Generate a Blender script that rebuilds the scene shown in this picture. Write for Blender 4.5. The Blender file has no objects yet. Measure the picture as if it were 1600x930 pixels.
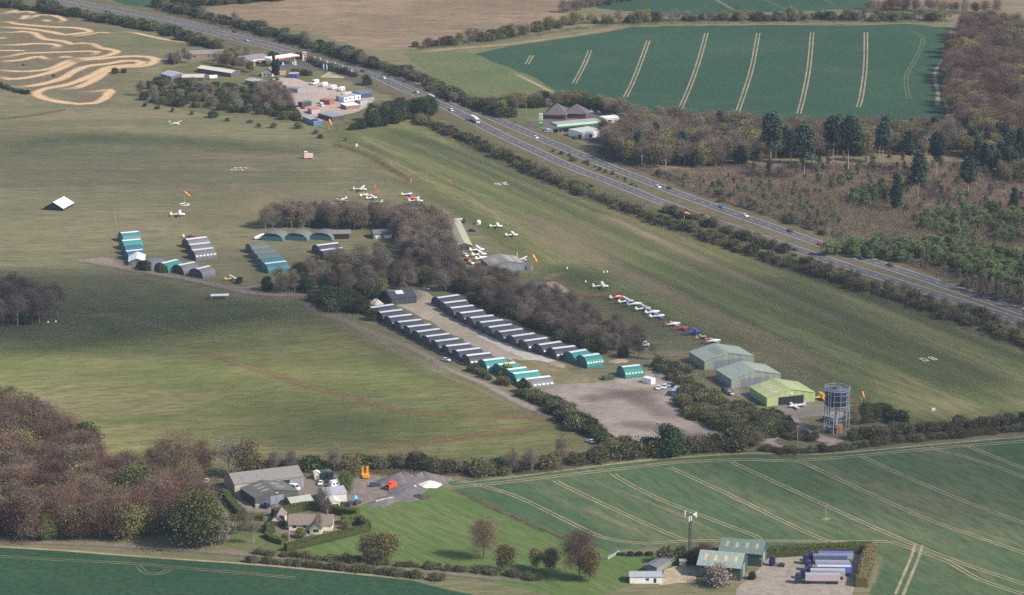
import bpy, math, random
import numpy as np
from mathutils import Vector, Matrix

R = math.radians
rng = random.Random(11)
S = bpy.context.scene
C = S.collection

# ------------------------------------------------------------------ camera, light, exposure
PITCH, FPX, DIST = R(14.5), 5112.0, 1590.0
CAM_H = DIST * math.sin(PITCH)
CAM_Y = -DIST * math.cos(PITCH)
cam = bpy.data.cameras.new('camera')
cam.sensor_width = 36.0
cam.lens = FPX / 1600.0 * 36.0
cam.clip_start = 1.0
cam.clip_end = 60000.0
camo = bpy.data.objects.new('camera', cam)
camo.location = (0, CAM_Y, CAM_H)
camo.rotation_euler = (R(90) - PITCH, 0, 0)
C.objects.link(camo)
S.camera = camo

SUN_EL, SUN_AZ = R(40), R(-24)            # azimuth measured from +x towards +y
sun_dir = Vector((math.cos(SUN_EL) * math.cos(SUN_AZ), math.cos(SUN_EL) * math.sin(SUN_AZ), math.sin(SUN_EL)))
w = bpy.data.worlds.new('World')
S.world = w
w.use_nodes = True
nt = w.node_tree
for n in list(nt.nodes):
    nt.nodes.remove(n)
sky = nt.nodes.new('ShaderNodeTexSky')
sky.sky_type = 'NISHITA'
sky.sun_disc = False
sky.sun_elevation = SUN_EL
sky.sun_rotation = R(90) - SUN_AZ
sky.altitude = 100
sky.dust_density = 1.5
bg = nt.nodes.new('ShaderNodeBackground')
bg.inputs['Strength'].default_value = 0.12
wo = nt.nodes.new('ShaderNodeOutputWorld')
nt.links.new(sky.outputs[0], bg.inputs[0])
nt.links.new(bg.outputs[0], wo.inputs[0])
sl = bpy.data.lights.new('sun', 'SUN')
sl.energy = 4.3
sl.angle = R(0.53)
sl.color = (1.0, 0.93, 0.82)
so = bpy.data.objects.new('sun', sl)
so.rotation_euler = (-sun_dir).to_track_quat('-Z', 'Y').to_euler()
so.location = (0, 0, 800)
C.objects.link(so)
S.view_settings.view_transform = 'Standard'
S.view_settings.look = 'None'
S.view_settings.exposure = 0.52
S.view_settings.gamma = 1.0
S.render.engine = 'CYCLES'
S.cycles.transparent_max_bounces = 24
S.cycles.max_bounces = 5
S.cycles.volume_bounces = 0
S.cycles.use_denoising = False

# ------------------------------------------------------------------ helpers
FWD = Vector((0, math.cos(PITCH), -math.sin(PITCH)))
UPV = Vector((0, math.sin(PITCH), math.cos(PITCH)))
CAMP = Vector((0, CAM_Y, CAM_H))

def G(px, py, z=0.0):
    """The point at height z seen at photo pixel (px, py)."""
    d = FWD + Vector((1, 0, 0)) * ((px - 800) / FPX) + UPV * ((465 - py) / FPX)
    return CAMP + d * ((z - CAM_H) / d.z)

def proj(p):
    v = Vector(p) - CAMP
    f = v.dot(FWD)
    return 800 + FPX * v.x / f, 465 - FPX * v.dot(UPV) / f

def SC(py):
    """Photo pixels per metre across the view at ground row py."""
    return 0.002432 * (py + 857)

def Z(x0, y0, k, pts):
    return [(x0 + a / k, y0 + b / k) for a, b in pts]

def heading(a, b, z=0):
    p, q = G(a[0], a[1], z), G(b[0], b[1], z)
    return math.atan2(q.y - p.y, q.x - p.x)

# ------------------------------------------------------------------ materials
MATS = {}

def node_mat(name):
    m = bpy.data.materials.new(name)
    m.use_nodes = True
    t = m.node_tree
    return m, t, t.nodes['Principled BSDF'], t.nodes['Material Output']

def N(t, kind, **kw):
    n = t.nodes.new(kind)
    for k, v in kw.items():
        setattr(n, k, v)
    return n

def mixc(t, fac, a, b, blend='MIX'):
    n = N(t, 'ShaderNodeMix', data_type='RGBA', blend_type=blend)
    for sock, v in ((n.inputs[0], fac), (n.inputs[6], a), (n.inputs[7], b)):
        if hasattr(v, 'is_linked') or hasattr(v, 'links'):
            t.links.new(v, sock)
        elif isinstance(v, (int, float)):
            sock.default_value = v
        else:
            sock.default_value = (*v, 1)
    return n.outputs[2]

def noise(t, scale, detail=4, rough=0.6, vec=None, dist=0.0):
    n = N(t, 'ShaderNodeTexNoise')
    n.inputs['Scale'].default_value = scale
    n.inputs['Detail'].default_value = detail
    n.inputs['Roughness'].default_value = rough
    n.inputs['Distortion'].default_value = dist
    if vec is not None:
        t.links.new(vec, n.inputs['Vector'])
    return n.outputs[0]

def ramp(t, src, lo, hi):
    n = N(t, 'ShaderNodeMapRange')
    n.inputs[1].default_value = lo
    n.inputs[2].default_value = hi
    t.links.new(src, n.inputs[0])
    return n.outputs[0]

def math2(t, op, a, b):
    n = N(t, 'ShaderNodeMath', operation=op)
    for s, v in ((n.inputs[0], a), (n.inputs[1], b)):
        if isinstance(v, (int, float)):
            s.default_value = v
        else:
            t.links.new(v, s)
    return n.outputs[0]

def world_vec(t, rot=0.0, scale=(1, 1, 1)):
    g = N(t, 'ShaderNodeNewGeometry')
    mp = N(t, 'ShaderNodeMapping')
    mp.vector_type = 'TEXTURE'
    mp.inputs['Rotation'].default_value = (0, 0, rot)
    mp.inputs['Scale'].default_value = scale
    t.links.new(g.outputs['Position'], mp.inputs['Vector'])
    return mp.outputs[0]

def M(name, col, rough=0.7, var=0.18, scale=0.6, metal=0.0, spec=0.3):
    """A plain surface with a little uneven weathering."""
    if name in MATS:
        return MATS[name]
    m, t, b, o = node_mat(name)
    v = N(t, 'ShaderNodeTexCoord').outputs['Object']
    n1 = noise(t, scale, 5, 0.65, v)
    dark = tuple(c * (1 - var) for c in col)
    light = tuple(min(1, c * (1 + var)) for c in col)
    t.links.new(mixc(t, ramp(t, n1, 0.3, 0.7), dark, light), b.inputs['Base Color'])
    b.inputs['Roughness'].default_value = rough
    b.inputs['Metallic'].default_value = metal
    b.inputs['Specular IOR Level'].default_value = spec
    MATS[name] = m
    return m

def corrugated(name, col, rough=0.55, var=0.14, pitch=1.0, streak=0.25):
    """Ribbed metal sheet with faint panel joints and streaks."""
    if name in MATS:
        return MATS[name]
    m, t, b, o = node_mat(name)
    v = N(t, 'ShaderNodeTexCoord').outputs['Object']
    mp = N(t, 'ShaderNodeMapping')
    mp.inputs['Scale'].default_value = (1.2, 1.2, 0.08)
    t.links.new(v, mp.inputs['Vector'])
    n1 = noise(t, 1.0, 5, 0.7, mp.outputs[0])
    n2 = noise(t, 0.25, 4, 0.6, v)
    wv = N(t, 'ShaderNodeTexWave', wave_type='BANDS', bands_direction='X')
    wv.inputs['Scale'].default_value = pitch
    t.links.new(v, wv.inputs['Vector'])
    c1 = mixc(t, ramp(t, n1, 0.3, 0.7), tuple(c * (1 - streak) for c in col), tuple(min(1, c * (1 + streak)) for c in col))
    c2 = mixc(t, math2(t, 'MULTIPLY', ramp(t, n2, 0.4, 0.75), 0.35), c1, tuple(0.6 * c + 0.05 for c in col))
    c3 = mixc(t, math2(t, 'MULTIPLY', wv.outputs[1], var), c2, tuple(c * 0.6 for c in col))
    t.links.new(c3, b.inputs['Base Color'])
    b.inputs['Roughness'].default_value = rough
    b.inputs['Specular IOR Level'].default_value = 0.35
    MATS[name] = m
    return m

def paint():
    """Painted metal or fabric whose colour is the object's own colour."""
    if 'paint' in MATS:
        return MATS['paint']
    m, t, b, o = node_mat('paint')
    oi = N(t, 'ShaderNodeObjectInfo')
    v = N(t, 'ShaderNodeTexCoord').outputs['Object']
    n1 = noise(t, 1.4, 4, 0.6, v)
    t.links.new(mixc(t, math2(t, 'MULTIPLY', ramp(t, n1, 0.35, 0.8), 0.22), oi.outputs['Color'], (0.2, 0.19, 0.17)), b.inputs['Base Color'])
    b.inputs['Roughness'].default_value = 0.4
    b.inputs['Specular IOR Level'].default_value = 0.4
    MATS['paint'] = m
    return m

def soft_mat(name, m_src_col, strength=1.0, var=0.25, nscale=0.12, breakup=0.5, rot=0.0, stretch=(1, 1, 1), col2=None):
    """Worn ground that thins out to nothing at its edge (point attribute fade)."""
    if name in MATS:
        return MATS[name]
    m, t, b, o = node_mat(name)
    v = world_vec(t, rot, stretch)
    n1 = noise(t, nscale, 6, 0.65, v)
    n2 = noise(t, nscale * 5, 4, 0.6, v)
    a = N(t, 'ShaderNodeAttribute', attribute_name='fade')
    c2 = col2 or tuple(c * (1 - var) for c in m_src_col)
    t.links.new(mixc(t, ramp(t, n2, 0.3, 0.7), c2, tuple(c * (1 + var * 0.5) for c in m_src_col)), b.inputs['Base Color'])
    b.inputs['Roughness'].default_value = 0.95
    b.inputs['Specular IOR Level'].default_value = 0.1
    br = math2(t, 'ADD', math2(t, 'MULTIPLY', ramp(t, n1, 0.32, 0.68), breakup), 1.0 - breakup)
    f = math2(t, 'MULTIPLY', math2(t, 'MULTIPLY', a.outputs['Fac'], br), strength)
    tr = N(t, 'ShaderNodeBsdfTransparent')
    mx = N(t, 'ShaderNodeMixShader')
    t.links.new(f, mx.inputs[0])
    t.links.new(tr.outputs[0], mx.inputs[1])
    t.links.new(b.outputs[0], mx.inputs[2])
    t.links.new(mx.outputs[0], o.inputs['Surface'])
    MATS[name] = m
    return m

def ground_mat(name, c1, c2, c3, big=0.006, mid=0.03, fine=0.35, rot=0.0, stretch=(1, 1, 1), f3=0.5, rows=None, lo3=0.46, hi3=0.60, streak=0.0, grain=0.6, fade=False, scol=None):
    """Vegetation-covered ground: broad patches, drifts of a third colour, streaks along one direction and fine tufts."""
    if name in MATS:
        return MATS[name]
    m, t, b, o = node_mat(name)
    v = world_vec(t, rot, stretch)
    v0 = world_vec(t)
    nb = noise(t, big, 6, 0.6, v0, 0.4)
    nm = noise(t, mid, 7, 0.7, v, 0.5)
    nf = noise(t, fine, 4, 0.75, v)
    nf2 = noise(t, fine * 2.6, 3, 0.8, v0)
    base = mixc(t, ramp(t, nb, 0.44, 0.57), c1, c2)
    base = mixc(t, math2(t, 'MULTIPLY', ramp(t, nm, lo3, hi3), f3), base, c3)
    if streak:
        vs = world_vec(t, rot, (40, 1, 1))
        ns = noise(t, 0.16, 5, 0.7, vs, 0.3)
        ns2 = noise(t, 0.035, 4, 0.6, vs, 0.3)
        base = mixc(t, math2(t, 'MULTIPLY', ramp(t, ns, 0.48, 0.62), streak), base, scol or c3)
        base = mixc(t, math2(t, 'MULTIPLY', ramp(t, ns2, 0.49, 0.60), streak), base, tuple(c * k for c, k in zip(c1, (0.62, 0.74, 0.66))))
    base = mixc(t, math2(t, 'MULTIPLY', ramp(t, nf, 0.44, 0.60), grain), base, tuple(c * 0.55 for c in c1))
    base = mixc(t, math2(t, 'MULTIPLY', ramp(t, nf2, 0.45, 0.70), grain * 0.6), base, tuple(min(1, c * 1.5) for c in c2))
    if rows:
        vr = world_vec(t, rows[0])
        wv = N(t, 'ShaderNodeTexWave', wave_type='BANDS', bands_direction='Y')
        wv.inputs['Scale'].default_value = rows[1]
        wv.inputs['Distortion'].default_value = 1.2
        t.links.new(vr, wv.inputs['Vector'])
        base = mixc(t, math2(t, 'MULTIPLY', wv.outputs[1], rows[2]), base, rows[3])
    t.links.new(base, b.inputs['Base Color'])
    b.inputs['Roughness'].default_value = 1.0
    b.inputs['Specular IOR Level'].default_value = 0.05
    if fade:
        at = N(t, 'ShaderNodeAttribute', attribute_name='fade')
        tr = N(t, 'ShaderNodeBsdfTransparent')
        mx = N(t, 'ShaderNodeMixShader')
        t.links.new(math2(t, 'MULTIPLY', at.outputs['Fac'], ramp(t, math2(t, 'ADD', nm, at.outputs['Fac']), 0.45, 0.95)), mx.inputs[0])
        t.links.new(tr.outputs[0], mx.inputs[1])
        t.links.new(b.outputs[0], mx.inputs[2])
        t.links.new(mx.outputs[0], o.inputs['Surface'])
    MATS[name] = m
    return m

def leaf_mat(name, c1, c2, trans=0.0, hue=0.5):
    """Leaves or twigs: every leaf and every plant a little different."""
    if name in MATS:
        return MATS[name]
    m, t, b, o = node_mat(name)
    g = N(t, 'ShaderNodeNewGeometry')
    oi = N(t, 'ShaderNodeObjectInfo')
    base = mixc(t, g.outputs['Random Per Island'], c1, c2)
    hs = N(t, 'ShaderNodeHueSaturation')
    t.links.new(base, hs.inputs['Color'])
    t.links.new(math2(t, 'ADD', math2(t, 'MULTIPLY', oi.outputs['Random'], 0.05), 0.475), hs.inputs['Hue'])
    t.links.new(math2(t, 'ADD', math2(t, 'MULTIPLY', oi.outputs['Random'], 0.70), 0.60), hs.inputs['Value'])
    t.links.new(hs.outputs[0], b.inputs['Base Color'])
    b.inputs['Roughness'].default_value = 0.9
    b.inputs['Specular IOR Level'].default_value = 0.1
    MATS[name] = m
    return m

# ------------------------------------------------------------------ mesh building
class MB:
    def __init__(self):
        self.v, self.f, self.m = [], [], []

    def add(self, verts, faces, mat=0):
        n = len(self.v)
        self.v += [tuple(p) for p in verts]
        for f in faces:
            self.f.append([i + n for i in f])
            self.m.append(mat)
        return self

    def box(self, x0, x1, y0, y1, z0, z1, mat=0, mtx=None):
        v = [Vector(p) for p in ((x0, y0, z0), (x1, y0, z0), (x1, y1, z0), (x0, y1, z0), (x0, y0, z1), (x1, y0, z1), (x1, y1, z1), (x0, y1, z1))]
        if mtx is not None:
            v = [mtx @ p for p in v]
        return self.add(v, [(0, 3, 2, 1), (4, 5, 6, 7), (0, 1, 5, 4), (1, 2, 6, 5), (2, 3, 7, 6), (3, 0, 4, 7)], mat)

    def tube(self, p, q, r0, r1=None, n=6, mat=0, caps=True):
        r1 = r0 if r1 is None else r1
        p, q = Vector(p), Vector(q)
        d = (q - p).normalized()
        u = d.orthogonal().normalized()
        w_ = d.cross(u)
        vs = []
        for c, r in ((p, r0), (q, r1)):
            for i in range(n):
                a = 2 * math.pi * i / n
                vs.append(c + (u * math.cos(a) + w_ * math.sin(a)) * r)
        fs = [(i, (i + 1) % n, n + (i + 1) % n, n + i) for i in range(n)]
        if caps:
            fs += [tuple(range(n - 1, -1, -1)), tuple(range(n, 2 * n))]
        return self.add(vs, fs, mat)

    def loft(self, rings, mat=0, caps=True):
        n = len(rings[0])
        vs = [p for r in rings for p in r]
        fs = []
        for k in range(len(rings) - 1):
            for i in range(n):
                j = (i + 1) % n
                fs.append((k * n + i, k * n + j, (k + 1) * n + j, (k + 1) * n + i))
        if caps:
            fs += [tuple(range(n - 1, -1, -1)), tuple(range((len(rings) - 1) * n, len(rings) * n))]
        return self.add(vs, fs, mat)

    def prism(self, poly, y0, y1, mat=0):
        """poly in (x, z), extruded along y"""
        n = len(poly)
        vs = [(x, y0, z) for x, z in poly] + [(x, y1, z) for x, z in poly]
        fs = [tuple(range(n)), tuple(range(2 * n - 1, n - 1, -1))]
        fs += [(i, n + i, n + (i + 1) % n, (i + 1) % n) for i in range(n)]
        return self.add(vs, fs, mat)

    def mesh(self, name, mats, smooth=False):
        me = bpy.data.meshes.new(name)
        me.from_pydata(self.v, [], self.f)
        for m in (mats if isinstance(mats, (list, tuple)) else [mats]):
            me.materials.append(m)
        me.polygons.foreach_set('material_index', self.m)
        if smooth:
            me.polygons.foreach_set('use_smooth', [True] * len(self.f))
        me.update()
        return me

    def build(self, name, mats, parent=None, smooth=False, color=None):
        o = bpy.data.objects.new(name, self.mesh(name, mats, smooth))
        C.objects.link(o)
        if parent is not None:
            o.parent = parent
        if color is not None:
            o.color = (*color, 1)
        return o

def tag(o, label=None, cat=None, group=None, kind=None):
    if label:
        o['label'] = label
    if cat:
        o['category'] = cat
    if group:
        o['group'] = group
    if kind:
        o['kind'] = kind
    return o

def thing(name, label, cat, loc=(0, 0, 0), rotz=0.0, group=None, scale=None):
    o = bpy.data.objects.new(name, None)
    C.objects.link(o)
    o.location = loc
    o.rotation_euler = (0, 0, rotz)
    if scale:
        o.scale = scale
    return tag(o, label, cat, group)

def kids(o):
    return KIDS.get(o.name, [])

KIDS = {}

def note_kids(root, objs):
    KIDS[root.name] = objs

def dup(root, loc, rotz, label, group=None, scale=None, colors=None):
    r = root.copy()
    C.objects.link(r)
    r.location = loc
    r.rotation_euler = (0, 0, rotz)
    if scale:
        r.scale = scale
    r['label'] = label
    if group:
        r['group'] = group
    elif 'group' in r:
        del r['group']
    out = []
    for ch in KIDS[root.name]:
        c = ch.copy()
        C.objects.link(c)
        c.parent = r
        base = ch.name.split('.')[0]
        if colors and base in colors:
            c.color = (*colors[base], 1)
        out.append(c)
    KIDS[r.name] = out
    return r

# ------------------------------------------------------------------ curves on the ground
def smooth_line(pts, step=6.0, z=0.0, world=False):
    P = [Vector(p) if world else G(p[0], p[1], 0) for p in pts]
    if len(P) < 2:
        return P
    Q = [P[0] * 2 - P[1]] + P + [P[-1] * 2 - P[-2]]
    out = []
    for i in range(1, len(Q) - 2):
        a, b, c, d = Q[i - 1], Q[i], Q[i + 1], Q[i + 2]
        n = max(1, int((c - b).length / step))
        for k in range(n):
            t = k / n
            out.append(0.5 * ((2 * b) + (c - a) * t + (2 * a - 5 * b + 4 * c - d) * t * t + (3 * b - a - 3 * c + d) * t ** 3))
    out.append(P[-1])
    return [Vector((p.x, p.y, z)) for p in out]

def normals(L):
    out = []
    for i in range(len(L)):
        a, b = L[max(0, i - 1)], L[min(len(L) - 1, i + 1)]
        d = (b - a)
        d.z = 0
        d = d.normalized() if d.length > 1e-6 else Vector((1, 0, 0))
        out.append(Vector((-d.y, d.x, 0)))
    return out

def strip_mesh(mb, L, w0, w1, z, jit=0.0):
    """flat ribbon between offsets w0 and w1 along the line"""
    nn = normals(L)
    vs = []
    for p, n in zip(L, nn):
        j0, j1 = (rng.uniform(-jit, jit), rng.uniform(-jit, jit)) if jit else (0, 0)
        a, b = p + n * (w0 + j0), p + n * (w1 + j1)
        vs += [(a.x, a.y, z), (b.x, b.y, z)]
    fs = [(2 * i, 2 * i + 2, 2 * i + 3, 2 * i + 1) for i in range(len(L) - 1)]
    mb.add(vs, fs)

def fade_obj(name, verts, faces, fades, mat):
    me = bpy.data.meshes.new(name)
    me.from_pydata(verts, [], faces)
    me.materials.append(mat)
    at = me.attributes.new('fade', 'FLOAT', 'POINT')
    at.data.foreach_set('value', fades)
    o = bpy.data.objects.new(name, me)
    C.objects.link(o)
    return tag(o, kind='structure')

def soft_ribbon(name, pts, width, mat, z, soft=None, ends=True, step=6.0, offs=(0,)):
    """ribbon(s) that fade out at both edges and both ends"""
    L0 = smooth_line(pts, 20)
    total = sum((b_ - a_).length for a_, b_ in zip(L0, L0[1:]))
    step = min(step, max(1.0, total / 16))
    L = smooth_line(pts, step)
    nn = normals(L)
    soft = width * 0.35 if soft is None else soft
    if soft > width * 0.9:
        width, soft = (width + soft) / 1.65, (width + soft) / 2.0
    vs, fs, fd = [], [], []
    for off in offs:
        b0 = len(vs)
        for i, (p, n) in enumerate(zip(L, nn)):
            e = min(1.0, i / 3.0, (len(L) - 1 - i) / 3.0) if ends else 1.0
            h = width / 2 * rng.uniform(0.88, 1.12)
            for o_, f_ in ((-h - soft / 2, 0), (-h + soft / 2, e), (h - soft / 2, e), (h + soft / 2, 0)):
                q = p + n * (o_ + off)
                vs.append((q.x, q.y, z + i * 1e-5 + (0.002 if off > 0 else 0)))
                fd.append(f_)
        for i in range(len(L) - 1):
            for k in range(3):
                a = b0 + 4 * i + k
                fs.append((a, a + 4, a + 5, a + 1))
    return fade_obj(name, vs, fs, fd, mat)

def soft_patch(name, pts, mat, z, soft=6.0, step=10.0):
    """an area that thins out over a margin of soft metres, on a grid of its own"""
    L = smooth_line(list(pts) + [pts[0]], step)
    P = np.array([(p.x, p.y) for p in L])
    lo, hi = P.min(0) - soft, P.max(0) + soft
    cell = max(soft / 3.0, (hi - lo).max() / 110.0)
    nx, ny = int((hi[0] - lo[0]) / cell) + 2, int((hi[1] - lo[1]) / cell) + 2
    gx, gy = np.meshgrid(lo[0] + np.arange(nx) * cell, lo[1] + np.arange(ny) * cell)
    ds = np.full(gx.shape, 1e9)
    ins = np.zeros(gx.shape, bool)
    for i in range(len(P) - 1):
        (ax, ay), (bx, by) = P[i], P[i + 1]
        dx, dy = bx - ax, by - ay
        tt = np.clip(((gx - ax) * dx + (gy - ay) * dy) / (dx * dx + dy * dy + 1e-9), 0, 1)
        ds = np.minimum(ds, np.hypot(gx - ax - tt * dx, gy - ay - tt * dy))
        if ay != by:
            ins ^= ((ay > gy) != (by > gy)) & (gx < dx * (gy - ay) / dy + ax)
    sd = np.where(ins, ds, -ds)
    fd = np.clip(sd / soft + 0.5, 0, 1)
    fd = fd * fd * (3 - 2 * fd)
    vs = [(x, y, z) for x, y in zip(gx.ravel(), gy.ravel())]
    fs = []
    for j in range(ny - 1):
        for i in range(nx - 1):
            if fd[j:j + 2, i:i + 2].max() > 0:
                k = j * nx + i
                fs.append((k, k + 1, k + nx + 1, k + nx))
    return fade_obj(name, vs, fs, fd.ravel().tolist(), mat)

def patch(name, pts, mat, z, jit=0.6, step=6.0, curve=False):
    if curve:
        L = smooth_line(list(pts) + [pts[0]], step)[:-1]
    else:
        L = []
        P = [G(a, b, 0) for a, b in pts]
        for i, p in enumerate(P):
            q = P[(i + 1) % len(P)]
            n = max(1, int((q - p).length / step))
            for k in range(n):
                L.append(p.lerp(q, k / n))
    vs = [(p.x + rng.uniform(-jit, jit), p.y + rng.uniform(-jit, jit) * 2, z) for p in L]
    me = bpy.data.meshes.new(name)
    me.from_pydata(vs, [], [list(range(len(vs)))])
    me.materials.append(mat)
    o = bpy.data.objects.new(name, me)
    C.objects.link(o)
    return tag(o, kind='structure')

def inside(x, y, poly):
    c = False
    n = len(poly)
    for i in range(n):
        x0, y0 = poly[i]
        x1, y1 = poly[i - 1]
        if (y0 > y) != (y1 > y) and x < (x1 - x0) * (y - y0) / (y1 - y0) + x0:
            c = not c
    return c

# ------------------------------------------------------------------ the ground
H_RWY = heading((1450, 562), (784, 288))
H_ROAD = heading((843, 216), (1429, 431))
meadow = ground_mat('airfield_turf', (0.124, 0.126, 0.064), (0.170, 0.156, 0.086), (0.228, 0.176, 0.114), rot=R(4), stretch=(5, 1, 1), f3=0.6, streak=0.35, mid=0.02)
runway_turf = ground_mat('runway_turf', (0.112, 0.132, 0.052), (0.168, 0.166, 0.068), (0.240, 0.190, 0.108), rot=H_RWY, stretch=(7, 1, 1), f3=0.7, streak=0.8, mid=0.03, fade=True, scol=(0.20, 0.175, 0.085))
pasture = ground_mat('pasture', (0.122, 0.140, 0.048), (0.195, 0.184, 0.068), (0.285, 0.225, 0.118), big=0.007, mid=0.018, rot=R(12), stretch=(3.5, 1, 1), f3=0.75, lo3=0.46, hi3=0.60, streak=0.25, fade=True)
crop_far = ground_mat('winter_crop_far', (0.030, 0.068, 0.042), (0.038, 0.080, 0.046), (0.090, 0.108, 0.060), big=0.004, mid=0.018, f3=0.35, lo3=0.50, hi3=0.66)
H_CROP = heading((1150, 725), (1500, 900))
crop_near = ground_mat('winter_crop_near', (0.050, 0.096, 0.042), (0.070, 0.112, 0.053), (0.170, 0.152, 0.090), big=0.008, mid=0.02, rot=H_CROP, stretch=(5, 1, 1), f3=0.55, rows=(H_CROP, 0.9, 0.2, (0.10, 0.11, 0.06)))
crop_left = ground_mat('winter_crop_left', (0.024, 0.060, 0.032), (0.030, 0.070, 0.036), (0.060, 0.088, 0.044), big=0.01, mid=0.03, f3=0.3)
lawn = ground_mat('paddock_grass', (0.090, 0.132, 0.042), (0.112, 0.146, 0.050), (0.170, 0.165, 0.075), big=0.012, mid=0.04, rot=heading((690, 790), (820, 850)), stretch=(6, 1, 1), f3=0.45, rows=(heading((690, 790), (820, 850)), 0.12, 0.35, (0.055, 0.13, 0.024)))
rough = ground_mat('rough_tan_field', (0.205, 0.150, 0.095), (0.250, 0.180, 0.120), (0.130, 0.120, 0.068), big=0.006, mid=0.02, fine=0.12, f3=0.6, rot=0, stretch=(3, 1, 1))
heath = ground_mat('heath', (0.190, 0.148, 0.098), (0.240, 0.185, 0.125), (0.105, 0.105, 0.055), big=0.012, mid=0.03, fine=0.2, f3=0.6)
verge = ground_mat('verge_grass', (0.100, 0.130, 0.050), (0.150, 0.140, 0.070), (0.170, 0.130, 0.080), big=0.015, mid=0.05, f3=0.5)
scrub_ground = ground_mat('scrub_ground', (0.120, 0.125, 0.055), (0.165, 0.140, 0.075), (0.075, 0.085, 0.040), big=0.015, mid=0.05, f3=0.6)
gravel = ground_mat('yard_gravel', (0.265, 0.220, 0.188), (0.215, 0.182, 0.165), (0.325, 0.270, 0.225), big=0.02, mid=0.05, fine=0.6, f3=0.6, rot=R(20), stretch=(3, 1, 1))
lane_mat = ground_mat('hangar_lane', (0.360, 0.295, 0.225), (0.300, 0.250, 0.195), (0.440, 0.380, 0.300), big=0.02, mid=0.06, fine=0.6, f3=0.6)
concrete = ground_mat('pale_concrete', (0.520, 0.470, 0.390), (0.450, 0.400, 0.330), (0.580, 0.530, 0.450), big=0.03, mid=0.08, f3=0.5)
chalk = ground_mat('chalky_soil', (0.400, 0.330, 0.230), (0.330, 0.270, 0.180), (0.450, 0.390, 0.300), big=0.03, mid=0.08, f3=0.5)
dry_grass = ground_mat('dry_grass', (0.200, 0.160, 0.085), (0.150, 0.135, 0.065), (0.290, 0.235, 0.150), big=0.03, mid=0.06, f3=0.6)
asphalt = ground_mat('asphalt', (0.098, 0.094, 0.096), (0.115, 0.110, 0.110), (0.130, 0.122, 0.118), big=0.02, mid=0.08, fine=0.8, rot=H_ROAD, stretch=(8, 1, 1), f3=0.4)
yard_dark = ground_mat('farm_yard', (0.200, 0.165, 0.140), (0.165, 0.140, 0.125), (0.260, 0.215, 0.180), big=0.04, mid=0.08, f3=0.5)
MATS['white_line'] = ground_mat('white_line', (0.62, 0.62, 0.60), (0.55, 0.55, 0.53), (0.40, 0.39, 0.37), big=0.1, mid=0.3, f3=0.3)

bm = MB()
bm.add([(-9000, -2500, 0), (9000, -2500, 0), (9000, 14000, 0), (-9000, 14000, 0)], [(0, 1, 2, 3)])
tag(bm.build('ground', meadow), kind='structure')

Zg, Zh = 0.09, 0.008
def lay(name, pts, mat, jit=0.6, step=8.0, curve=False):
    global Zh
    Zh += 0.0025
    return patch(name, pts, mat, Zh, jit, step, curve)
def lay_soft(name, pts, mat, soft=8.0, step=12.0):
    global Zg
    Zg += 0.0015
    return soft_patch(name, pts, mat, Zg, soft, step)
def lay_ribbon(name, pts, width, mat, soft=None, ends=True, step=6.0, offs=(0,)):
    global Zg
    Zg += 0.0015
    return soft_ribbon(name, pts, width, mat, Zg, soft, ends, step, offs)

# fields
lay_soft('pasture_field', [(-160, 560), (60, 545), (200, 520), (400, 492), (505, 500), (600, 540), (700, 590), (800, 640), (880, 655), (895, 690), (850, 722), (700, 726), (500, 726), (380, 730), (250, 750), (-160, 760)], pasture, 40, 20)
lay_soft('runway_field', [(520, 205), (560, 190), (650, 178), (760, 232), (900, 296), (1100, 380), (1300, 446), (1600, 560), (1750, 620), (1750, 690), (1600, 672), (1420, 660), (1350, 636), (1310, 598), (1200, 542), (1110, 526), (1000, 490), (900, 440), (820, 408), (760, 360), (700, 320), (620, 275)], runway_turf, 30, 20)
lay('heath_ground', [(925, 240), (1000, 268), (1100, 304), (1250, 352), (1400, 405), (1620, 482), (1800, 542), (2300, 704), (2800, 300), (2500, -80), (1485, -30), (1478, 40), (1482, 180), (1300, 195), (1100, 190), (1000, 185), (930, 190)], heath, 2)
lay('hillside_pasture', [(630, 84), (700, 80), (745, 84), (830, 115), (900, 160), (880, 185), (800, 180), (700, 140)], ground_mat('hill_grass', (0.090, 0.118, 0.050), (0.115, 0.135, 0.058), (0.160, 0.150, 0.080), mid=0.03, f3=0.5), 1)
lay('far_crop_field', [(740, 84), (800, 72), (900, 52), (990, 42), (1200, 39), (1420, 38), (1484, 44), (1496, 100), (1470, 130), (1488, 215), (1200, 225), (1000, 215), (905, 165), (838, 122)], crop_far, 1)
lay('rough_tan_field', [(270, 26), (330, 10), (450, -12), (640, -26), (780, -26), (900, -10), (918, 14), (860, 34), (790, 52), (700, 68), (640, 78), (575, 78), (500, 56), (420, 36), (340, 24)], rough, 2)
lay('left_top_field', [(120, -30), (460, -30), (360, 8), (290, 14), (190, 8)], crop_far, 1)
lay('top_crop_field', [(935, 14), (1060, 24), (1360, 14), (1340, -45), (900, -45)], crop_far, 1)
lay('top_tan_field', [(1360, 2), (1520, 8), (1640, 10), (1640, -40), (1350, -40)], rough, 1)
lay('near_crop_field', [(698, 754), (800, 743), (900, 731), (1000, 719), (1150, 708), (1210, 710), (1300, 708), (1400, 699), (1600, 681), (1800, 662), (2400, 606), (2600, 990), (1340, 990), (1380, 868), (1345, 858), (1050, 861), (950, 866), (880, 840), (790, 803), (720, 770)], crop_near, 0.6)
lay('left_crop_field', [(-600, 835), (-180, 851), (0, 856), (100, 861), (200, 868), (400, 883), (560, 898), (640, 907), (800, 945), (850, 1000), (-600, 1000)], crop_left, 0.5)
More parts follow.
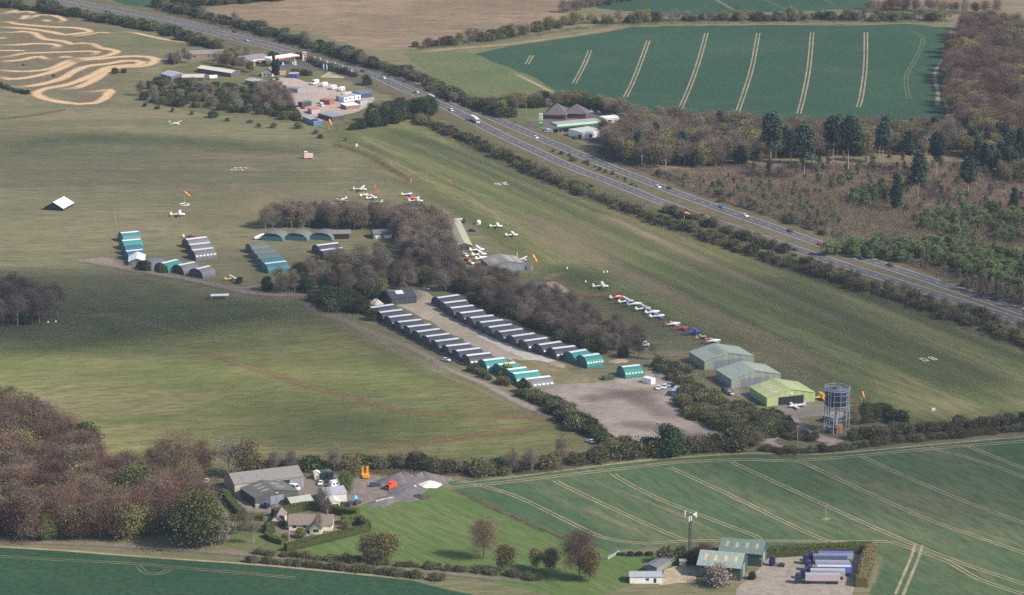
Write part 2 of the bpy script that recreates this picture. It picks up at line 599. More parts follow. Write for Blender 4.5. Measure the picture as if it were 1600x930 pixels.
lay('paddock', [(590, 778), (690, 758), (780, 797), (880, 838), (955, 864), (1050, 860), (1080, 880), (960, 925), (900, 940), (740, 905), (600, 890), (430, 866), (480, 848), (576, 828), (548, 800), (560, 788)], lawn, 0.8)
lay('garden_lawn', [(395, 800), (450, 855), (440, 866), (380, 862), (340, 850), (330, 830)], verge, 0.8)
lay('scrub_ground', [(205, 150), (255, 108), (330, 92), (380, 92), (480, 120), (560, 170), (640, 168), (660, 182), (530, 206), (500, 196), (420, 190), (330, 178), (250, 165)], scrub_ground, 2)

# broad soft changes of sward, and cloud shade put into its colour
m_green = soft_mat('lush_and_shade_turf', (0.080, 0.110, 0.048), 0.55, 0.25, 0.02, 0.7, H_RWY, (9, 1, 1))  # greener grass strips, and the tone for painted cloud shade
m_brown = soft_mat('worn_turf', (0.250, 0.190, 0.118), 0.9, 0.25, 0.03, 0.7, H_RWY, (6, 1, 1), (0.19, 0.16, 0.09))
m_pale = soft_mat('mown_strip', (0.195, 0.190, 0.085), 0.75, 0.2, 0.02, 0.6, H_RWY, (10, 1, 1))
m_path = soft_mat('trodden_soil', (0.270, 0.165, 0.095), 0.75, 0.25, 0.05, 0.4)
m_track = soft_mat('dirt_track', (0.290, 0.230, 0.190), 0.95, 0.25, 0.08, 0.15, col2=(0.21, 0.165, 0.15))
m_tram = soft_mat('tramline_soil', (0.430, 0.350, 0.230), 0.84, 0.3, 0.05, 0.42)
m_tramweak = soft_mat('thin_crop', (0.270, 0.240, 0.140), 0.7, 0.3, 0.08, 0.6)
m_sand = soft_mat('track_sand', (0.580, 0.410, 0.235), 1.0, 0.22, 0.10, 0.08, col2=(0.40, 0.27, 0.15))
m_tyre = soft_mat('tyre_marks', (0.190, 0.140, 0.130), 0.7, 0.2, 0.05, 0.5)
lay_ribbon('mown_strip', [(540, 190), (700, 240), (900, 322), (1100, 404), (1300, 486), (1500, 572), (1640, 634)], 22, m_pale, 12)
lay_ribbon('lush_and_shade_strip', [(600, 200), (800, 288), (1000, 380), (1200, 470), (1400, 556), (1600, 640)], 14, m_green, 14)
lay_ribbon('worn_strip', [(800, 330), (920, 388), (960, 410), (1060, 466), (1160, 516), (1280, 580)], 16, m_brown, 14)
for a_, b_, w_, m_ in (((600, 224), (1500, 600), 7, m_pale), ((650, 212), (1600, 612), 5, m_green), ((720, 226), (1560, 560), 9, m_pale), ((560, 222), (1380, 600), 6, m_green), ((780, 236), (1640, 578), 6, m_green)):
    lay_ribbon('mown_strip', [(a_[0] + (b_[0] - a_[0]) * k / 5, a_[1] + (b_[1] - a_[1]) * k / 5) for k in range(6)], w_, m_, 5)
lay_ribbon('worn_strip', [(930, 330), (1050, 385), (1200, 450), (1330, 510)], 6, m_brown, 8)
lay_ribbon('lush_and_shade_strip', [(1180, 430), (1300, 492), (1420, 548), (1560, 612)], 26, m_green, 20)  # broad dark band: cloud shade put into the turf colour
lay_ribbon('lush_and_shade_strip', [(660, 190), (760, 240), (880, 300)], 10, m_green, 10)
lay_ribbon('worn_turf', [(0, 263), (200, 264), (373, 265), (470, 266), (580, 266), (640, 286)], 9, m_brown, 10)
lay_ribbon('worn_turf', [(0, 280), (200, 282), (380, 300)], 5, m_brown, 10)
lay_ribbon('lush_and_shade_strip', [(0, 230), (150, 216), (350, 226), (520, 240)], 16, m_green, 26)
lay_soft('lush_and_shade_turf', [(940, 460), (1060, 500), (1180, 560), (1300, 600), (1260, 640), (1120, 540), (1000, 530), (930, 480)], m_green, 40)  # cloud shade over this area painted as darker green
lay_soft('lush_and_shade_turf', [(860, 420), (900, 415), (960, 430), (930, 445), (870, 440)], m_green, 20)
lay_soft('worn_turf', [(850, 345), (910, 350), (950, 395), (900, 400), (840, 370)], m_brown, 30)
lay_soft('worn_turf', [(300, 320), (420, 300), (480, 312), (400, 345), (330, 350)], m_brown, 40)
lay_soft('lush_and_shade_turf', [(-100, 430), (120, 425), (330, 460), (480, 480), (420, 495), (150, 530), (-100, 520)], m_green, 40)  # cloud-shaded grass, the shade carried by the darker colour
lay_soft('lush_and_shade_turf', [(440, 640), (560, 640), (640, 690), (520, 705), (420, 690), (400, 660)], soft_mat('painted_shade_pasture', (0.085, 0.115, 0.042), 0.6, 0.25, 0.03, 0.6), 50)  # soft cloud shade on the pasture, put in as a darker tone
lay_ribbon('earth_path', [(285, 550), (330, 556), (400, 577), (470, 600), (560, 624), (640, 645), (720, 650), (830, 652), (880, 662)], 4.5, m_path, 4)
lay_ribbon('earth_path', [(560, 700), (680, 690), (740, 680), (860, 668)], 3.0, m_path, 5)
lay_ribbon('earth_path', [(100, 494), (150, 494), (200, 490)], 3, m_path, 3)
lay_ribbon('turf_track', [(600, 540), (680, 580), (760, 615), (830, 650)], 2.4, m_tramweak, 2)

for L in ([(622, 214), (760, 276), (900, 343), (1010, 392), (1110, 436)], [(690, 232), (820, 288), (960, 348), (1100, 408), (1230, 462)], [(560, 212), (700, 282), (850, 356), (960, 408), (1100, 478), (1250, 556), (1330, 600)], [(700, 300), (790, 348), (900, 402), (1000, 452), (1120, 520)]):
    lay_ribbon('wheel_track', L, 0.7, m_tramweak, 0.9, True, 8, (-1.2, 1.2))
for L in ([(0, 247), (160, 250), (330, 252), (480, 254)], [(0, 296), (160, 300), (290, 320), (380, 345)], [(20, 470), (200, 500), (380, 545), (560, 600)], [(180, 330), (190, 380), (200, 405)], [(330, 440), (400, 415), (450, 380), (560, 376)]):
    lay_ribbon('wheel_track', L, 0.7, m_tramweak, 0.9, True, 8, (-1.2, 1.2))
lay_ribbon('pale_path', [(581, 485), (606, 498), (640, 520), (682, 546), (735, 574), (790, 600)], 2.6, soft_mat('chalk_path', (0.40, 0.35, 0.28), 0.85, 0.25, 0.1, 0.5), 1.5)
lay_soft('bare_earth', [(1284, 811), (1290, 809), (1297, 811), (1290, 814)], m_tram, 2.5, 2)
# tramlines in the crops: pairs of wheel tracks
tr = lambda L, m=None, o=0.95, wdt=0.55: lay_ribbon('tramlines', L, wdt, m or m_tram, 0.5, False, 5, (-o, o))
for L in ([(1104, 52), (1092, 95), (1078, 135), (1060, 177)], [(1185, 52), (1175, 105), (1163, 145), (1150, 182)],
          [(1269, 51), (1264, 105), (1256, 148), (1248, 178)], [(1353, 51), (1352, 105), (1346, 150), (1341, 168)],
          [(1013, 64), (1000, 100), (988, 130), (977, 152)], [(922, 79), (912, 103), (897, 131)], [(831, 87), (823, 101)]):
    tr(L, None, 1.1, 0.9)
tr([(1425, 48), (1442, 62), (1432, 90), (1416, 120), (1420, 155)], m_tramweak, 1.1, 0.5)
tr([(1105, -8), (1126, 4), (1146, 16)]); tr([(1195, 0), (1230, 16)], m_tramweak); tr([(1270, -8), (1305, 8)], m_tramweak)
lay_ribbon('field_margin', [(632, 84), (720, 76), (800, 69), (880, 58), (940, 49), (985, 42)], 9, soft_mat('stubble', (0.30, 0.225, 0.135), 0.9, 0.25, 0.03, 0.3), 5)
lay_ribbon('field_margin', [(985, 42), (1060, 40), (1200, 39), (1330, 40), (1420, 37), (1460, 41)], 3, m_tramweak, 2)
lay_ribbon('field_edge', [(1475, 92), (1463, 110), (1461, 125), (1466, 145), (1464, 170)], 2.5, m_tram, 2)
lay_ribbon('field_edge', [(800, 113), (830, 128), (870, 148)], 3, m_tram, 2)
lay_ribbon('field_edge', [(702, 757), (800, 746), (900, 733), (1000, 721), (1100, 713), (1180, 709), (1260, 711), (1340, 706), (1450, 696), (1600, 683), (1700, 674)], 1.6, m_tram, 1.2)
tr([(705, 763), (800, 753), (900, 741), (990, 731), (1060, 723), (1150, 719), (1240, 720), (1340, 713), (1450, 702), (1600, 690), (1700, 682)], None, 1.2, 0.8)
tr([(1452, 701), (1520, 718), (1600, 746), (1680, 775)]); tr([(1510, 696), (1530, 705), (1600, 733), (1660, 756)])
tr([(1345, 714), (1356, 718), (1400, 739), (1500, 781), (1600, 818), (1680, 848)])
tr([(1243, 721), (1260, 726), (1350, 768), (1450, 812), (1600, 865), (1680, 894)])
tr([(1142, 722), (1150, 726), (1200, 749), (1300, 795), (1400, 840), (1500, 880), (1590, 910), (1680, 942)])
tr([(1045, 731), (1060, 737), (1150, 779), (1250, 828), (1300, 848), (1325, 848)])
tr([(958, 741), (964, 746), (1020, 776), (1100, 808), (1180, 838), (1188, 843), (1170, 846)])
tr([(868, 752), (876, 757), (950, 792), (1020, 824), (1065, 843), (1080, 846)])
tr([(720, 752), (800, 774), (880, 812), (940, 840), (985, 848), (1010, 850), (1080, 846), (1200, 846), (1330, 847), (1395, 848), (1425, 858), (1440, 864), (1480, 878), (1530, 906), (1600, 930)])
tr([(1435, 852), (1430, 870), (1415, 906), (1405, 930)], None, 1.4, 1.1)
lay_ribbon('thin_crop', [(950, 760), (1060, 805), (1130, 838)], 1.5, m_tramweak, 1.5); lay_ribbon('thin_crop', [(900, 790), (960, 815), (1010, 836)], 3, m_tramweak, 3)
lay_ribbon('thin_crop', [(700, 763), (740, 780), (790, 803), (850, 828), (890, 842)], 2.2, m_tramweak, 1.5)
lay_ribbon('thin_crop', [(955, 863), (1010, 862), (1060, 857)], 5, m_tramweak, 3)
lay_ribbon('thin_crop', [(1382, 870), (1370, 890), (1360, 920)], 2, m_tramweak, 2)
lay_ribbon('field_edge', [(-60, 852), (30, 857), (110, 862), (200, 869), (300, 876), (400, 883), (500, 892), (600, 902), (660, 910)], 1.6, m_tram, 1.0)
tr([(0, 870), (100, 876), (200, 881), (270, 887), (400, 898), (460, 904)], m_tramweak); tr([(215, 884), (228, 896), (250, 897), (266, 890)], m_tramweak, 0.9, 0.4)

# motocross circuit
lay_soft('churned_ground', [(-80, 20), (60, 8), (120, 30), (150, 60), (185, 78), (250, 90), (200, 110), (180, 140), (150, 168), (60, 140), (-80, 120)], soft_mat('churned_turf', (0.215, 0.170, 0.112), 0.75, 0.3, 0.04, 0.7), 30, 12)
zk = lambda P: Z(0, 0, 5.469, P)
for L, wd in (([(-60, 190), (80, 190), (130, 205), (300, 222), (480, 235), (640, 240), (760, 262), (770, 275), (700, 285), (560, 300), (470, 282), (350, 262), (200, 245), (0, 235), (-60, 232)], 6),
              ([(-60, 280), (0, 280), (120, 278), (190, 272), (290, 285), (340, 318), (400, 340), (500, 350), (560, 360), (620, 380), (700, 372), (780, 378), (850, 410), (940, 425), (1000, 440), (960, 465), (860, 490), (760, 500), (660, 503), (560, 535), (430, 590), (280, 610), (120, 612), (0, 600), (-60, 590)], 6),
              ([(-60, 388), (0, 388), (150, 385), (300, 376), (420, 378), (500, 392), (470, 412), (440, 425)], 6),
              ([(-60, 495), (0, 495), (100, 480), (220, 458), (400, 452), (600, 445), (760, 440), (830, 445), (800, 470), (740, 485)], 5.5),
              ([(-60, 528), (0, 527), (150, 520), (260, 498), (340, 487), (390, 505), (440, 520)], 6), ([(500, 500), (560, 488), (610, 500)], 6),
              ([(-60, 655), (0, 658), (80, 678), (220, 668), (400, 630), (540, 580), (680, 520), (850, 505), (1000, 490), (1150, 483), (1260, 488), (1330, 510), (1300, 545), (1200, 570), (1050, 575), (950, 590), (860, 650), (760, 710), (640, 755), (540, 765), (480, 750)], 7),
              ([(80, 735), (150, 745), (280, 735), (430, 705), (540, 670), (620, 620), (720, 575), (800, 560), (920, 548), (1050, 525), (1150, 522), (1220, 535), (1180, 555), (1080, 560), (960, 570), (880, 600), (780, 650), (660, 700), (540, 735), (430, 752), (350, 775), (310, 805), (380, 845), (520, 875), (680, 892), (800, 885), (890, 845), (930, 800), (940, 770), (860, 778), (760, 790), (650, 785)], 7),
              ([(-40, 60), (50, 60), (110, 75), (150, 88), (60, 112), (-20, 122)], 5), ([(100, 118), (180, 104), (260, 104), (290, 120)], 5),
              ([(150, 165), (200, 160), (235, 130)], 6), ([(230, 168), (280, 150), (330, 132), (440, 132), (510, 152), (550, 180), (500, 195), (430, 198)], 5), ([(340, 180), (400, 176), (405, 190)], 5),
              ([(600, 315), (700, 305), (820, 285), (860, 280), (990, 290)], 4), ([(1060, 270), (1180, 290), (1300, 318), (1422, 342), (1560, 362), (1700, 370)], 4), ([(-40, 435), (120, 435), (240, 437)], 5), ([(-40, 325), (20, 328), (40, 318)], 5), ([(-40, 722), (40, 722)], 5)):
    lay_ribbon('moto_track', zk(L), wd * 0.98, m_sand, 2.4, True, 5)
for P in ([(190, 300), (240, 300), (260, 330), (200, 345)], [(720, 830), (780, 820), (820, 850), (740, 862)], [(640, 380), (760, 380), (830, 430), (700, 420)], [(560, 500), (640, 500), (760, 540), (700, 555)]):
    lay_soft('bare_earth', zk(P), m_path, 8, 6)

# tracks, lanes and yards on the airfield
lay_ribbon('gravel_track', [(118, 411), (150, 408), (185, 412), (215, 422), (250, 429), (300, 438), (350, 449), (395, 459), (440, 462), (500, 464)], 5.5, m_track, 4)
lay_ribbon('gravel_track', [(330, 446), (370, 450), (410, 449)], 3, m_track, 3)
lay_soft('gravel_turnaround', [(118, 408), (165, 402), (185, 410), (210, 424), (165, 416)], m_track, 5, 5)
lay_ribbon('gravel_track', [(470, 466), (492, 483), (530, 497), (575, 518), (640, 543), (672, 560), (700, 577), (760, 602), (812, 630), (850, 646), (880, 658)], 5, m_track, 3)
lay_ribbon('turf_wear', [(480, 480), (540, 505), (610, 540), (680, 578), (740, 596)], 8, m_tramweak, 10)
lay('hangar_lane', [(636, 462), (660, 452), (676, 462), (690, 482), (750, 512), (800, 536), (862, 562), (885, 572), (862, 585), (800, 566), (760, 552), (700, 520), (640, 486), (612, 474)], lane_mat, 1.0, 5)
lay('concrete_strip', [(744, 525), (764, 521), (800, 538), (868, 564), (840, 569), (800, 552)], concrete, 0.4, 5)
lay('dry_grass', [(800, 560), (852, 567), (900, 580), (960, 596), (1000, 590), (940, 604), (870, 606), (840, 590)], dry_grass, 1.0, 5)
lay('gravel_pad', [(842, 609), (880, 602), (930, 599), (985, 590), (1000, 586), (1050, 600), (1050, 625), (1070, 655), (1130, 680), (1160, 694), (1080, 694), (1000, 690), (965, 690), (930, 668), (890, 640)], gravel, 0.8, 6)
lay_soft('chalk_apron', [(955, 592), (1000, 588), (1010, 578), (1045, 590), (1040, 606), (990, 606), (965, 600)], soft_mat('chalk', (0.47, 0.41, 0.32), 0.85, 0.2, 0.08, 0.4), 6, 6)
for L in ([(930, 605), (990, 622), (1060, 660)], [(900, 625), (980, 618), (1040, 612)], [(960, 660), (1020, 668), (1100, 690)], [(985, 608), (1000, 622), (1030, 630)]):
    lay_ribbon('tyre_marks', L, 6, m_tyre, 8)
m_road = ground_mat('access_gravel', (0.34, 0.275, 0.235), (0.29, 0.24, 0.21), (0.40, 0.33, 0.28), big=0.03, mid=0.08, f3=0.5, fade=True)
lay_soft('access_road', [(1236, 652), (1244, 652), (1263, 671), (1290, 683), (1318, 689), (1318, 694), (1290, 693), (1262, 686), (1246, 676)], m_road, 1.6, 3)
lay_soft('access_road', [(1120, 690), (1184, 684), (1220, 680), (1242, 671), (1256, 680), (1235, 684), (1212, 688), (1212, 693), (1230, 699), (1268, 699), (1300, 692), (1312, 692), (1290, 701), (1240, 704), (1205, 700), (1186, 694)], m_road, 1.6, 3)
lay('hangar_apron', [(1198, 631), (1275, 627), (1300, 632), (1298, 648), (1250, 654), (1215, 646)], gravel, 0.8, 5)
lay_ribbon('hangar_path', [(1100, 580), (1120, 592), (1150, 612), (1180, 630)], 6, m_track, 4)
lay_ribbon('hangar_path', [(1070, 560), (1100, 570), (1142, 608)], 8, soft_mat('sandy_turf', (0.25, 0.19, 0.12), 0.8, 0.2, 0.06, 0.4), 6)
lay_soft('tan_pad', [(852, 443.5), (867, 441), (889, 455), (874, 458)], ground_mat('tan_pad_soil', (0.36, 0.265, 0.20), (0.32, 0.24, 0.18), (0.42, 0.32, 0.25), f3=0.5, fade=True), 1.2, 2)
lay_ribbon('worn_turf', [(850, 440), (862, 432), (890, 426)], 5, m_brown, 5); lay_ribbon('worn_turf', [(888, 457), (930, 462), (980, 452)], 4, m_path, 5)
lay_soft('bare_earth', [(712, 384), (705, 360), (698, 350), (706, 374), (714, 394), (726, 402), (722, 392)], m_track, 4, 5)
lay_soft('bare_earth', [(578, 412), (605, 405), (620, 402), (600, 425), (585, 424)], m_track, 4, 5)
lay_soft('bare_earth', [(618, 440), (650, 455), (660, 462), (640, 470), (620, 450)], m_track, 4, 5)

# farm yard, truck yard and roadside yard
lay('farm_yard', [(305, 765), (345, 760), (480, 735), (560, 733), (600, 748), (640, 736), (690, 750), (660, 768), (590, 780), (556, 790), (500, 795), (395, 802), (340, 786), (322, 775)], yard_dark, 0.8, 6)
lay('truck_yard', [(1150, 920), (1185, 890), (1206, 866), (1280, 863), (1346, 862), (1330, 935), (1150, 940)], concrete if False else ground_mat('truck_yard', (0.29, 0.245, 0.205), (0.245, 0.21, 0.18), (0.35, 0.29, 0.235), big=0.03, mid=0.08, f3=0.5), 0.3, 6)
lay('mast_yard', [(1040, 890), (1060, 884), (1092, 884), (1088, 910), (1030, 915)], chalk, 0.5, 5)
lay('roadside_yard', [(430, 122), (452, 121), (480, 128), (520, 132), (545, 145), (585, 152), (580, 165), (560, 174), (500, 190), (470, 188), (452, 170), (440, 150)], ground_mat('roadside_yard', (0.40, 0.32, 0.27), (0.33, 0.27, 0.235), (0.46, 0.38, 0.32), big=0.03, mid=0.08, f3=0.5), 1.0, 6)
lay('house_drive', [(425, 824), (452, 828), (480, 832), (470, 842), (445, 838)], yard_dark, 0.4, 4)

# country lane at the bottom left
lay_ribbon('country_lane', [(-60, 848), (60, 849), (150, 852), (250, 858), (330, 863), (400, 869), (470, 876), (560, 884), (640, 891), (720, 899), (800, 908), (860, 918)], 3.4, soft_mat('lane_surface', (0.23, 0.185, 0.155), 0.9, 0.25, 0.08, 0.3), 2.4)

# ------------------------------------------------------------------ dual carriageway
FAR = [(-40, -32), (40, -14), (100, -1), (170, 12.5), (275, 32), (330, 43.5), (400, 59.5), (473, 77.5), (536, 93.6), (580, 109), (631, 127), (673, 143.7), (715, 161), (760, 180.6), (800, 197.5), (843, 216), (891, 236), (940, 256.5), (1000, 280), (1065, 305), (1142.5, 333), (1200, 353), (1260, 374), (1322.5, 396), (1429, 431), (1499, 454.5), (1600, 489), (1720, 530)]
NEAR = [(-40, -25), (40, -7), (100, 5.5), (170, 19), (275, 39.5), (330, 52), (400, 69.5), (473, 89), (520, 101), (563, 112.5), (596, 123.5), (632, 140), (674, 157), (708, 173), (742, 190.5), (784, 212), (840, 238), (895, 262.5), (975, 293), (1027, 314), (1100, 341), (1170, 365), (1232, 386), (1322, 416), (1425, 448.5), (1499, 472), (1590, 502), (1720, 546)]
def carry_on(P, d):
    for a_, b_, at_end in ((P[1], P[0], False), (P[-2], P[-1], True)):
        p, q = G(*a_), G(*b_)
        r = q + (q - p).normalized() * d
        P = P + [proj(r)] if at_end else [proj(r)] + P
    return P
LF, LN = smooth_line(carry_on(FAR, 420), 6), smooth_line(carry_on(NEAR, 420), 6)
lay_ribbon('road_verge', [(a, (b + c) / 2) for (a, b), c in zip(FAR, [np.interp(a, [p[0] for p in NEAR], [p[1] for p in NEAR]) for a, b in FAR])], 44, soft_mat('verge_turf', (0.155, 0.132, 0.075), 0.85, 0.3, 0.04, 0.3), 8)
Zg += 0.006
for nm, L in (('carriageway', LF), ('carriageway', LN)):
    b = MB()
    strip_mesh(b, L, -5.0, 5.0, Zg)
    tag(b.build(nm, asphalt), kind='structure')
Zg += 0.006
b = MB()
for L in (LF, LN):
    strip_mesh(b, L, -4.15, -3.9, Zg)
    strip_mesh(b, L, 3.9, 4.15, Zg)
    dist = 0.0
    nn = normals(L)
    for i in range(len(L) - 1):
        d = (L[i + 1] - L[i])
        u = d.normalized()
        n = Vector((-u.y, u.x, 0))
        s = -dist
        while s < d.length:
            if s >= 0:
                p, q = L[i] + u * s, L[i] + u * (s + 2.6)
                b.add([(*(p - n * .11).xy, Zg), (*(q - n * .11).xy, Zg), (*(q + n * .11).xy, Zg), (*(p + n * .11).xy, Zg)], [(0, 1, 2, 3)])
            s += 8.0
        dist = (dist + d.length) % 8.0
tag(b.build('road_markings', MATS['white_line']), kind='structure')
# slip roads and forecourts
lay('services_forecourt', [(800, 191), (850, 199), (880, 208), (915, 222), (960, 262), (975, 268), (1000, 276), (985, 262), (950, 226), (1000, 195), (975, 180), (920, 174), (910, 188), (850, 188)], asphalt, 0.4, 5)
lay('services_grass', [(822, 200), (845, 201), (885, 214), (894, 226), (880, 230), (850, 213)], lawn if False else verge, 0.3, 5)
lay('service_station_forecourt', [(418, 103), (440, 93), (468, 90), (510, 104), (530, 112), (600, 138), (660, 160), (650, 161), (590, 142), (520, 118), (505, 112), (470, 108), (440, 110), (425, 112)], asphalt, 0.4, 5)
lay('yard_entrance', [(500, 121), (514, 112), (540, 122), (520, 122)], chalk, 0.3, 4)

# ------------------------------------------------------------------ buildings
WHITE = M('white_panel', (0.78, 0.77, 0.74), 0.5, 0.08)
WARMW = M('cream_render', (0.74, 0.68, 0.54), 0.8, 0.08)
GLASS = M('dark_glass', (0.03, 0.035, 0.045), 0.12, 0.2, 1.0, 0, 0.6)
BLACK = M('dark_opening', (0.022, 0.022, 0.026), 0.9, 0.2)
RUBBER = M('tyre_rubber', (0.03, 0.03, 0.03), 0.9, 0.2)
STEEL = M('galvanised_steel', (0.52, 0.54, 0.57), 0.45, 0.15, 1.0, 0.3)
TEAL = corrugated('teal_sheet', (0.035, 0.225, 0.200))
TEALD = corrugated('teal_sheet_dull', (0.050, 0.170, 0.180))
BLUES = corrugated('slate_blue_sheet', (0.045, 0.130, 0.190))
CHAR = corrugated('charcoal_sheet', (0.062, 0.062, 0.075))
GREYS = corrugated('grey_sheet', (0.150, 0.145, 0.158))
GREYG = corrugated('grey_green_sheet', (0.135, 0.155, 0.145))
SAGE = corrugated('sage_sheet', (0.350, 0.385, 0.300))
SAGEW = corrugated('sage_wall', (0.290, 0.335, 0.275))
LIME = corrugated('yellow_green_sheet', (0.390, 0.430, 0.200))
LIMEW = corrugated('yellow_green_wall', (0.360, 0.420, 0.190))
DOORG = corrugated('grey_door', (0.235, 0.245, 0.285), 0.5, 0.3, 2.0)
RIDGEM = M('white_ridge_sheet', (0.70, 0.69, 0.70), 0.4, 0.12, 0.5)
PANE = M('clear_panel', (0.66, 0.66, 0.58), 0.35, 0.2)
ROOFLT = M('skylight_sheet', (0.50, 0.46, 0.34), 0.5, 0.2)

def tunnel(pl, pr, h, wd, mat, endmat, label, ridge=True, panes=True, group=None, cat='hangar', name='tunnel_hangar', front=None, ridge_w=0.13, swap=False):
    """An arched sheet-metal shelter; pl, pr are the pixels of the two ends of its ridge line."""
    a, b = G(pl[0], pl[1], h), G(pr[0], pr[1], h)
    mid, d = (a + b) / 2, (b - a)
    ln = d.length
    t = thing(name, label, cat, (mid.x, mid.y, 0.0), math.atan2(d.y, d.x), group)
    prof = []
    n = 18
    for i in range(n + 1):
        th = math.pi * i / n
        c, s = math.cos(th), math.sin(th)
        prof.append((-wd / 2 * math.copysign(abs(c) ** 0.85, c), h * s ** 0.85))
    mb = MB()
    vs, fs = [], []
    for x in (-ln / 2, ln / 2):
        vs += [(x, y, z) for y, z in prof] + [(x, y * 0.985, z * 0.985) for y, z in prof]
    m = n + 1
    for i in range(n):
        fs.append((i, 2 * m + i, 2 * m + i + 1, i + 1))
        fs.append((m + i, m + i + 1, 3 * m + i + 1, 3 * m + i))
        fs.append((i, i + 1, m + i + 1, m + i))
        fs.append((2 * m + i, 3 * m + i, 3 * m + i + 1, 2 * m + i + 1))
    mb.add(vs, fs)
    shell = mb.build('roof_shell', mat, t)
    for sx in (-1, 1):
        x = sx * (ln / 2 - 0.25)
        e = MB()
        e.add([(x, y * 0.98, z * 0.98) for y, z in prof], [list(range(m)) if sx < 0 else list(range(m))[::-1]])
        e.box(x - 0.03, x + 0.03, -0.02, 0.02, 0.05, h * 0.9)
        ew = e.build('end_wall', endmat, t)
        dr = MB()
        for y0, y1 in ((-wd * 0.33, -0.05), (0.05, wd * 0.33)):
            dr.box(min(x + sx * 0.04, x + sx * 0.1), max(x + sx * 0.04, x + sx * 0.1), y0, y1, 0.05, h * 0.62)
        dr.build('hangar_door', front if (front and sx < 0) else endmat, ew)
    if ridge:
        r = MB()
        k0 = int(n * (0.5 - ridge_w)) if False else None
        pts = []
        for i in range(7):
            th = math.pi * (0.415 + 0.10 * i / 6)
            c, s = math.cos(th), math.sin(th)
            pts.append((-wd / 2 * math.copysign(abs(c) ** 0.85, c) * 1.012, h * s ** 0.85 * 1.012 + 0.02))
        vs = [(x, y, z) for x in (-ln / 2 + 0.05, ln / 2 - 0.05) for y, z in pts]
        r.add(vs, [(i, 7 + i, 8 + i, i + 1) for i in range(6)])
        r.build('ridge_skylight', RIDGEM, shell)
    if panes:
        for k in range(6) if panes == 'all' else range(2):
            x0 = -ln / 2 + ln * (k + 0.2) / 6
            x1 = -ln / 2 + ln * (k + 0.8) / 6
            q = []
            for f in (0.125, 0.165):
                th = math.pi * f
                c, s = math.cos(th), math.sin(th)
                q.append((-wd / 2 * c ** 0.85 * 1.015, h * s ** 0.85 * 1.015))
            r = MB()
            r.add([(x0, *q[0]), (x1, *q[0]), (x1, *q[1]), (x0, *q[1])], [(0, 1, 2, 3)])
            r.build('window', PANE, shell)
    return t

ROW1 = [((578, 480), (614, 475)), ((592, 487.5), (628, 483)), ((606, 495), (642.5, 490.6)), ((621, 502.5), (657.5, 498.5)), ((635.6, 510), (672, 506)), ((650, 517.8), (686, 513)), ((664.7, 525), (701, 520.6)), ((679, 532.5), (716, 528)), ((696, 540), (733, 536)), ((712, 547.5), (749, 543)), ((728, 554.8), (765, 550.6))]
ORD = ['first', 'second', 'third', 'fourth', 'fifth', 'sixth', 'seventh', 'eighth', 'ninth', 'tenth', 'eleventh', 'twelfth', 'thirteenth', 'fourteenth']
for i, (a, b_) in enumerate(ROW1):
    tunnel(a, b_, 4.3, 10.8, CHAR, CHAR, f'charcoal arched hangar, {ORD[i]} from the far end of the row beside the big field', group='charcoal hangars in the row beside the field')
for (a, b_), lb in zip([((753.7, 562.5), (787, 558.5)), ((777.5, 569), (804, 565.6)), ((792, 577), (821, 573)), ((800.6, 583), (840, 578.5))],
                       ['teal arched hangar next to the last charcoal one in the field row', 'short teal arched hangar, second of four teal ones in the field row', 'short teal arched hangar with a round bush at its end, field row', 'long teal arched hangar beside the grey one at the near end']):
    tunnel(a, b_, 4.5, 10.4, TEAL, TEALD, lb, group='teal hangars in the row beside the field')
tunnel((820, 591.5), (859, 587), 4.2, 10.2, GREYS, CHAR, 'grey arched hangar with a bright row of windows beside the gravel pad', panes='all')
ROW2 = [((682, 464.8), (716, 460)), ((692.5, 472.8), (728, 468.5)), ((703, 480.6), (738.8, 476.5)), ((718, 488.5), (754, 484)), ((733.8, 496), (770, 492)), ((749, 503), (785, 499)), ((762.5, 510.6), (798.8, 506)), ((778.8, 517.8), (815, 513)), ((798.8, 524.8), (834, 520)), ((817.5, 532), (853.8, 527)), ((840.6, 538), (875.6, 533)), ((862, 544), (897.5, 539.8))]
for i, (a, b_) in enumerate(ROW2):
    tunnel(a, b_, 4.3, 11.0, CHAR, CHAR, f'charcoal arched hangar, {ORD[i]} from the far end of the row under the trees', group='charcoal hangars in the row under the trees')
tunnel((888.8, 550), (915, 545.6), 4.6, 10.6, TEAL, TEALD, 'teal arched hangar next to the charcoal ones in the row under the trees')
tunnel((908.8, 555.6), (935, 552), 4.8, 11.0, TEAL, TEALD, 'teal arched hangar at the near end of the row under the trees', panes='all')
tunnel((970.4, 572.6), (999, 569.5), 4.7, 10.0, TEAL, TEALD, 'teal arched hangar standing alone above the gravel pad', panes='all')
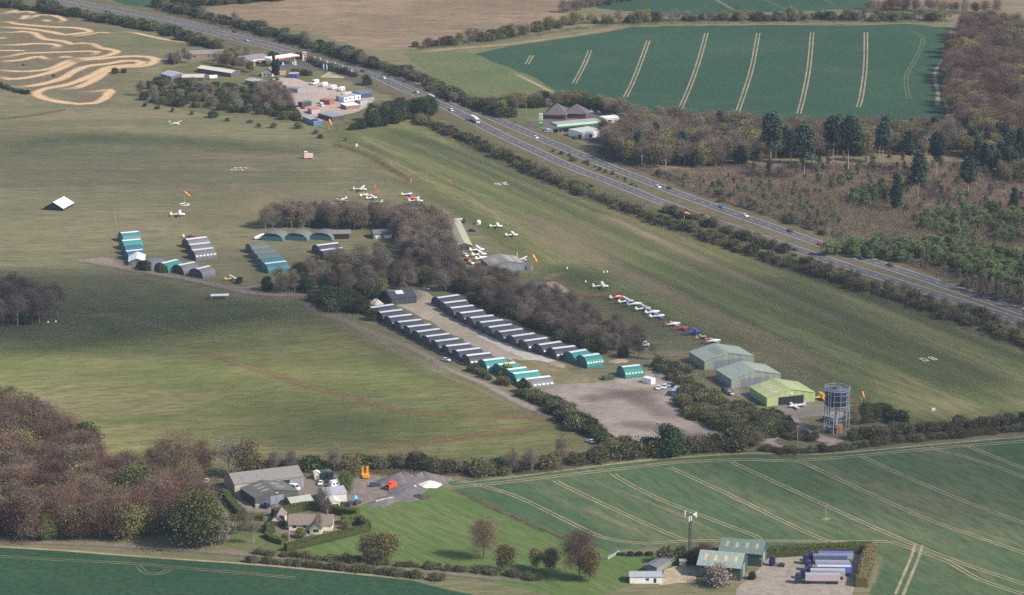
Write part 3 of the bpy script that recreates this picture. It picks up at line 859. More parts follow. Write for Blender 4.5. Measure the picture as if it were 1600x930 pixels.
# north-west group
tunnel((188, 363.6), (216, 361), 4.4, 10.5, TEALD, TEALD, 'teal arched hangar with white ridge, farthest of the stack by the wire', panes=False)
tunnel((190, 375.7), (219, 373), 4.4, 10.5, TEAL, TEALD, 'bright teal arched hangar, second of the stack by the wire', panes=False)
tunnel((193.5, 384.5), (220.5, 382), 4.2, 9.5, BLUES, BLUES, 'dark blue arched hangar without a white ridge', ridge=False, panes=False)
tunnel((196, 392), (222, 389.3), 4.3, 10.5, BLUES, BLUES, 'dark blue arched hangar with white ridge, beside the white roof', panes=False)
tunnel((224, 408.5), (248.7, 402), 4.4, 11.0, GREYS, CHAR, 'grey arched hangar without a ridge strip, behind two bushes', ridge=False, panes=False)
tunnel((251.5, 411), (276, 405), 4.4, 10.5, TEAL, BLUES, 'bright teal arched hangar with white ridge beside the bend of the track', panes=False)
tunnel((277.4, 414), (302.7, 409), 4.4, 10.5, GREYS, CHAR, 'grey arched hangar with white ridge, between the teal one and the end one', panes=False)
tunnel((305.5, 420), (325.8, 415), 4.4, 10.5, GREYS, CHAR, 'grey arched hangar with white ridge, nearest to the track', panes=False)
tunnel((289.8, 373.7), (322.4, 369.8), 4.3, 10.0, GREYS, CHAR, 'grey arched hangar beside the maroon aircraft, farthest of three', panes=False)
tunnel((294.9, 382), (327.5, 378.5), 4.3, 10.0, GREYS, CHAR, 'grey arched hangar, middle one of three on the open grass', panes=False)
tunnel((299.4, 390.6), (332.5, 386.7), 4.6, 11.0, GREYS, CHAR, 'grey arched hangar with its whole near side showing, nearest of three', panes='all')
for i, (a, b_, m_, rd, lb) in enumerate([((388.6, 381.6), (415, 378.8), GREYG, False, 'grey green arched hangar, farthest of the staggered five by the trees'), ((394, 390), (428, 386.7), GREYG, False, 'grey green arched hangar, second of the staggered five'), ((401, 397.4), (436.4, 394.8), GREYG, False, 'grey green arched hangar beside the plain teal one'), ((407, 405), (442, 401.6), TEALD, False, 'plain teal arched hangar with no white ridge'), ((412.7, 411.4), (446.5, 407.5), TEALD, True, 'teal arched hangar with white ridge at the edge of the trees')]):
    tunnel(a, b_, 4.3, 10.5, m_, m_, lb, ridge=rd, panes=False, group='staggered hangars by the central trees')
tunnel((493.7, 383), (527.5, 378.8), 4.3, 10.5, CHAR, CHAR, 'charcoal arched hangar with white ridge, half behind bare trees', panes=False)
tunnel((500, 390.8), (534, 386.3), 4.3, 10.5, CHAR, CHAR, 'charcoal arched hangar with white ridge, deeper among bare trees', panes=False)
for fa, ba, lb in (((424, 364.9), (433.5, 358.4), 'green arched hangar with teal front, beside the white covered trailer'), ((462, 364.7), (472, 358.2), 'green arched hangar with teal front, middle of three'), ((501, 363.9), (511, 357.4), 'green arched hangar with teal front, beside the brown open shed')):
    t = tunnel(fa, ba, 4.0, 12.4, GREYG, CHAR, lb, ridge=False, panes=False, name='arched_hangar', group='green arched hangars facing the grass')
    ln = (G(*fa, 4.0) - G(*ba, 4.0)).length
    mb = MB()
    mb.box(-ln / 2 + 0.02, -ln / 2 + 0.12, -5.9, 5.9, 0.03, 2.3)
    mb.build('front_panel', TEALD, t)

def building(name, label, cat, fl, fr, depth, eh, rh, axis, wall, roof, doors=(), sides=(), lights=(), group=None, over=0.25, windows=(), pts=None, flat=False, lmat=None, extra=None):
    """Gabled building: fl, fr = pixels of its front corners on the ground; axis 'y' has the gable in front."""
    A, B = G(*fl), G(*fr)
    d = B - A
    W = d.length
    D = depth
    t = thing(name, label, cat, (A.x, A.y, 0), math.atan2(d.y, d.x), group)
    mb = MB()
    if axis == 'y':
        mb.prism([(0, 0), (W, 0), (W, eh), (W / 2, rh), (0, eh)], 0, D)
    else:
        v = [(0, 0, 0), (0, D, 0), (0, D, eh), (0, D / 2, rh), (0, 0, eh)]
        mb.add(v + [(W, y, z) for _, y, z in v], [(0, 4, 3, 2, 1), (5, 6, 7, 8, 9), (0, 1, 6, 5), (1, 2, 7, 6), (2, 3, 8, 7), (3, 4, 9, 8), (4, 0, 5, 9)])
    mb.build('wall', wall, t)
    th, o = 0.12, over
    half = (W if axis == 'y' else D) / 2
    sl_ = (rh - eh) / half
    rb = MB()
    for s in (0, 1):
        p0 = (-o if s == 0 else 2 * half + o, eh - sl_ * o + 0.03)
        p1 = (half, rh + 0.03)
        q = [p0, p1, (p1[0], p1[1] + th), (p0[0], p0[1] + th)]
        if axis == 'y':
            rb.prism(q, -o, D + o)
        else:
            rb.add([(x, y, z) for x in (-o, W + o) for y, z in q], [(0, 1, 2, 3), (7, 6, 5, 4), (0, 4, 5, 1), (1, 5, 6, 2), (2, 6, 7, 3), (3, 7, 4, 0)])
    ro = rb.build('roof', roof, t)
    for x0, x1, z0, z1, m_ in doors:           # on the front, x as a share of the width
        b_ = MB()
        b_.box(x0 * W, x1 * W, -0.08, -0.01, z0, z1)
        if m_ is BLACK:
            b_.build('door_opening', m_, t)
        else:
            b_.build('door', m_, t)
            jb = MB()
            jb.box((x0 + x1) / 2 * W - 0.04, (x0 + x1) / 2 * W + 0.04, -0.12, -0.081, z0, z1)
    for x0, x1, z0, z1 in windows:
        b_ = MB()
        b_.box(x0 * W, x1 * W, -0.06, -0.01, z0, z1)
        b_.build('window', GLASS, t)
    for sd, y0, y1, z0, z1, m_, nm in sides:   # on the left (-1) or right (1) wall
        b_ = MB()
        if sd < 0:
            b_.box(-0.08, -0.01, y0 * D, y1 * D, z0, z1)
        else:
            b_.box(W + 0.01, W + 0.08, y0 * D, y1 * D, z0, z1)
        b_.build(nm, m_, t)
    for s, u0, u1, v0, v1 in lights:           # rooflights: slope s, u along the ridge, v up the slope
        q = []
        for v in (v0, v1):
            p = v * half if s == 0 else 2 * half - v * half
            q.append((p, eh + sl_ * v * half + th + 0.05))
        L_ = D if axis == 'y' else W
        b_ = MB()
        if axis == 'y':
            vs = [(q[0][0], u0 * L_, q[0][1]), (q[0][0], u1 * L_, q[0][1]), (q[1][0], u1 * L_, q[1][1]), (q[1][0], u0 * L_, q[1][1])]
        else:
            vs = [(u0 * L_, q[0][0], q[0][1]), (u1 * L_, q[0][0], q[0][1]), (u1 * L_, q[1][0], q[1][1]), (u0 * L_, q[1][0], q[1][1])]
        b_.add(vs + [(x, y, z - 0.04) for x, y, z in vs], [(0, 1, 2, 3), (7, 6, 5, 4), (0, 4, 5, 1), (1, 5, 6, 2), (2, 6, 7, 3), (3, 7, 4, 0)])
        b_.build('skylight', lmat or ROOFLT, ro)
    return t, W, D

def depth_of(fl, fr, bl_ground):
    A, B, D = G(*fl), G(*fr), G(*bl_ground)
    u = (B - A).normalized()
    v = Vector((-u.y, u.x, 0))
    return (D - A).dot(v), (D - A).dot(u)

# three large hangars
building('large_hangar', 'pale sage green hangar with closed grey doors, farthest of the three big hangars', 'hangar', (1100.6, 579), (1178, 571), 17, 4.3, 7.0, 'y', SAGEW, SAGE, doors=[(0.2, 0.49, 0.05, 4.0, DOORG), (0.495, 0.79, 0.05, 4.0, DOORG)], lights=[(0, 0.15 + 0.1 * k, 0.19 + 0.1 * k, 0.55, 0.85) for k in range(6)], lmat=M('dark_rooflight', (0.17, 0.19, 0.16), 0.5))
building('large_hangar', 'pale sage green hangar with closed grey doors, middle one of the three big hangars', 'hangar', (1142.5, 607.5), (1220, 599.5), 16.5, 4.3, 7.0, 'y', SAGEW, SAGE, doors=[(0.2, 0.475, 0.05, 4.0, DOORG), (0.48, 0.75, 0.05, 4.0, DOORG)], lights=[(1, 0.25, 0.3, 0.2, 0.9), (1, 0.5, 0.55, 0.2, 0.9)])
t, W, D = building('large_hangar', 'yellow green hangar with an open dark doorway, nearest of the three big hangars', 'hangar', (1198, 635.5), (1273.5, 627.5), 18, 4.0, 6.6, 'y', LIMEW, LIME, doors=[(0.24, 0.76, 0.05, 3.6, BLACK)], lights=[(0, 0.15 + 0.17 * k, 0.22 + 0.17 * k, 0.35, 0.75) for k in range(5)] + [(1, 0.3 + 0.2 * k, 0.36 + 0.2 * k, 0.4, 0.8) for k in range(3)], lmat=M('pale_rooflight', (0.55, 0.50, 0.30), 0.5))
mb = MB(); mb.box(W * 0.47, W * 0.53, -0.35, -0.05, 4.5, 4.9); mb.build('floodlight', WHITE, t)

# clubhouse, workshop and sheds in the middle
t, W, D = building('clubhouse', 'long low clubhouse with a pale two tone roof beside the parked aircraft', 'building', (714, 392), (737.5, 391.3), 56, 2.6, 3.9, 'y', M('dark_boards', (0.09, 0.085, 0.08)), corrugated('pale_olive_sheet', (0.34, 0.33, 0.24)), windows=[(0.2, 0.4, 1, 2), (0.6, 0.8, 1, 2)])
mb = MB(); mb.box(W * 0.2, W * 0.32, 48, 49, 3.2, 4.6); mb.build('chimney', WHITE, t)
building('maintenance_hangar', 'brown roofed hangar with pale roof panels beside a big orange windsock', 'hangar', (766, 426), (822, 422), 17, 3.2, 5.0, 'y', corrugated('grey_blue_wall', (0.20, 0.21, 0.23)), corrugated('brown_sheet', (0.235, 0.205, 0.175)), doors=[(0.3, 0.48, 0.05, 2.8, DOORG), (0.5, 0.72, 0.05, 2.8, DOORG)], lights=[(0, 0.2, 0.7, 0.3, 0.6), (1, 0.15, 0.85, 0.15, 0.35), (1, 0.15, 0.85, 0.55, 0.8)], lmat=M('beige_sheet', (0.33, 0.295, 0.24), 0.6))
building('barn', 'black barn with one white roof panel at the head of the hangar lane', 'barn', (612, 477), (651, 473.5), 15, 3.2, 5.0, 'x', CHAR, CHAR, doors=[(0.1, 0.5, 0.05, 2.8, M('dark_door', (0.07, 0.075, 0.08))), (0.52, 0.92, 0.05, 2.8, M('dark_door', (0.07, 0.075, 0.08)))], lights=[(1, 0.1, 0.4, 0.1, 0.95), (0, 0.3, 0.6, 0.5, 0.98)], lmat=RIDGEM)
building('open_shed', 'small brown shed with an open dark front beside the arched hangars', 'shed', (519, 374), (548, 373.5), 9, 2.8, 3.8, 'x', M('brown_boards', (0.17, 0.145, 0.12)), M('brown_roof', (0.19, 0.165, 0.145)), doors=[(0.06, 0.9, 0.05, 2.4, BLACK)])
building('store_shed', 'grey shed with a white sill under the central trees', 'shed', (584, 374), (613, 372.5), 9, 2.8, 4.0, 'x', M('grey_boards', (0.24, 0.235, 0.22)), GREYG, doors=[(0.1, 0.4, 0.1, 1.9, WHITE), (0.55, 0.95, 0.1, 1.9, WHITE)])
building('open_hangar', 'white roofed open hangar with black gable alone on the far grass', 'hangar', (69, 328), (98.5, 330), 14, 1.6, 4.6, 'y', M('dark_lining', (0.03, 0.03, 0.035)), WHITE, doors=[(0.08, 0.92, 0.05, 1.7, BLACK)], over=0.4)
building('gabled_hangar', 'small white and grey gabled hangar at the near end of the blue stack', 'hangar', (201, 416), (226, 415.5), 14, 2.4, 3.9, 'y', GREYS, WHITE, doors=[(0.2, 0.8, 0.05, 2.1, DOORG)])

# bottom right: two green barns
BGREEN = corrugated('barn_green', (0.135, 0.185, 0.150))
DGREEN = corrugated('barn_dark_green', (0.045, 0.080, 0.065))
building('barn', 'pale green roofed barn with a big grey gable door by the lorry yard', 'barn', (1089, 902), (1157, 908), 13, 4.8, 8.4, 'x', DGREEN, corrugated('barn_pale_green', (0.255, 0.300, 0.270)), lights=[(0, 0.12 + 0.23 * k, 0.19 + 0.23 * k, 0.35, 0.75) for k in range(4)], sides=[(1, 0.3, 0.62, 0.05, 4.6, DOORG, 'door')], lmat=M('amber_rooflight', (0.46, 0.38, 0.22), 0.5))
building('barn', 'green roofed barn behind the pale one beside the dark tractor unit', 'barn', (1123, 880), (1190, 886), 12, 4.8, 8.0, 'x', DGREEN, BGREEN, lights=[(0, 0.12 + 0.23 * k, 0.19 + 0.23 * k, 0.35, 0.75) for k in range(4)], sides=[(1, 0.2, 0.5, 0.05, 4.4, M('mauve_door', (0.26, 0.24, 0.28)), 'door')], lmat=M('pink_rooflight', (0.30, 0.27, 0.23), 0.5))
building('long_shed', 'low grey shed running away beside the mast compound', 'shed', (1026, 897), (1060, 876), 5, 2.4, 3.0, 'x', M('grey_green_boards', (0.20, 0.22, 0.19)), GREYS)
building('mobile_home', 'white mobile home with a ribbed grey roof at the bottom edge', 'mobile home', (984, 912), (1034, 912), 6, 2.6, 3.4, 'x', WHITE, corrugated('ribbed_grey', (0.36, 0.37, 0.40), 0.5, 0.5, 0.8), windows=[(0.5, 0.6, 1.2, 2.0), (0.75, 0.83, 0.3, 2.0)])
building('garden_shed', 'small grey shed beside the mast compound fence', 'shed', (1062, 886), (1072, 886), 2.6, 2.2, 2.6, 'x', M('shed_boards', (0.34, 0.32, 0.29)), M('shed_felt', (0.30, 0.28, 0.26)))

# lower left: farm yard
building('long_barn', 'long barn with pale block wall and weathered grey roof above the farm yard', 'barn', (367, 775), (474, 762), 14, 4.7, 7.2, 'x', M('block_wall', (0.40, 0.36, 0.31), 0.9, 0.15), corrugated('weathered_grey_roof', (0.215, 0.195, 0.180)), doors=[(0.21, 0.40, 0.05, 3.9, DOORG), (0.62, 0.80, 0.05, 4.1, BLACK), (0.805, 0.99, 0.05, 4.4, DOORG)], lights=[(0, 0.12, 0.15, 0.4, 0.6), (0, 0.35, 0.38, 0.4, 0.6), (0, 0.62, 0.65, 0.4, 0.6)], lmat=M('dull_light', (0.17, 0.16, 0.15)))
t, W, D = building('barn', 'dark green barn with a grey gable door in the farm yard', 'barn', (399, 792), (466, 781), 14, 3.6, 5.6, 'y', M('dark_olive_sheet', (0.075, 0.080, 0.070)), corrugated('dark_olive_roof', (0.120, 0.120, 0.100)), doors=[(0.35, 0.5, 0.05, 3.3, DOORG), (0.505, 0.66, 0.05, 3.3, DOORG)], lights=[(0, 0.2 + 0.25 * k, 0.3 + 0.25 * k, 0.45, 0.8) for k in range(3)] + [(1, 0.3, 0.4, 0.4, 0.8), (1, 0.6, 0.7, 0.4, 0.8)], lmat=M('olive_rooflight', (0.26, 0.25, 0.20)))
mb = MB(); mb.box(W * 0.48, W * 0.52, -0.3, -0.05, 4.2, 4.5); mb.build('floodlight', WHITE, t)
building('workshop', 'pale walled workshop with a blue grey roof beside the farm yard', 'workshop', (509, 787), (542, 783), 9, 3.3, 5.0, 'x', M('pale_mauve_wall', (0.52, 0.49, 0.50), 0.8, 0.06), corrugated('blue_grey_roof', (0.30, 0.315, 0.36)))
building('lean_to', 'low lean to with a pale green roof in front of the dark barn', 'shed', (455, 794), (489, 789), 7, 1.9, 3.2, 'x', M('lean_wall', (0.12, 0.12, 0.10)), corrugated('pale_green_roof', (0.36, 0.37, 0.29)))
building('kiosk', 'small cream cabin with two dark windows beside three parked cars', 'cabin', (519, 795), (531, 794), 7, 2.5, 3.0, 'y', WARMW, M('cream_roof', (0.64, 0.60, 0.50)), windows=[(0.2, 0.42, 1.0, 2.0), (0.58, 0.8, 1.0, 2.0)])
building('hut', 'tall cream hut against the trees behind the farm yard', 'hut', (491.5, 750), (500, 749.5), 3, 2.7, 3.2, 'y', WARMW, WARMW, doors=[(0.3, 0.7, 0.05, 1.9, M('pinkish_door', (0.5, 0.4, 0.36)))])
building('store_container', 'dark green container under the trees behind the farm yard, beside the tall hut', 'container', (501, 750), (511, 749), 5, 2.5, 2.6, 'y', M('container_green', (0.04, 0.09, 0.07)), M('container_green', (0.04, 0.09, 0.07)), over=0.02)
building('store_container', 'dark green container nearest the white caravan in the farm yard', 'container', (512, 749), (521, 748), 5, 2.5, 2.6, 'y', M('container_grey_green', (0.10, 0.12, 0.10)), M('container_grey_green', (0.10, 0.12, 0.10)), over=0.02)

# the bungalow
TILE = M('brown_tiles', (0.195, 0.150, 0.130), 0.9, 0.2, 1.5)
t, W, D = building('bungalow', 'cream bungalow with a brown tiled roof inside clipped hedges', 'house', (452, 829), (519, 829.5), 9.5, 2.5, 5.0, 'x', WARMW, TILE, windows=[(0.08, 0.16, 1.0, 2.0), (0.32, 0.40, 1.0, 2.0)], sides=[(1, 0.35, 0.55, 0.9, 2.0, GLASS, 'window')], over=0.45)
wg = MB(); wg.prism([(W * .50, 0), (W * .78, 0), (W * .78, 2.5), (W * .64, 4.4), (W * .50, 2.5)], -4.2, -0.02); wg.build('front_wing', WARMW, t)
rb = MB()
for s in (-1, 1):
    x0, x1 = W * .64 + s * W * .155, W * .64
    rb.prism([(x0, 2.35), (x1, 4.45), (x1, 4.6), (x0, 2.5)], -4.5, 4.4)
rb.build('wing_roof', TILE, t)
mb = MB(); mb.box(W * .58, W * .70, -4.28, -4.21, 0.9, 2.0); mb.build('window', GLASS, t)
mb = MB(); mb.box(W * .86, W * .885, 4.3, 5.0, 4.6, 6.6); mb.build('chimney', M('brick_red', (0.33, 0.17, 0.11)), t)
t, W, D = building('garage', 'cream garage with a tiled roof and a dark red door beside the bungalow', 'garage', (425, 822.5), (441, 823), 10, 2.5, 4.4, 'y', WARMW, TILE, doors=[(0.05, 0.95, 0.05, 2.1, M('red_brown_door', (0.14, 0.07, 0.06)))], over=0.35)
mb = MB(); mb.box(W + .01, W + .07, 3, 4, .9, 2.0); mb.build('window', GLASS, t)

# hut and low building by the water tower
building('brick_hut', 'small orange brick hut at the foot of the water tower', 'hut', (1307, 678), (1316.5, 677), 3.2, 2.6, 3.6, 'x', M('orange_brick', (0.42, 0.20, 0.12), 0.9, 0.2), M('red_tiles', (0.32, 0.17, 0.13)))
building('flat_store', 'low store with a flat pinkish roof behind the water tower', 'store', (1285, 659), (1306, 664), 9, 2.6, 2.75, 'x', M('teal_store_wall', (0.08, 0.12, 0.12)), M('pink_felt', (0.36, 0.31, 0.27)))

# roadside buildings beyond the airfield
building('roadside_house', 'long brown roofed house screened by bare trees near the motocross track', 'house', (297, 92), (352, 90), 11, 2.8, 4.6, 'x', M('brown_wall', (0.24, 0.18, 0.15)), M('mauve_tiles', (0.21, 0.18, 0.18), 0.9), windows=[(0.1, 0.16, 1, 2), (0.5, 0.56, 1, 2)])
building('farm_shed', 'grey blue sheeted shed among scrub beside the caravan yard', 'shed', (268, 127), (292, 124), 14, 3.0, 4.4, 'y', GREYS, corrugated('pale_blue_sheet', (0.34, 0.35, 0.40)))
building('farm_shed', 'long shed with a cream roof behind the thorn scrub', 'shed', (308, 113), (361, 121), 9, 2.8, 4.0, 'x', M('shed_dark', (0.10, 0.09, 0.09)), corrugated('cream_sheet', (0.60, 0.54, 0.44)))
building('farm_shed', 'low shed with a pale buff roof next to the white tank', 'shed', (284, 127), (318, 127), 12, 2.4, 3.4, 'x', M('shed_dark', (0.10, 0.09, 0.09)), corrugated('buff_sheet', (0.52, 0.46, 0.37)))
building('farm_shed', 'brown shed with a grey roof behind the bare trees of the yard', 'shed', (383, 132), (411, 137), 9, 2.8, 3.8, 'x', M('shed_brown', (0.20, 0.16, 0.14)), M('grey_felt', (0.36, 0.33, 0.31)))
building('cottage', 'small cream cottage beside the tall dark conifers', 'house', (409, 120.5), (424.5, 121), 10, 3.2, 5.2, 'y', WARMW, TILE, windows=[(0.2, 0.35, 1.2, 2.2), (0.62, 0.78, 1.2, 2.2)])
t, W, D = building('service_shop', 'roadside shop with a slate grey roof and red and white front', 'shop', (382, 104.5), (422, 99.5), 16, 3.6, 5.8, 'x', M('shop_wall', (0.50, 0.44, 0.36)), M('slate_grey', (0.19, 0.19, 0.21), 0.8), windows=[(0.42, 0.6, 0.5, 2.4), (0.65, 0.85, 0.5, 2.4)])
RED = M('sign_red', (0.62, 0.045, 0.035), 0.4, 0.05)
mb = MB(); mb.box(W * .2, W * 1.0, -.5, -.3, 3.0, 3.9); mb.build('white_fascia', WHITE, t)
mb = MB(); mb.box(W * .45, W * 1.0, -.58, -.51, 3.05, 3.45); mb.build('red_fascia', RED, t)
# ------------------------------------------------------------------ petrol stations
t = thing('station_canopy', 'red and white petrol station canopy on posts beside the tall price totem', 'canopy', (0, 0, 0))
A, B = G(424, 106), G(468, 99.5)
d = B - A
t.location = (A.x, A.y, 0); t.rotation_euler = (0, 0, math.atan2(d.y, d.x))
W = d.length
mb = MB(); mb.box(0, W, 0.02, 9, 5.0, 5.9); mb.build('canopy_roof', WHITE, t)
mb = MB(); mb.box(0, W - 1.2, -0.08, 0, 5.2, 5.65); mb.build('red_band', RED, t)
for x, y in ((2.5, 2), (2.5, 7), (W - 2.5, 2), (W - 2.5, 7)):
    mb = MB(); mb.tube((x, y, 0), (x, y, 5.0), 0.2, n=8); mb.build('post', WHITE, t)
for px, py in ((442.3, 101.5), (458, 101), (462, 101.8)):
    p = G(px, py)
    t = thing('fuel_pump', {442.3: 'red and white fuel pump under the canopy, nearest the dark conifers', 458: 'red topped fuel pump under the canopy end, beside a white pump', 462: 'white fuel pump at the outer end of the red canopy'}[px], 'fuel pump', p, 0, 'fuel pumps at the red station')
    mb = MB(); mb.box(-.5, .5, -.35, .35, .1, 2.0); mb.build('pump_body', WHITE, t)
    mb = MB(); mb.box(-.55, .55, -.4, .4, 2.0, 2.7); mb.build('pump_head', RED if px < 460 else WHITE, t)
    mb = MB(); mb.box(-.9, .9, -.7, .7, 0, .1); mb.build('pump_base', concrete, t)
p = G(476, 96.5)
BLUE = M('sign_blue', (0.06, 0.13, 0.42), 0.4, 0.05)
t = thing('price_totem', 'tall white price totem with red and blue panels beside the dual carriageway', 'sign', p, 0)
mb = MB(); mb.box(-1.3, 1.3, -.25, .25, 0, 6.6); mb.build('totem_body', WHITE, t)
for z0, z1, m_ in ((5.0, 6.0, RED), (3.6, 4.6, RED), (2.2, 3.2, BLUE), (1.6, 2.0, RED)):
    mb = MB(); mb.box(-.9 if z0 > 4.9 else -.2, 1.1, -.32, -.251, z0, z1); mb.build('sign_panel', m_, t)
FLAG = M('pale_blue_flag', (0.30, 0.44, 0.62), 0.7, 0.1)
for i, (px, py) in enumerate([(491, 98), (500, 100), (511, 104.5), (523, 107), (535, 112.5), (549, 118), (505, 110), (510, 111), (567, 130)]):
    t = thing('banner_flag', 'pale blue feather banner flag along the slip road by the caravan yard', 'flag', G(px, py), R(20), 'pale blue banner flags on the slip road')
    mb = MB(); mb.tube((0, 0, 0), (0, 0, 4.4), 0.05, n=5); mb.build('pole', STEEL, t)
    mb = MB(); mb.prism([(0.06, .8), (.75, 1.0), (.8, 3.6), (.45, 4.3), (0.06, 4.4)], -.03, .03); mb.build('banner', FLAG, t)

# the green station
GREEN = M('station_green', (0.02, 0.30, 0.11), 0.4, 0.05)
YEL = M('sign_yellow', (0.75, 0.62, 0.05), 0.4, 0.05)
PALEG = M('pale_green_fascia', (0.42, 0.68, 0.46), 0.4, 0.05)
A, B = G(870.6, 209.5), G(941, 203)
d = B - A
t = thing('station_canopy', 'long flat petrol canopy with a pale green fascia on grey posts', 'canopy', (A.x, A.y, 0), math.atan2(d.y, d.x))
W = d.length
mb = MB(); mb.box(0, W, 0, 10, 4.6, 5.5); mb.build('canopy_roof', M('canopy_grey', (0.30, 0.29, 0.29), 0.8), t)
mb = MB(); mb.box(-.05, W + .05, -.1, -.01, 4.4, 5.7); mb.build('fascia', PALEG, t)
mb = MB(); mb.box(-.1, -.01, -.1, 10, 4.4, 5.7); mb.build('fascia', M('dull_green_fascia', (0.16, 0.24, 0.19), 0.5), t)
for k in range(4):
    x = W * (0.08 + 0.27 * k)
    mb = MB(); mb.tube((x, 3, 0), (x, 3, 4.6), .25, n=8); mb.build('post', STEEL, t)
for k in range(4):
    p = A + d * (0.11 + 0.27 * k)
    q = thing('fuel_pump', f'grey fuel pump under the long green canopy, {ORD[k]} from the totem end', 'fuel pump', (p.x, p.y + 3, 0), 0, 'fuel pumps at the green station')
    mb = MB(); mb.box(-.5, .5, -.35, .35, .12, 1.6); mb.build('pump_body', GREYS, q)
    mb = MB(); mb.box(-.6, .6, -.4, .4, 1.6, 2.1); mb.build('pump_head', GREEN, q)
    mb = MB(); mb.box(-1.2, 1.2, -.6, .6, 0, .12); mb.build('pump_base', concrete, q)
t = thing('price_totem', 'tall white and green totem with a yellow sunburst emblem by the carriageway', 'sign', G(845.2, 199.5), R(-5))
mb = MB(); mb.box(-1.1, 1.1, -.25, .25, 0, 8.9); mb.build('totem_body', WHITE, t)
mb = MB(); mb.box(-1.14, 1.14, -.3, .3, 0.2, 4.6); mb.build('green_panel', GREEN, t)
mb = MB(); mb.box(-1.0, 1.0, -.36, -.301, 2.6, 3.6); mb.build('yellow_panel', YEL, t)
def star(r0, r1, n, y, z):
    b_ = MB()
    P = [((r0 if k % 2 else r1) * math.cos(math.pi * k / n), z + (r0 if k % 2 else r1) * math.sin(math.pi * k / n)) for k in range(2 * n)]
    b_.prism(P, y - .03, y)
    return b_
e = star(.72, .9, 12, -.27, 7.6).build('emblem', GREEN, t)
star(.5, .66, 12, -.31, 7.6).build('emblem_centre', YEL, e)
star(.2, .3, 10, -.35, 7.6).build('emblem_core', WHITE, e)
for k in range(2):
    mb = MB(); mb.box(-.7, .7, -.3, -.26, 5.0 + .8 * k, 5.4 + .8 * k); mb.build('price_panel', GREEN, t)

def hip(mb, x0, x1, y0, y1, z0, z1):
    cx, cy = (x0 + x1) / 2, (y0 + y1) / 2
    mb.add([(x0, y0, z0), (x1, y0, z0), (x1, y1, z0), (x0, y1, z0), (cx, cy, z1)], [(0, 1, 4), (1, 2, 4), (2, 3, 4), (3, 0, 4), (3, 2, 1, 0)])
A, B = G(850, 187), G(886, 188)
d = B - A
t = thing('restaurant', 'roadside restaurant with twin dark pyramid roofs behind the green canopy', 'restaurant', (A.x, A.y, 0), math.atan2(d.y, d.x))
W = d.length
SLATE = M('dark_slate', (0.105, 0.092, 0.095), 0.85, 0.15)
mb = MB(); mb.box(.8, W - .8, .8, 15, 0, 3.2); mb.box(W - .79, W + 11, 5.8, 17, 0, 3.0); mb.build('wall', M('dark_brick', (0.13, 0.085, 0.07), 0.9), t)
mb = MB(); hip(mb, 0, W, 0, 16, 3.2, 9.0); mb.build('roof', SLATE, t)
mb = MB(); hip(mb, W - 3, W + 12, 5, 18, 3.05, 8.2); mb.build('roof', SLATE, t)
mb = MB(); mb.box(.9, W - .9, .7, .79, 2.3, 2.9); mb.build('timber_band', M('timber_band', (0.36, 0.22, 0.13)), t)
for k in range(3):
    mb = MB(); mb.box(W * (.1 + .27 * k), W * (.3 + .27 * k), .7, .78, .8, 2.1); mb.build('window', GLASS, t)
building('service_building', 'white walled flat grey roofed building beside the green canopy', 'building', (910.5, 218), (940, 213.5), 14, 3.9, 4.1, 'x', WHITE, M('pale_grey_felt', (0.42, 0.44, 0.42), 0.8), sides=[(-1, .1, .3, .3, 2.4, GLASS, 'window')], windows=[(.35, .5, .4, 2.2)], over=.1)
building('service_kiosk', 'small white flat roofed kiosk at the end of the green canopy', 'building', (946, 193), (970, 191), 9, 2.8, 2.95, 'x', WHITE, M('off_white_felt', (0.62, 0.62, 0.58), 0.8), windows=[(.2, .4, .8, 2.0)], over=.15)

# ------------------------------------------------------------------ containers, cabins and yard stores
def container(label, fl, fr, depth, h, body, roof, cat='container', name='yard_container', doors=True, windows=0):
    A, B = G(*fl), G(*fr)
    d = B - A
    W = d.length
    t = thing(name, label, cat, (A.x, A.y, 0), math.atan2(d.y, d.x))
    mb = MB(); mb.box(0, W, 0, depth, .12, h); mb.build('body', body, t)
    mb = MB(); mb.box(-.06, W + .06, -.06, depth + .06, h, h + .12); mb.build('roof', roof, t)
    if windows:
        for k in range(windows):
            mb = MB(); mb.box(W * (k + .3) / windows, W * (k + .7) / windows, -.05, -.005, h * .4, h * .75); mb.build('window', GLASS, t)
    elif doors:
        for k in (0, 1):
            mb = MB(); mb.box(-.05, -.005, depth * (.04 + .48 * k), depth * (.48 + .48 * k), .2, h - .1); mb.build('door', body, t)
    return t
CB = lambda n, c: corrugated(n, c, 0.6, 0.25, 3.0)
container('blue container beside the orange crate store in the roadside yard', (450, 122), (464, 122.5), 7, 2.7, CB('deep_blue_box', (0.05, 0.07, 0.27)), CB('buff_lid', (0.42, 0.34, 0.30)))
container('orange brown crate store near the cream cottage', (433, 118), (447, 117.5), 4, 2.2, M('orange_crate', (0.50, 0.30, 0.16)), M('crate_top', (0.40, 0.27, 0.2)), 'crate')
container('long white site cabin with a pale blue roof in the roadside yard', (537.5, 160), (563.5, 155.5), 7, 3.0, WHITE, CB('pale_blue_roof', (0.32, 0.37, 0.46)), 'cabin', 'site_cabin', windows=4)
container('grey steel container butted against the white site cabin', (525, 157.5), (537, 159.5), 8, 2.8, CB('steel_box', (0.30, 0.33, 0.37)), CB('steel_lid', (0.30, 0.36, 0.44)))
container('dark blue container behind the white site cabin', (564, 154), (581, 152), 10, 2.9, CB('night_blue_box', (0.05, 0.07, 0.12)), CB('night_blue_lid', (0.14, 0.18, 0.27)))
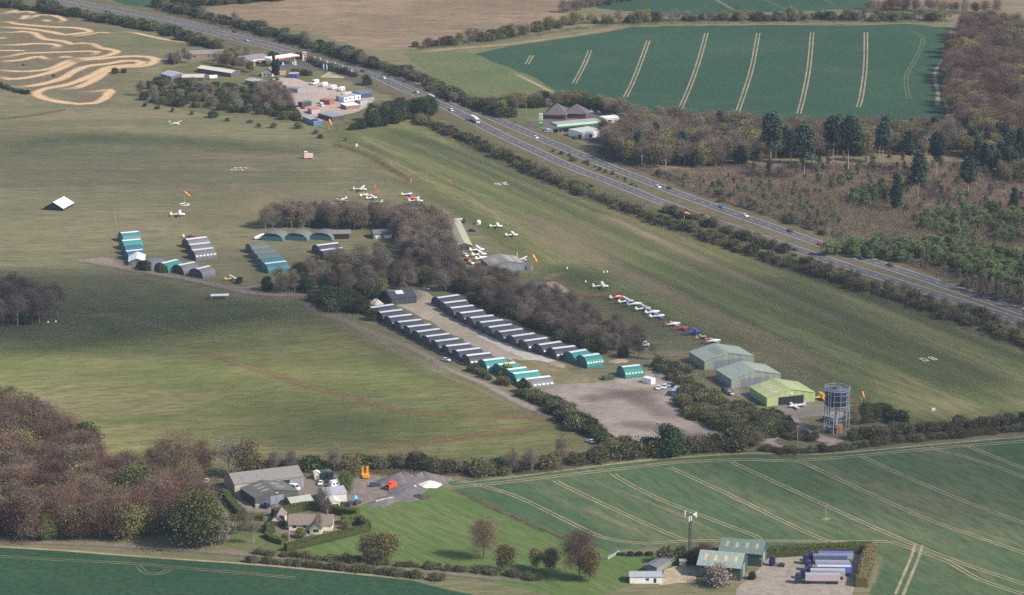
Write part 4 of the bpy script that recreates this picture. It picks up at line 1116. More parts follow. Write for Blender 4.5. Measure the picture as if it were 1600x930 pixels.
container('pale grey container beside the tall dark hedge trees', (563, 165), (575, 162.5), 5, 2.7, CB('pale_grey_box', (0.36, 0.36, 0.38)), CB('pale_grey_lid', (0.33, 0.33, 0.35)))
container('store with a bright white pitched sheet roof in the roadside yard', (541, 172), (562, 170), 9, 2.5, M('store_brown', (0.25, 0.16, 0.13)), WHITE, 'store', 'yard_store')
container('black sided lorry body standing by the red car', (472, 168), (487, 165.5), 4, 3.0, CB('black_box', (0.04, 0.045, 0.055)), CB('grey_lid', (0.16, 0.16, 0.17)))
container('rust red lorry body behind the white vans', (500, 163), (515, 164.5), 6, 3.0, CB('rust_box', (0.33, 0.11, 0.07)), CB('rust_lid', (0.36, 0.15, 0.10)))
container('pink and white container above the long black one', (487, 179), (500, 178), 8, 2.9, CB('pink_white_box', (0.52, 0.42, 0.42)), CB('pink_lid', (0.50, 0.16, 0.18)))
container('long black container row across the foot of the roadside yard', (497, 184), (519, 190), 9, 2.8, CB('black_row_box', (0.07, 0.07, 0.09)), CB('grey_row_lid', (0.26, 0.26, 0.28)))
container('long grey container with a blue end beside the orange windsock', (473, 189), (490, 196.5), 4, 2.8, CB('grey_blue_box', (0.19, 0.22, 0.28)), CB('grey_blue_lid', (0.30, 0.32, 0.36)))
container('short blue grey container at the corner of the roadside yard', (490, 197), (504, 196), 6, 2.8, CB('blue_end_box', (0.10, 0.20, 0.36)), CB('grey_blue_lid', (0.30, 0.32, 0.36)))
container('grey blue container with a yellow patch by the yard entrance', (447, 144.5), (465, 146), 5, 2.8, CB('yard_blue_box', (0.24, 0.26, 0.33)), CB('yard_grey_lid', (0.20, 0.19, 0.20)))
container('blue and white container half hidden by thicket beside the gravel pad', (1049, 620), (1056, 620.5), 8, 2.7, CB('pad_blue_box', (0.12, 0.20, 0.36)), CB('pad_white_lid', (0.36, 0.40, 0.46)))
container('white box trailer with a square back on the gravel pad', (1017, 602), (1024, 600), 5, 2.6, WHITE, WHITE, 'trailer', 'box_trailer')
container('low dark green skip at the edge of the gravel pad', (944, 595), (960, 593.5), 3, 1.6, CB('skip_green', (0.06, 0.08, 0.05)), CB('skip_top', (0.08, 0.09, 0.06)), 'skip', 'skip')
t = thing('storage_tank', 'white cylindrical tank lying among the farm sheds', 'tank', G(333, 124), R(20))
mb = MB(); mb.tube((-2.6, 0, 1.5), (2.6, 0, 1.5), 1.35, n=12); mb.build('tank_body', WHITE, t)
for x in (-1.6, 1.6):
    mb = MB(); mb.box(x - .2, x + .2, -.9, .9, 0, .5); mb.build('cradle', GREYS, t)

building('annex', 'low annex with a grey roof at the far end of the clubhouse', 'building', (687, 356), (706, 355), 8, 2.4, 3.2, 'x', M('annex_wall', (0.12, 0.11, 0.11)), M('annex_roof', (0.24, 0.24, 0.27)), windows=[(.2, .35, .9, 1.8)])
building('open_shelter', 'black lean to beside the tan pad', 'shed', (839, 456.5), (847, 457.5), 5, 2.6, 3.2, 'x', BLACK, M('shelter_black', (0.05, 0.05, 0.055)), doors=[(.1, .9, .1, 2.0, BLACK)])
building('field_hut', 'small white hut in front of the evergreens at the head of the hangar lane', 'hut', (630, 443.5), (634.5, 443.5), 1.8, 2.2, 2.5, 'x', WHITE, WHITE, doors=[(.3, .7, .05, 1.9, M('hut_door', (.4, .4, .38)))], over=.05)
container('blue container in the trees in front of the brown roofed hangar', (799, 435.5), (806, 435), 3, 2.3, CB('royal_blue_box', (0.05, 0.10, 0.36)), CB('royal_blue_lid', (0.08, 0.14, 0.40)))
container('blue box store against the end wall of the brown roofed hangar', (822.5, 422.5), (826, 422.5), 3, 2.4, CB('sky_blue_box', (0.08, 0.17, 0.42)), CB('sky_blue_lid', (0.10, 0.2, 0.45)), 'store', 'box_store')
t = thing('glider_trailer', 'long white glider trailer pointing away from the black lean to', 'trailer', G(851, 457.5), R(-62))
mb = MB(); mb.loft([[(x, y * w_, .5 + z * h_) for y, z in ((-.6, 0), (.6, 0), (.6, .8), (.3, 1), (-.3, 1), (-.6, .8))] for x, w_, h_ in ((-4, .6, .7), (-2, 1, 1.2), (3, 1, 1.2), (4, .7, .9))]); mb.build('trailer_body', WHITE, t)
for y in (-.7, .7):
    mb = MB(); mb.tube((.3, y - .1, .3), (.3, y + .1, .3), .3, n=10); mb.build('wheel', RUBBER, t)
for px, py, lb in ((826.5, 452.5, 'white domed tank among the trees beside the tan pad'), (747.5, 350.5, 'white domed tank on the grass beyond the clubhouse')):
    t = thing('domed_tank', lb, 'tank', G(px, py))
    mb = MB(); mb.loft([[(r * math.cos(2 * math.pi * k / 14), r * math.sin(2 * math.pi * k / 14), z) for k in range(14)] for r, z in ((1.2, 0.2), (1.25, 1.5), (.9, 2.1), (.3, 2.35))]); mb.build('tank_shell', WHITE, t, True)
    mb = MB(); mb.box(-1.3, 1.3, -1.3, 1.3, 0, .18); mb.build('plinth', concrete, t)
t = thing('white_fence', 'low white paling fence behind the far end of the clubhouse', 'fence', G(700, 345.5), heading((700, 345.5), (722, 344)))
L_ = (G(722, 344) - G(700, 345.5)).length
mb = MB()
for k in range(15):
    x = L_ * k / 14
    mb.box(x - .3, x + .1, -.04, .04, .1, 1.2)
mb.build('palings', WHITE, t)
mb = MB(); mb.box(-.3, L_ + .1, .05, .1, .8, .95); mb.build('rail', WHITE, t)

# ------------------------------------------------------------------ water tower
bc = G(1308.5, 606.5, 19.0)
base = Vector((bc.x, bc.y, 0))
WT = thing('water_tower', 'round blue water tower on white lattice legs with aerials round its rim', 'water tower', base)
NAVY = corrugated('navy_tank', (0.028, 0.036, 0.085), 0.4)
LAT = M('white_lattice', (0.36, 0.39, 0.44), 0.45, 0.1)
r0 = 5.0
mb = MB()
ang = [2 * math.pi * k / 28 for k in range(28)]
mb.loft([[(r * math.cos(a), r * math.sin(a), z) for a in ang] for r, z in ((1.2, 10.6), (r0 * .96, 11.6), (r0, 12.2), (r0, 18.0), (r0 * .98, 18.3))])
mb.build('tank', NAVY, WT, True)
mb = MB(); mb.loft([[(r * math.cos(a), r * math.sin(a), z) for a in ang] for r, z in ((r0 * .97, 18.31), (2.0, 18.9), (1.6, 19.5), (.2, 19.8))]); mb.build('tank_roof', M('tank_roof_grey', (0.10, 0.11, 0.15), 0.6), WT)
def ring(z, r, rad, nm):
    b_ = MB()
    for k in range(28):
        b_.tube((r * math.cos(ang[k]), r * math.sin(ang[k]), z), (r * math.cos(ang[(k + 1) % 28]), r * math.sin(ang[(k + 1) % 28]), z), rad, n=5, caps=False)
    b_.build(nm, LAT, WT)
ring(19.6, r0 + .35, .09, 'top_rail'); ring(18.5, r0 + .35, .10, 'walkway_edge'); ring(16.8, r0 + .3, .08, 'tank_band'); ring(14.2, r0 + .25, .08, 'tank_band'); ring(12.0, r0 + .3, .12, 'base_ring')
for k in range(12):
    a = 2 * math.pi * (k + .35) / 12
    x, y = (r0 + .35) * math.cos(a), (r0 + .35) * math.sin(a)
    mb = MB(); mb.tube((x, y, 11.9), (x, y, 19.6), .10, n=5); mb.build('post', LAT, WT)
    if k % 2 == 0:
        mb = MB(); mb.tube((x, y, 11.9), (x * 1.02, y * 1.02, 0), .17, .2, n=6); mb.build('leg', LAT, WT)
        a2 = a + 2 * math.pi / 6
        x2, y2 = (r0 + .35) * math.cos(a2), (r0 + .35) * math.sin(a2)
        mb = MB()
        mb.tube((x, y, 11.7), (x2, y2, 6), .07, n=4); mb.tube((x2, y2, 11.7), (x, y, 6), .07, n=4)
        mb.tube((x, y, 6), (x2, y2, 6), .09, n=4); mb.tube((x, y, 6), (x2, y2, .3), .07, n=4)
        mb.build('bracing', LAT, WT)
    if k % 3 == 0:
        mb = MB(); mb.tube((x, y, 19.6), (x, y, 21.2), .07, n=4); mb.build('aerial', STEEL, WT)
for k in (7, 10):       # lattice panels up the tank
    mb = MB()
    a, b_ = 2 * math.pi * (k + .35) / 12, 2 * math.pi * (k + .85) / 12
    pa, pb = [((r0 + .42) * math.cos(q), (r0 + .42) * math.sin(q)) for q in (a, b_)]
    for j in range(3):
        z0, z1 = 12.2 + 2.1 * j, 14.3 + 2.1 * j
        mb.tube((*pa, z0), (*pb, z1), .1, n=4); mb.tube((*pb, z0), (*pa, z1), .1, n=4)
    mb.tube((*pb, 12), (*pb, 19), .14, n=4)
    mb.build('lattice_panel', LAT, WT)
mb = MB(); mb.tube((0, 0, 0), (0, 0, 11), .5, n=10); mb.build('riser_pipe', STEEL, WT)
p = G(1300, 670)
t = thing('lattice_ladder', 'white lattice ladder tower rising to the tank from a black cabin', 'mast', p)
mb = MB()
for x, y in ((-1.3, -.6), (1.3, -.6), (1.3, .6), (-1.3, .6)):
    mb.tube((x, y, 0), (x * .9, y * .9, 12), .14, n=5)
for j in range(5):
    mb.tube((-1.3, -.6, 2.3 * j + .3), (1.3, -.6, 2.3 * j + 2.5), .08, n=4); mb.tube((1.3, -.6, 2.3 * j + .3), (-1.3, -.6, 2.3 * j + 2.5), .08, n=4)
mb.build('lattice', LAT, t)
container('black equipment cabin at the foot of the water tower', (1294, 678), (1307, 678), 3, 2.6, M('black_cabin', (0.03, 0.03, 0.04)), M('cabin_top', (0.16, 0.17, 0.18)), 'cabin', 'equipment_cabin')

# ------------------------------------------------------------------ telephone mast, poles, windsocks
p = G(1077.5, 879)
t = thing('phone_mast', 'tall grey lattice phone mast carrying white aerial panels', 'mast', p)
mb = MB()
for k in range(3):
    a = 2 * math.pi * k / 3 + .4
    mb.tube((.75 * math.cos(a), .75 * math.sin(a), 0), (.38 * math.cos(a), .38 * math.sin(a), 18), .15, .12, n=5)
for j in range(14):
    z0, z1 = 1.28 * j, 1.28 * (j + 1)
    f0, f1 = .75 - .37 * z0 / 18, .75 - .37 * z1 / 18
    for k in range(3):
        a, b_ = 2 * math.pi * k / 3 + .4, 2 * math.pi * (k + 1) / 3 + .4
        mb.tube((f0 * math.cos(a), f0 * math.sin(a), z0), (f1 * math.cos(b_), f1 * math.sin(b_), z1), .07, n=4)
mb.build('lattice', M('mast_grey', (0.06, 0.065, 0.08), 0.5), t)
mb = MB()
for a in (0.3, 2.4, 4.5):
    mb.tube((0, 0, 17.6), (2.3 * math.cos(a), 2.3 * math.sin(a), 17.8), .09, n=5)
mb.build('head_frame', M('mast_grey', (0.10, 0.11, 0.13), 0.5), t)
for k, (a, rr, z0, z1) in enumerate([(0.3, 2.4, 17.2, 19.4), (0.1, 2.2, 17.4, 19.2), (2.4, 2.4, 17.0, 19.6), (4.5, 2.2, 16.6, 18.6), (4.9, 1.6, 16.8, 18.6)]):
    mb = MB(); x, y = rr * math.cos(a), rr * math.sin(a); mb.box(x - .2, x + .2, y - .12, y + .12, z0, z1); mb.build('aerial_panel', WHITE, t)
mb = MB(); mb.tube((1.6, -.5, 18.9), (1.6, -.9, 18.9), .55, n=12); mb.build('dish', WHITE, t)

def pole(px, py, h, label, arm=True, mat=None):
    t = thing('telegraph_pole', label, 'pole', G(px, py), rng.uniform(-.5, .5))
    mat = mat or M('pole_wood', (0.34, 0.29, 0.24))
    mb = MB(); mb.tube((0, 0, 0), (0, 0, h), .17, .12, n=7); mb.build('pole_shaft', mat, t)
    if arm:
        mb = MB(); mb.box(-.9, .9, -.07, .07, h - .6, h - .45); mb.build('crossarm', mat, t)
    return t
pole(1246, 692, 7.5, 'pale telegraph pole in the bushes of the road island')
pole(1290, 811, 6.6, 'telegraph pole standing alone in the striped crop field')
pole(1003, 264, 8, 'telegraph pole at the wood edge beside the far carriageway')
pole(1295, 375, 8, 'telegraph pole on the verge below the birch saplings')
pole(822, 181, 8, 'thin pole on the grass left of the restaurant', False)
pole(1040, 903, 6, 'thin pole beside the white mobile home', False)
pole(1190, 904, 8, 'thin lamp pole in front of the pale green barn', True)
pole(452, 857, 9, 'telegraph pole in the bungalow garden')
pole(808, 407, 4.5, 'short white pole on the grass behind the brown hangar', False, WHITE)
pole(180, 345, 6, 'dark pole in the wire beside the teal stack', False)

ORANGE = M('windsock_orange', (0.85, 0.16, 0.03), 0.7, 0.1)
ORANGEL = M('windsock_pale', (0.90, 0.42, 0.16), 0.7, 0.1)
def windsock(px, py, h, ln, rad, ang, droop, label, ringed=False):
    t = thing('windsock', label, 'windsock', G(px, py), ang)
    mb = MB(); mb.tube((0, 0, 0), (0, 0, h), .13, .08, n=6); mb.build('pole', WHITE, t)
    n = 5
    pts = [(.2 + ln * k / n * math.cos(droop), 0, h - .3 - ln * k / n * math.sin(droop)) for k in range(n + 1)]
    for k in range(n):
        mb = MB(); mb.tube(pts[k], pts[k + 1], rad * (1 - .5 * k / n), rad * (1 - .5 * (k + 1) / n), n=10, caps=False)
        mb.build('sleeve', ORANGE if k % 2 == 0 else ORANGEL, t)
    if ringed:
        mb = MB()
        for k in range(16):
            a = 2 * math.pi * k / 16
            mb.tube((2.6 * math.cos(a), 2.6 * math.sin(a), .15), (2.6 * math.cos(a + .39), 2.6 * math.sin(a + .39), .15), .3, n=5)
        mb.build('base_ring', M('chalk_white', (0.62, 0.59, 0.50)), t)
windsock(288, 320, 7.5, 4.4, .6, R(-20), R(32), 'orange windsock on a white pole with a chalk ring at its foot', True)
windsock(831, 422, 8.2, 4.6, .75, R(-30), R(50), 'big orange windsock beside the brown roofed hangar')
windsock(1069, 346, 5.2, 3.4, .55, R(-10), R(15), 'orange windsock against the shrubs below the carriageway')
windsock(514, 201, 6, 3.8, .75, R(-30), R(65), 'orange windsock at the corner of the container yard')
windsock(1346, 632, 6, 2.8, .5, R(-40), R(65), 'small orange windsock beyond the water tower trees')

# airfield markings and small markers
def digits(quads, segs, mat, name, label):
    global Zg
    Zg += 0.0015
    mb = MB()
    for quad, sg in zip(quads, segs):
        P = [G(*q) for q in quad]        # TL, TR, BR, BL
        def at(u, v):
            a = P[3].lerp(P[2], u).lerp(P[0].lerp(P[1], u), v)
            return (a.x, a.y, Zg)
        h, k = 0.2, 0.11
        S7 = {'t': (0, 1, 1 - k, 1), 'm': (h, 1 - h, .5 - k / 2, .5 + k / 2), 'b': (0, 1, 0, k), 'tl': (0, h, .5, 1 - k), 'tr': (1 - h, 1, .5, 1 - k), 'bl': (0, h, k, .5), 'br': (1 - h, 1, k, .5)}
        for s in sg:
            u0, u1, v0, v1 = S7[s]
            mb.add([at(u0, v0), at(u1, v0), at(u1, v1), at(u0, v1)], [(0, 1, 2, 3)])
    o = mb.build(name, mat)
    return tag(o, label, 'runway number')
ALL = ['t', 'b', 'tl', 'tr', 'bl', 'br']
LW = M('limed_white', (0.66, 0.64, 0.58), 0.9, 0.25)
digits([[(1435.4, 560.9), (1442.6, 560), (1452.2, 564.5), (1445.5, 565.8)], [(1449, 559.2), (1456, 558.4), (1465.6, 562.6), (1458.6, 563.8)]], [ALL, ALL + ['m']], LW, 'runway_number', 'white runway number 08 on the grass at the lower right')
digits([[(796, 288.8), (789, 289.6), (782.6, 286), (789.5, 285)], [(784, 289.6), (778, 291), (771.6, 287.4), (777.6, 286.6)]], [['t', 'tr', 'm', 'bl', 'b'], ['t', 'tl', 'm', 'bl', 'br', 'b']], LW, 'runway_number', 'white runway number 26 on the grass beyond the parked aircraft')
digits([[(361, 267), (361.5, 265.2), (381, 265.2), (380, 267)], [(366, 264.2), (366.6, 262.2), (386, 262.4), (385.5, 264.2)]], [ALL, ['t', 'm', 'b', 'tr', 'br']], LW, 'runway_number', 'white runway number 03 on the worn grass strip')
OM = M('marker_orange', (0.70, 0.15, 0.06), 0.7, 0.1)
def marker(px, py, w_, h, mat, label, ang=0):
    t = thing('marker_board', label, 'marker', G(px, py), ang)
    mb = MB(); mb.prism([(-w_ / 2, .1), (w_ / 2, .1), (w_ / 2 * .8, h), (-w_ / 2 * .8, h)], -.3, .3); mb.build('board', mat, t)
    for sx in (-1, 1):
        mb = MB(); mb.box(sx * w_ * .35 - .05, sx * w_ * .35 + .05, -.2, .2, 0, .1); mb.build('foot', STEEL, t)
marker(707, 219, 2.2, .7, OM, 'orange marker board on the runway edge near the hedge corner')
marker(702, 283.5, 1.8, .6, OM, 'orange marker board left of the number 26')
marker(557.5, 229, 1.6, 1.6, WHITE, 'white square board at the end of the airfield scrub')
marker(1458.5, 642, 1.8, 1.2, WHITE, 'white marker board near the lower right hedge')
for px, py, lb in ((886, 420, 'white cone marker beside the worn turf track'), (943, 426, 'left one of two close white cone markers'), (948.5, 425.5, 'right one of two close white cone markers'), (915, 441, 'pale marker cone left of the lone white aircraft'), (75, 504, 'left white marker at the foot of the dark copse'), (87, 503, 'right white marker at the foot of the dark copse')):
    t = thing('marker_cone', lb, 'marker', G(px, py), 0)
    mb = MB(); mb.tube((0, 0, .06), (0, 0, 1.0), .5, .1, n=10); mb.build('cone', WHITE, t)
    mb = MB(); mb.box(-.6, .6, -.6, .6, 0, .06); mb.build('foot', WHITE, t)
for px, py, lb in ((586, 295.5, 'upper orange banner standing beside the cream aircraft'), (590.5, 304, 'lower orange banner standing beside the cream aircraft'), (642, 286, 'orange plank end where the rough turf line stops')):
    t = thing('banner_board', lb, 'banner', G(px, py))
    mb = MB(); mb.prism([(-.4, .4), (.4, .4), (.6, 1.6), (.3, 2.6), (-.4, 2.6)], -.06, .06); mb.build('banner', ORANGE, t)
    mb = MB(); mb.tube((0, .1, 0), (0, .1, 2.4), .05, n=5); mb.build('pole', STEEL, t)

# ------------------------------------------------------------------ vehicles
P_ = paint()
def wheels(t, pos, r, wd):
    out = []
    for x, y in pos:
        mb = MB(); mb.tube((x, y - wd / 2, r), (x, y + wd / 2, r), r, n=12)
        out.append(mb.build('wheel', RUBBER, t))
    return out

def make_car(long=4.3, h=1.45, estate=False):
    t = thing('car', 'x', 'car')
    L, W = long / 2, .88
    prof = [(-L, .35), (L, .35), (L, .72), (L - .15, .82), (L - 1.15, .95), (-L + .25, .98), (-L, .85)]
    mb = MB()
    mb.loft([[(x, y, z) for x, z in ([(a * (1 if abs(s) < .99 else .985), b * 1.0) for a, b in prof])] for s, y in ((-1, -W), (-.9, -W * .97), (.9, W * .97), (1, W))])
    o1 = mb.build('body', P_, t)
    back = -L + .12 if estate else -L + .55
    mb = MB()
    q0 = [(L - 1.2, .95), (back - .05, .97)]
    cab = [(L - 1.25, .95, .80), (L - 1.95, h - .06, .66), (back + .35, h - .05, .66), (back, .97, .80)]
    mb.add([(x, -y, z) for x, z, y in cab] + [(x, y, z) for x, z, y in cab], [(0, 3, 2, 1), (4, 5, 6, 7), (0, 1, 5, 4), (1, 2, 6, 5), (2, 3, 7, 6)])
    o2 = mb.build('windows', GLASS, t)
    mb = MB(); mb.box(back + .3, L - 1.9, -.66, .66, h - .07, h)
    o3 = mb.build('roof', P_, t)
    note_kids(t, [o1, o2, o3] + wheels(t, [(L - .8, -.75), (L - .8, .75), (-L + .75, -.75), (-L + .75, .75)], .32, .22))
    return t
CAR = None
def car(px, py, head, col, label, group=None, estate=False):
    """head: pixel the nose points towards"""
    global CAR
    if CAR is None:
        CAR = {}
    k = estate
    an = heading((px, py), head)
    if k not in CAR:
        CAR[k] = make_car(4.5 if estate else 4.2, 1.6 if estate else 1.45, estate)
        t = CAR[k]
        t.location, t.rotation_euler = G(px, py, 0.13), (0, 0, an)
        t['label'] = label
        if group:
            t['group'] = group
        for c in KIDS[t.name]:
            if c.name.split('.')[0] in ('body', 'roof'):
                c.color = (*col, 1)
        return t
    return dup(CAR[k], G(px, py, 0.13), an, label, group, None, {'body': col, 'roof': col})
WH, DK, SV, RD, BL = (.75, .75, .74), (.03, .032, .045), (.42, .43, .46), (.5, .03, .03), (.04, .13, .42)
GA, GB = 'cars on the far carriageway', 'cars on the near carriageway'
def rd(L, x, off):
    ys = np.interp([x, x + 8], [p[0] for p in L], [p[1] for p in L])
    p, q = G(x, ys[0]), G(x + 8, ys[1])
    u = (q - p).normalized()
    n = Vector((-u.y, u.x, 0))
    a = p + n * off
    return proj(a), proj(a + u * 10), proj(a - u * 10)
for L, x, off, col, lb, es in [
        (FAR, 102, 1.8, WH, 'white car at the very top of the carriageway', 0), (NEAR, 170, -1.8, DK, 'dark car on the carriageway above the motocross track', 0), (FAR, 364, 1.6, DK, 'dark car level with the brown roofed house', 0),
        (NEAR, 382, 1.6, SV, 'silver car passing behind the service shop', 0), (FAR, 523, -2, DK, 'dark car level with the feather banners', 0), (FAR, 564, 2, WH, 'white car on the far side opposite the caravans', 0),
        (NEAR, 563, 1.8, DK, 'dark car on the near side opposite the caravans', 0), (NEAR, 596, 1.7, WH, 'white car just before the dense roadside trees', 0), (NEAR, 647, 1.8, (.55, .30, .16), 'orange and white car half behind the dense roadside trees', 1),
        (FAR, 703, 2, SV, 'grey car in a pair beyond the white lorry', 0), (FAR, 709, -2, WH, 'white car in a pair beyond the white lorry', 0), (NEAR, 708, -1.4, WH, 'white van like car behind the hedge before the white coach', 1),
        (FAR, 842, -2, WH, 'white car passing the green totem', 0), (FAR, 1033, -2, WH, 'white car alongside a black one', 0), (FAR, 1041, 2, DK, 'black car alongside a white one', 0), (FAR, 1122, 2, BL, 'bright blue car above the carriageway windsock', 0),
        (FAR, 1160, 1.8, WH, 'white car following the blue one', 0), (FAR, 1229, 2, DK, 'dark car between the white one and the red one', 0), (NEAR, 1247, -2, DK, 'dark car alone on the near side beside the shrubs', 0), (FAR, 1286, -1.8, RD, 'red car on the far carriageway', 0),
        (FAR, 1313, 1.8, (.62, .12, .03), 'orange car just beyond the red one', 0), (FAR, 1350, -1.8, DK, 'black car with a pale bonnet beyond the orange one', 0), (FAR, 1386, 1.8, DK, 'small dark car last before the road bends out of view', 0), (FAR, 1596, 2, (.5, .6, .72), 'pale blue car cut by the right edge', 0)]:
    a, b_, c = rd(L, x, off)
    car(a[0], a[1], b_ if L is FAR else c, col, lb, GA if L is FAR else GB, bool(es))
for px, py, hx, hy, col, lb, g, es in [
        (537, 790, 560, 780, DK, 'black car beside the cream cabin', 'cars parked beside the cream cabin', 0), (548, 789, 565, 780, (.05, .045, .05), 'charcoal car in the middle of three beside the cream cabin', 'cars parked beside the cream cabin', 1), (558, 787.5, 575, 780, DK, 'black car farthest from the cream cabin', 'cars parked beside the cream cabin', 0),
        (501, 757, 498, 764, WH, 'white car facing out in front of the tall cream hut', None, 0), (587, 759.5, 600, 758.5, (.03, .05, .16), 'dark blue people carrier in the farm yard', None, 1),
        (697, 564, 708, 566, WH, 'white car on the gravel track beside the hangar row', None, 0), (1133, 612, 1140, 616, DK, 'dark estate car beside the sage hangar', None, 1), (1141, 616.5, 1150, 620, SV, 'silver car beside the sage hangar', None, 0),
        (1029, 608, 1024, 614, WH, 'white car nearest the box trailer on the gravel pad', 'cars beside the box trailer', 0), (1038, 606.5, 1032, 613, WH, 'white car in the middle beside the box trailer', 'cars beside the box trailer', 1), (1046, 603.5, 1040, 609, SV, 'pale car against the thicket beside the box trailer', 'cars beside the box trailer', 0),
        (719, 391, 730, 396, DK, 'dark car parked at the near end of the clubhouse', 'cars parked by the clubhouse', 0), (724, 397.5, 736, 401, SV, 'silver car in the row below the clubhouse', 'cars parked by the clubhouse', 0), (726, 400.5, 738, 403.5, WH, 'white car in the row below the clubhouse', 'cars parked by the clubhouse', 0), (731, 408, 742, 411, RD, 'red car in the row below the clubhouse', 'cars parked by the clubhouse', 0), (735, 412.5, 745, 415, WH, 'white car closest to the trees below the clubhouse', 'cars parked by the clubhouse', 0),
        (725, 347, 726, 352, DK, 'dark car behind the far end of the clubhouse', None, 1), (738, 361.5, 745, 362, (.04, .06, .14), 'dark blue car on the grass beside the clubhouse', None, 0),
        (665, 453, 672, 454, SV, 'grey car under the trees at the head of the hangar lane', None, 0), (610, 401, 614, 402, SV, 'silver car in the clearing among the central trees', None, 0),
        (919, 176, 922, 180, SV, 'silver car at the end of the restaurant', None, 0), (924, 175.5, 927, 179, (.25, .5, .75), 'light blue car at the end of the restaurant', None, 0), (935, 176, 938, 179, (.55, .25, .2), 'rusty pink car in the restaurant car park', None, 0), (952, 182, 955, 185, RD, 'dark red car by the trees of the restaurant', None, 0), (958.5, 183.5, 961, 187, WH, 'white car by the trees of the restaurant', None, 0),
        (474, 169.5, 480, 171, RD, 'red car beside the black lorry body', None, 0), (424.5, 125, 432, 126, WH, 'white car in front of the cream cottage', None, 0), (433, 125, 438, 127, DK, 'black car beside the white one at the cottage', None, 0), (441, 132, 450, 135, SV, 'silver car on the left side of the roadside yard', None, 1), (434, 137, 442, 139, WH, 'white car half hidden by bare trees at the roadside yard', None, 0),
        (475, 839, 482, 838, (.25, .25, .3), 'grey car parked before the bungalow wing', None, 0), (1180, 673, 1190, 674, DK, 'dark car in the thicket beside the road island', None, 0), (923, 691.5, 915, 689, WH, 'white car nosed into the hedge below the gravel pad', None, 0), (322, 754, 316, 762, WH, 'white car among the trees at the end of the long barn', None, 0), (313, 763, 308, 768, (.45, .6, .1), 'lime green car under the trees by the long barn', None, 0),
        (952, 214, 958, 216, DK, 'dark car in front of the white service building', None, 0), (899, 217, 905, 220, DK, 'dark car beside the blank wall of the white service building', None, 0)]:
    car(px, py, (hx, hy), col, lb, g, bool(es))

def make_van(L=5.4, W=2.0, H=2.4, caravan=False):
    t = thing('caravan' if caravan else 'van', 'x', 'caravan' if caravan else 'van')
    a, w2 = L / 2, W / 2
    if caravan:
        prof = [(-a, .5), (a, .5), (a + .1, 1.3), (a - .25, 2.2), (a - .7, H), (-a + .5, H), (-a - .05, 1.9), (-a - .1, .9)]
    else:
        prof = [(-a, .4), (a, .4), (a, 1.0), (a - .75, 1.25), (a - 1.35, H - .1), (a - 1.7, H), (-a + .1, H), (-a, H - .15)]
    mb = MB(); mb.prism([(x, z) for x, z in prof], -w2, w2)
    out = [mb.build('body', P_, t)]
    if caravan:
        for x0, x1 in ((-.35, -.18), (-.08, .1), (.2, .36)):
            for s in (-1, 1):
                mb = MB(); mb.box(x0 * L, x1 * L, min(s * (w2 + .005), s * (w2 + .04)), max(s * (w2 + .005), s * (w2 + .04)), 1.25, 1.85); out.append(mb.build('window', GLASS, t))
        mb = MB(); mb.tube((a, 0, .5), (a + 1.2, 0, .5), .08, n=5); out.append(mb.build('tow_bar', STEEL, t))
        out += wheels(t, [(-.3, -w2 + .1), (-.3, w2 - .1)], .33, .2)
    else:
        mb = MB(); mb.add([(a - .78, -w2 * .9, 1.3), (a - .78, w2 * .9, 1.3), (a - 1.28, w2 * .85, H - .2), (a - 1.28, -w2 * .85, H - .2)], [(0, 1, 2, 3)])
        for v in range(4):
            x, y, z = mb.v[v]; mb.v[v] = (x + .05, y, z)
        out.append(mb.build('windscreen', GLASS, t))
        for s in (-1, 1):
            mb = MB(); mb.box(a - 2.2, a - 1.4, min(s * (w2 + .005), s * (w2 + .04)), max(s * (w2 + .005), s * (w2 + .04)), 1.35, H - .35); out.append(mb.build('window', GLASS, t))
        out += wheels(t, [(a - .9, -w2 + .1), (a - .9, w2 - .1), (-a + 1, -w2 + .1), (-a + 1, w2 - .1)], .35, .22)
    note_kids(t, out)
    return t
PROTO = {}
def place(kind, maker, px, py, head, col, label, group=None, z=0.1, extra=None, scale=None, an=None):
    an = heading((px, py), head) if an is None else an
    cols = {'body': col}
    cols.update(extra or {})
    if kind not in PROTO:
        t = PROTO[kind] = maker()
        t.location, t.rotation_euler = G(px, py, z), (0, 0, an)
        if scale:
            t.scale = scale
        t['label'] = label
        if group:
            t['group'] = group
        for c in KIDS[t.name]:
            n_ = c.name.split('.')[0]
            if n_ in cols:
                c.color = (*cols[n_], 1)
        return t
    return dup(PROTO[kind], G(px, py, z), an, label, group, scale or (1, 1, 1), cols)
van = lambda *a, **k: place('van', make_van, *a, **k)
crv = lambda *a, **k: place('caravan', lambda: make_van(5.6, 2.25, 2.6, True), *a, **k)
van(459, 765, (472, 768), WH, 'white panel van parked before the open barn bay')
van(492, 132, (484, 134), WH, 'white motorhome leading the row in the roadside yard', scale=(1.15, 1.1, 1.25))
van(857, 207.5, (850, 207), WH, 'white van on the grass beside the green totem')
van(503, 166, (508, 169), WH, 'white van between the black and rust lorry bodies', scale=(.8, .9, .9))
van(1005.5, 541, (1015, 541), WH, 'white van seen through the bare tree by the parked aircraft')
crv(506.5, 135, (500, 137), WH, 'white caravan behind the motorhome in the roadside yard', 'caravans in the roadside yard')
crv(520.7, 139.5, (514, 142), WH, 'white caravan with dark windows in the middle of the yard row', 'caravans in the roadside yard')
crv(534, 142, (527, 145), WH, 'white caravan last in the yard row, near the site cabin', 'caravans in the roadside yard')
crv(525, 760, (515, 762), WH, 'white caravan against the farm yard bush')
t = crv(412, 132, (405, 131), (.55, .58, .66), 'pale caravan under the bare trees of the roadside yard')

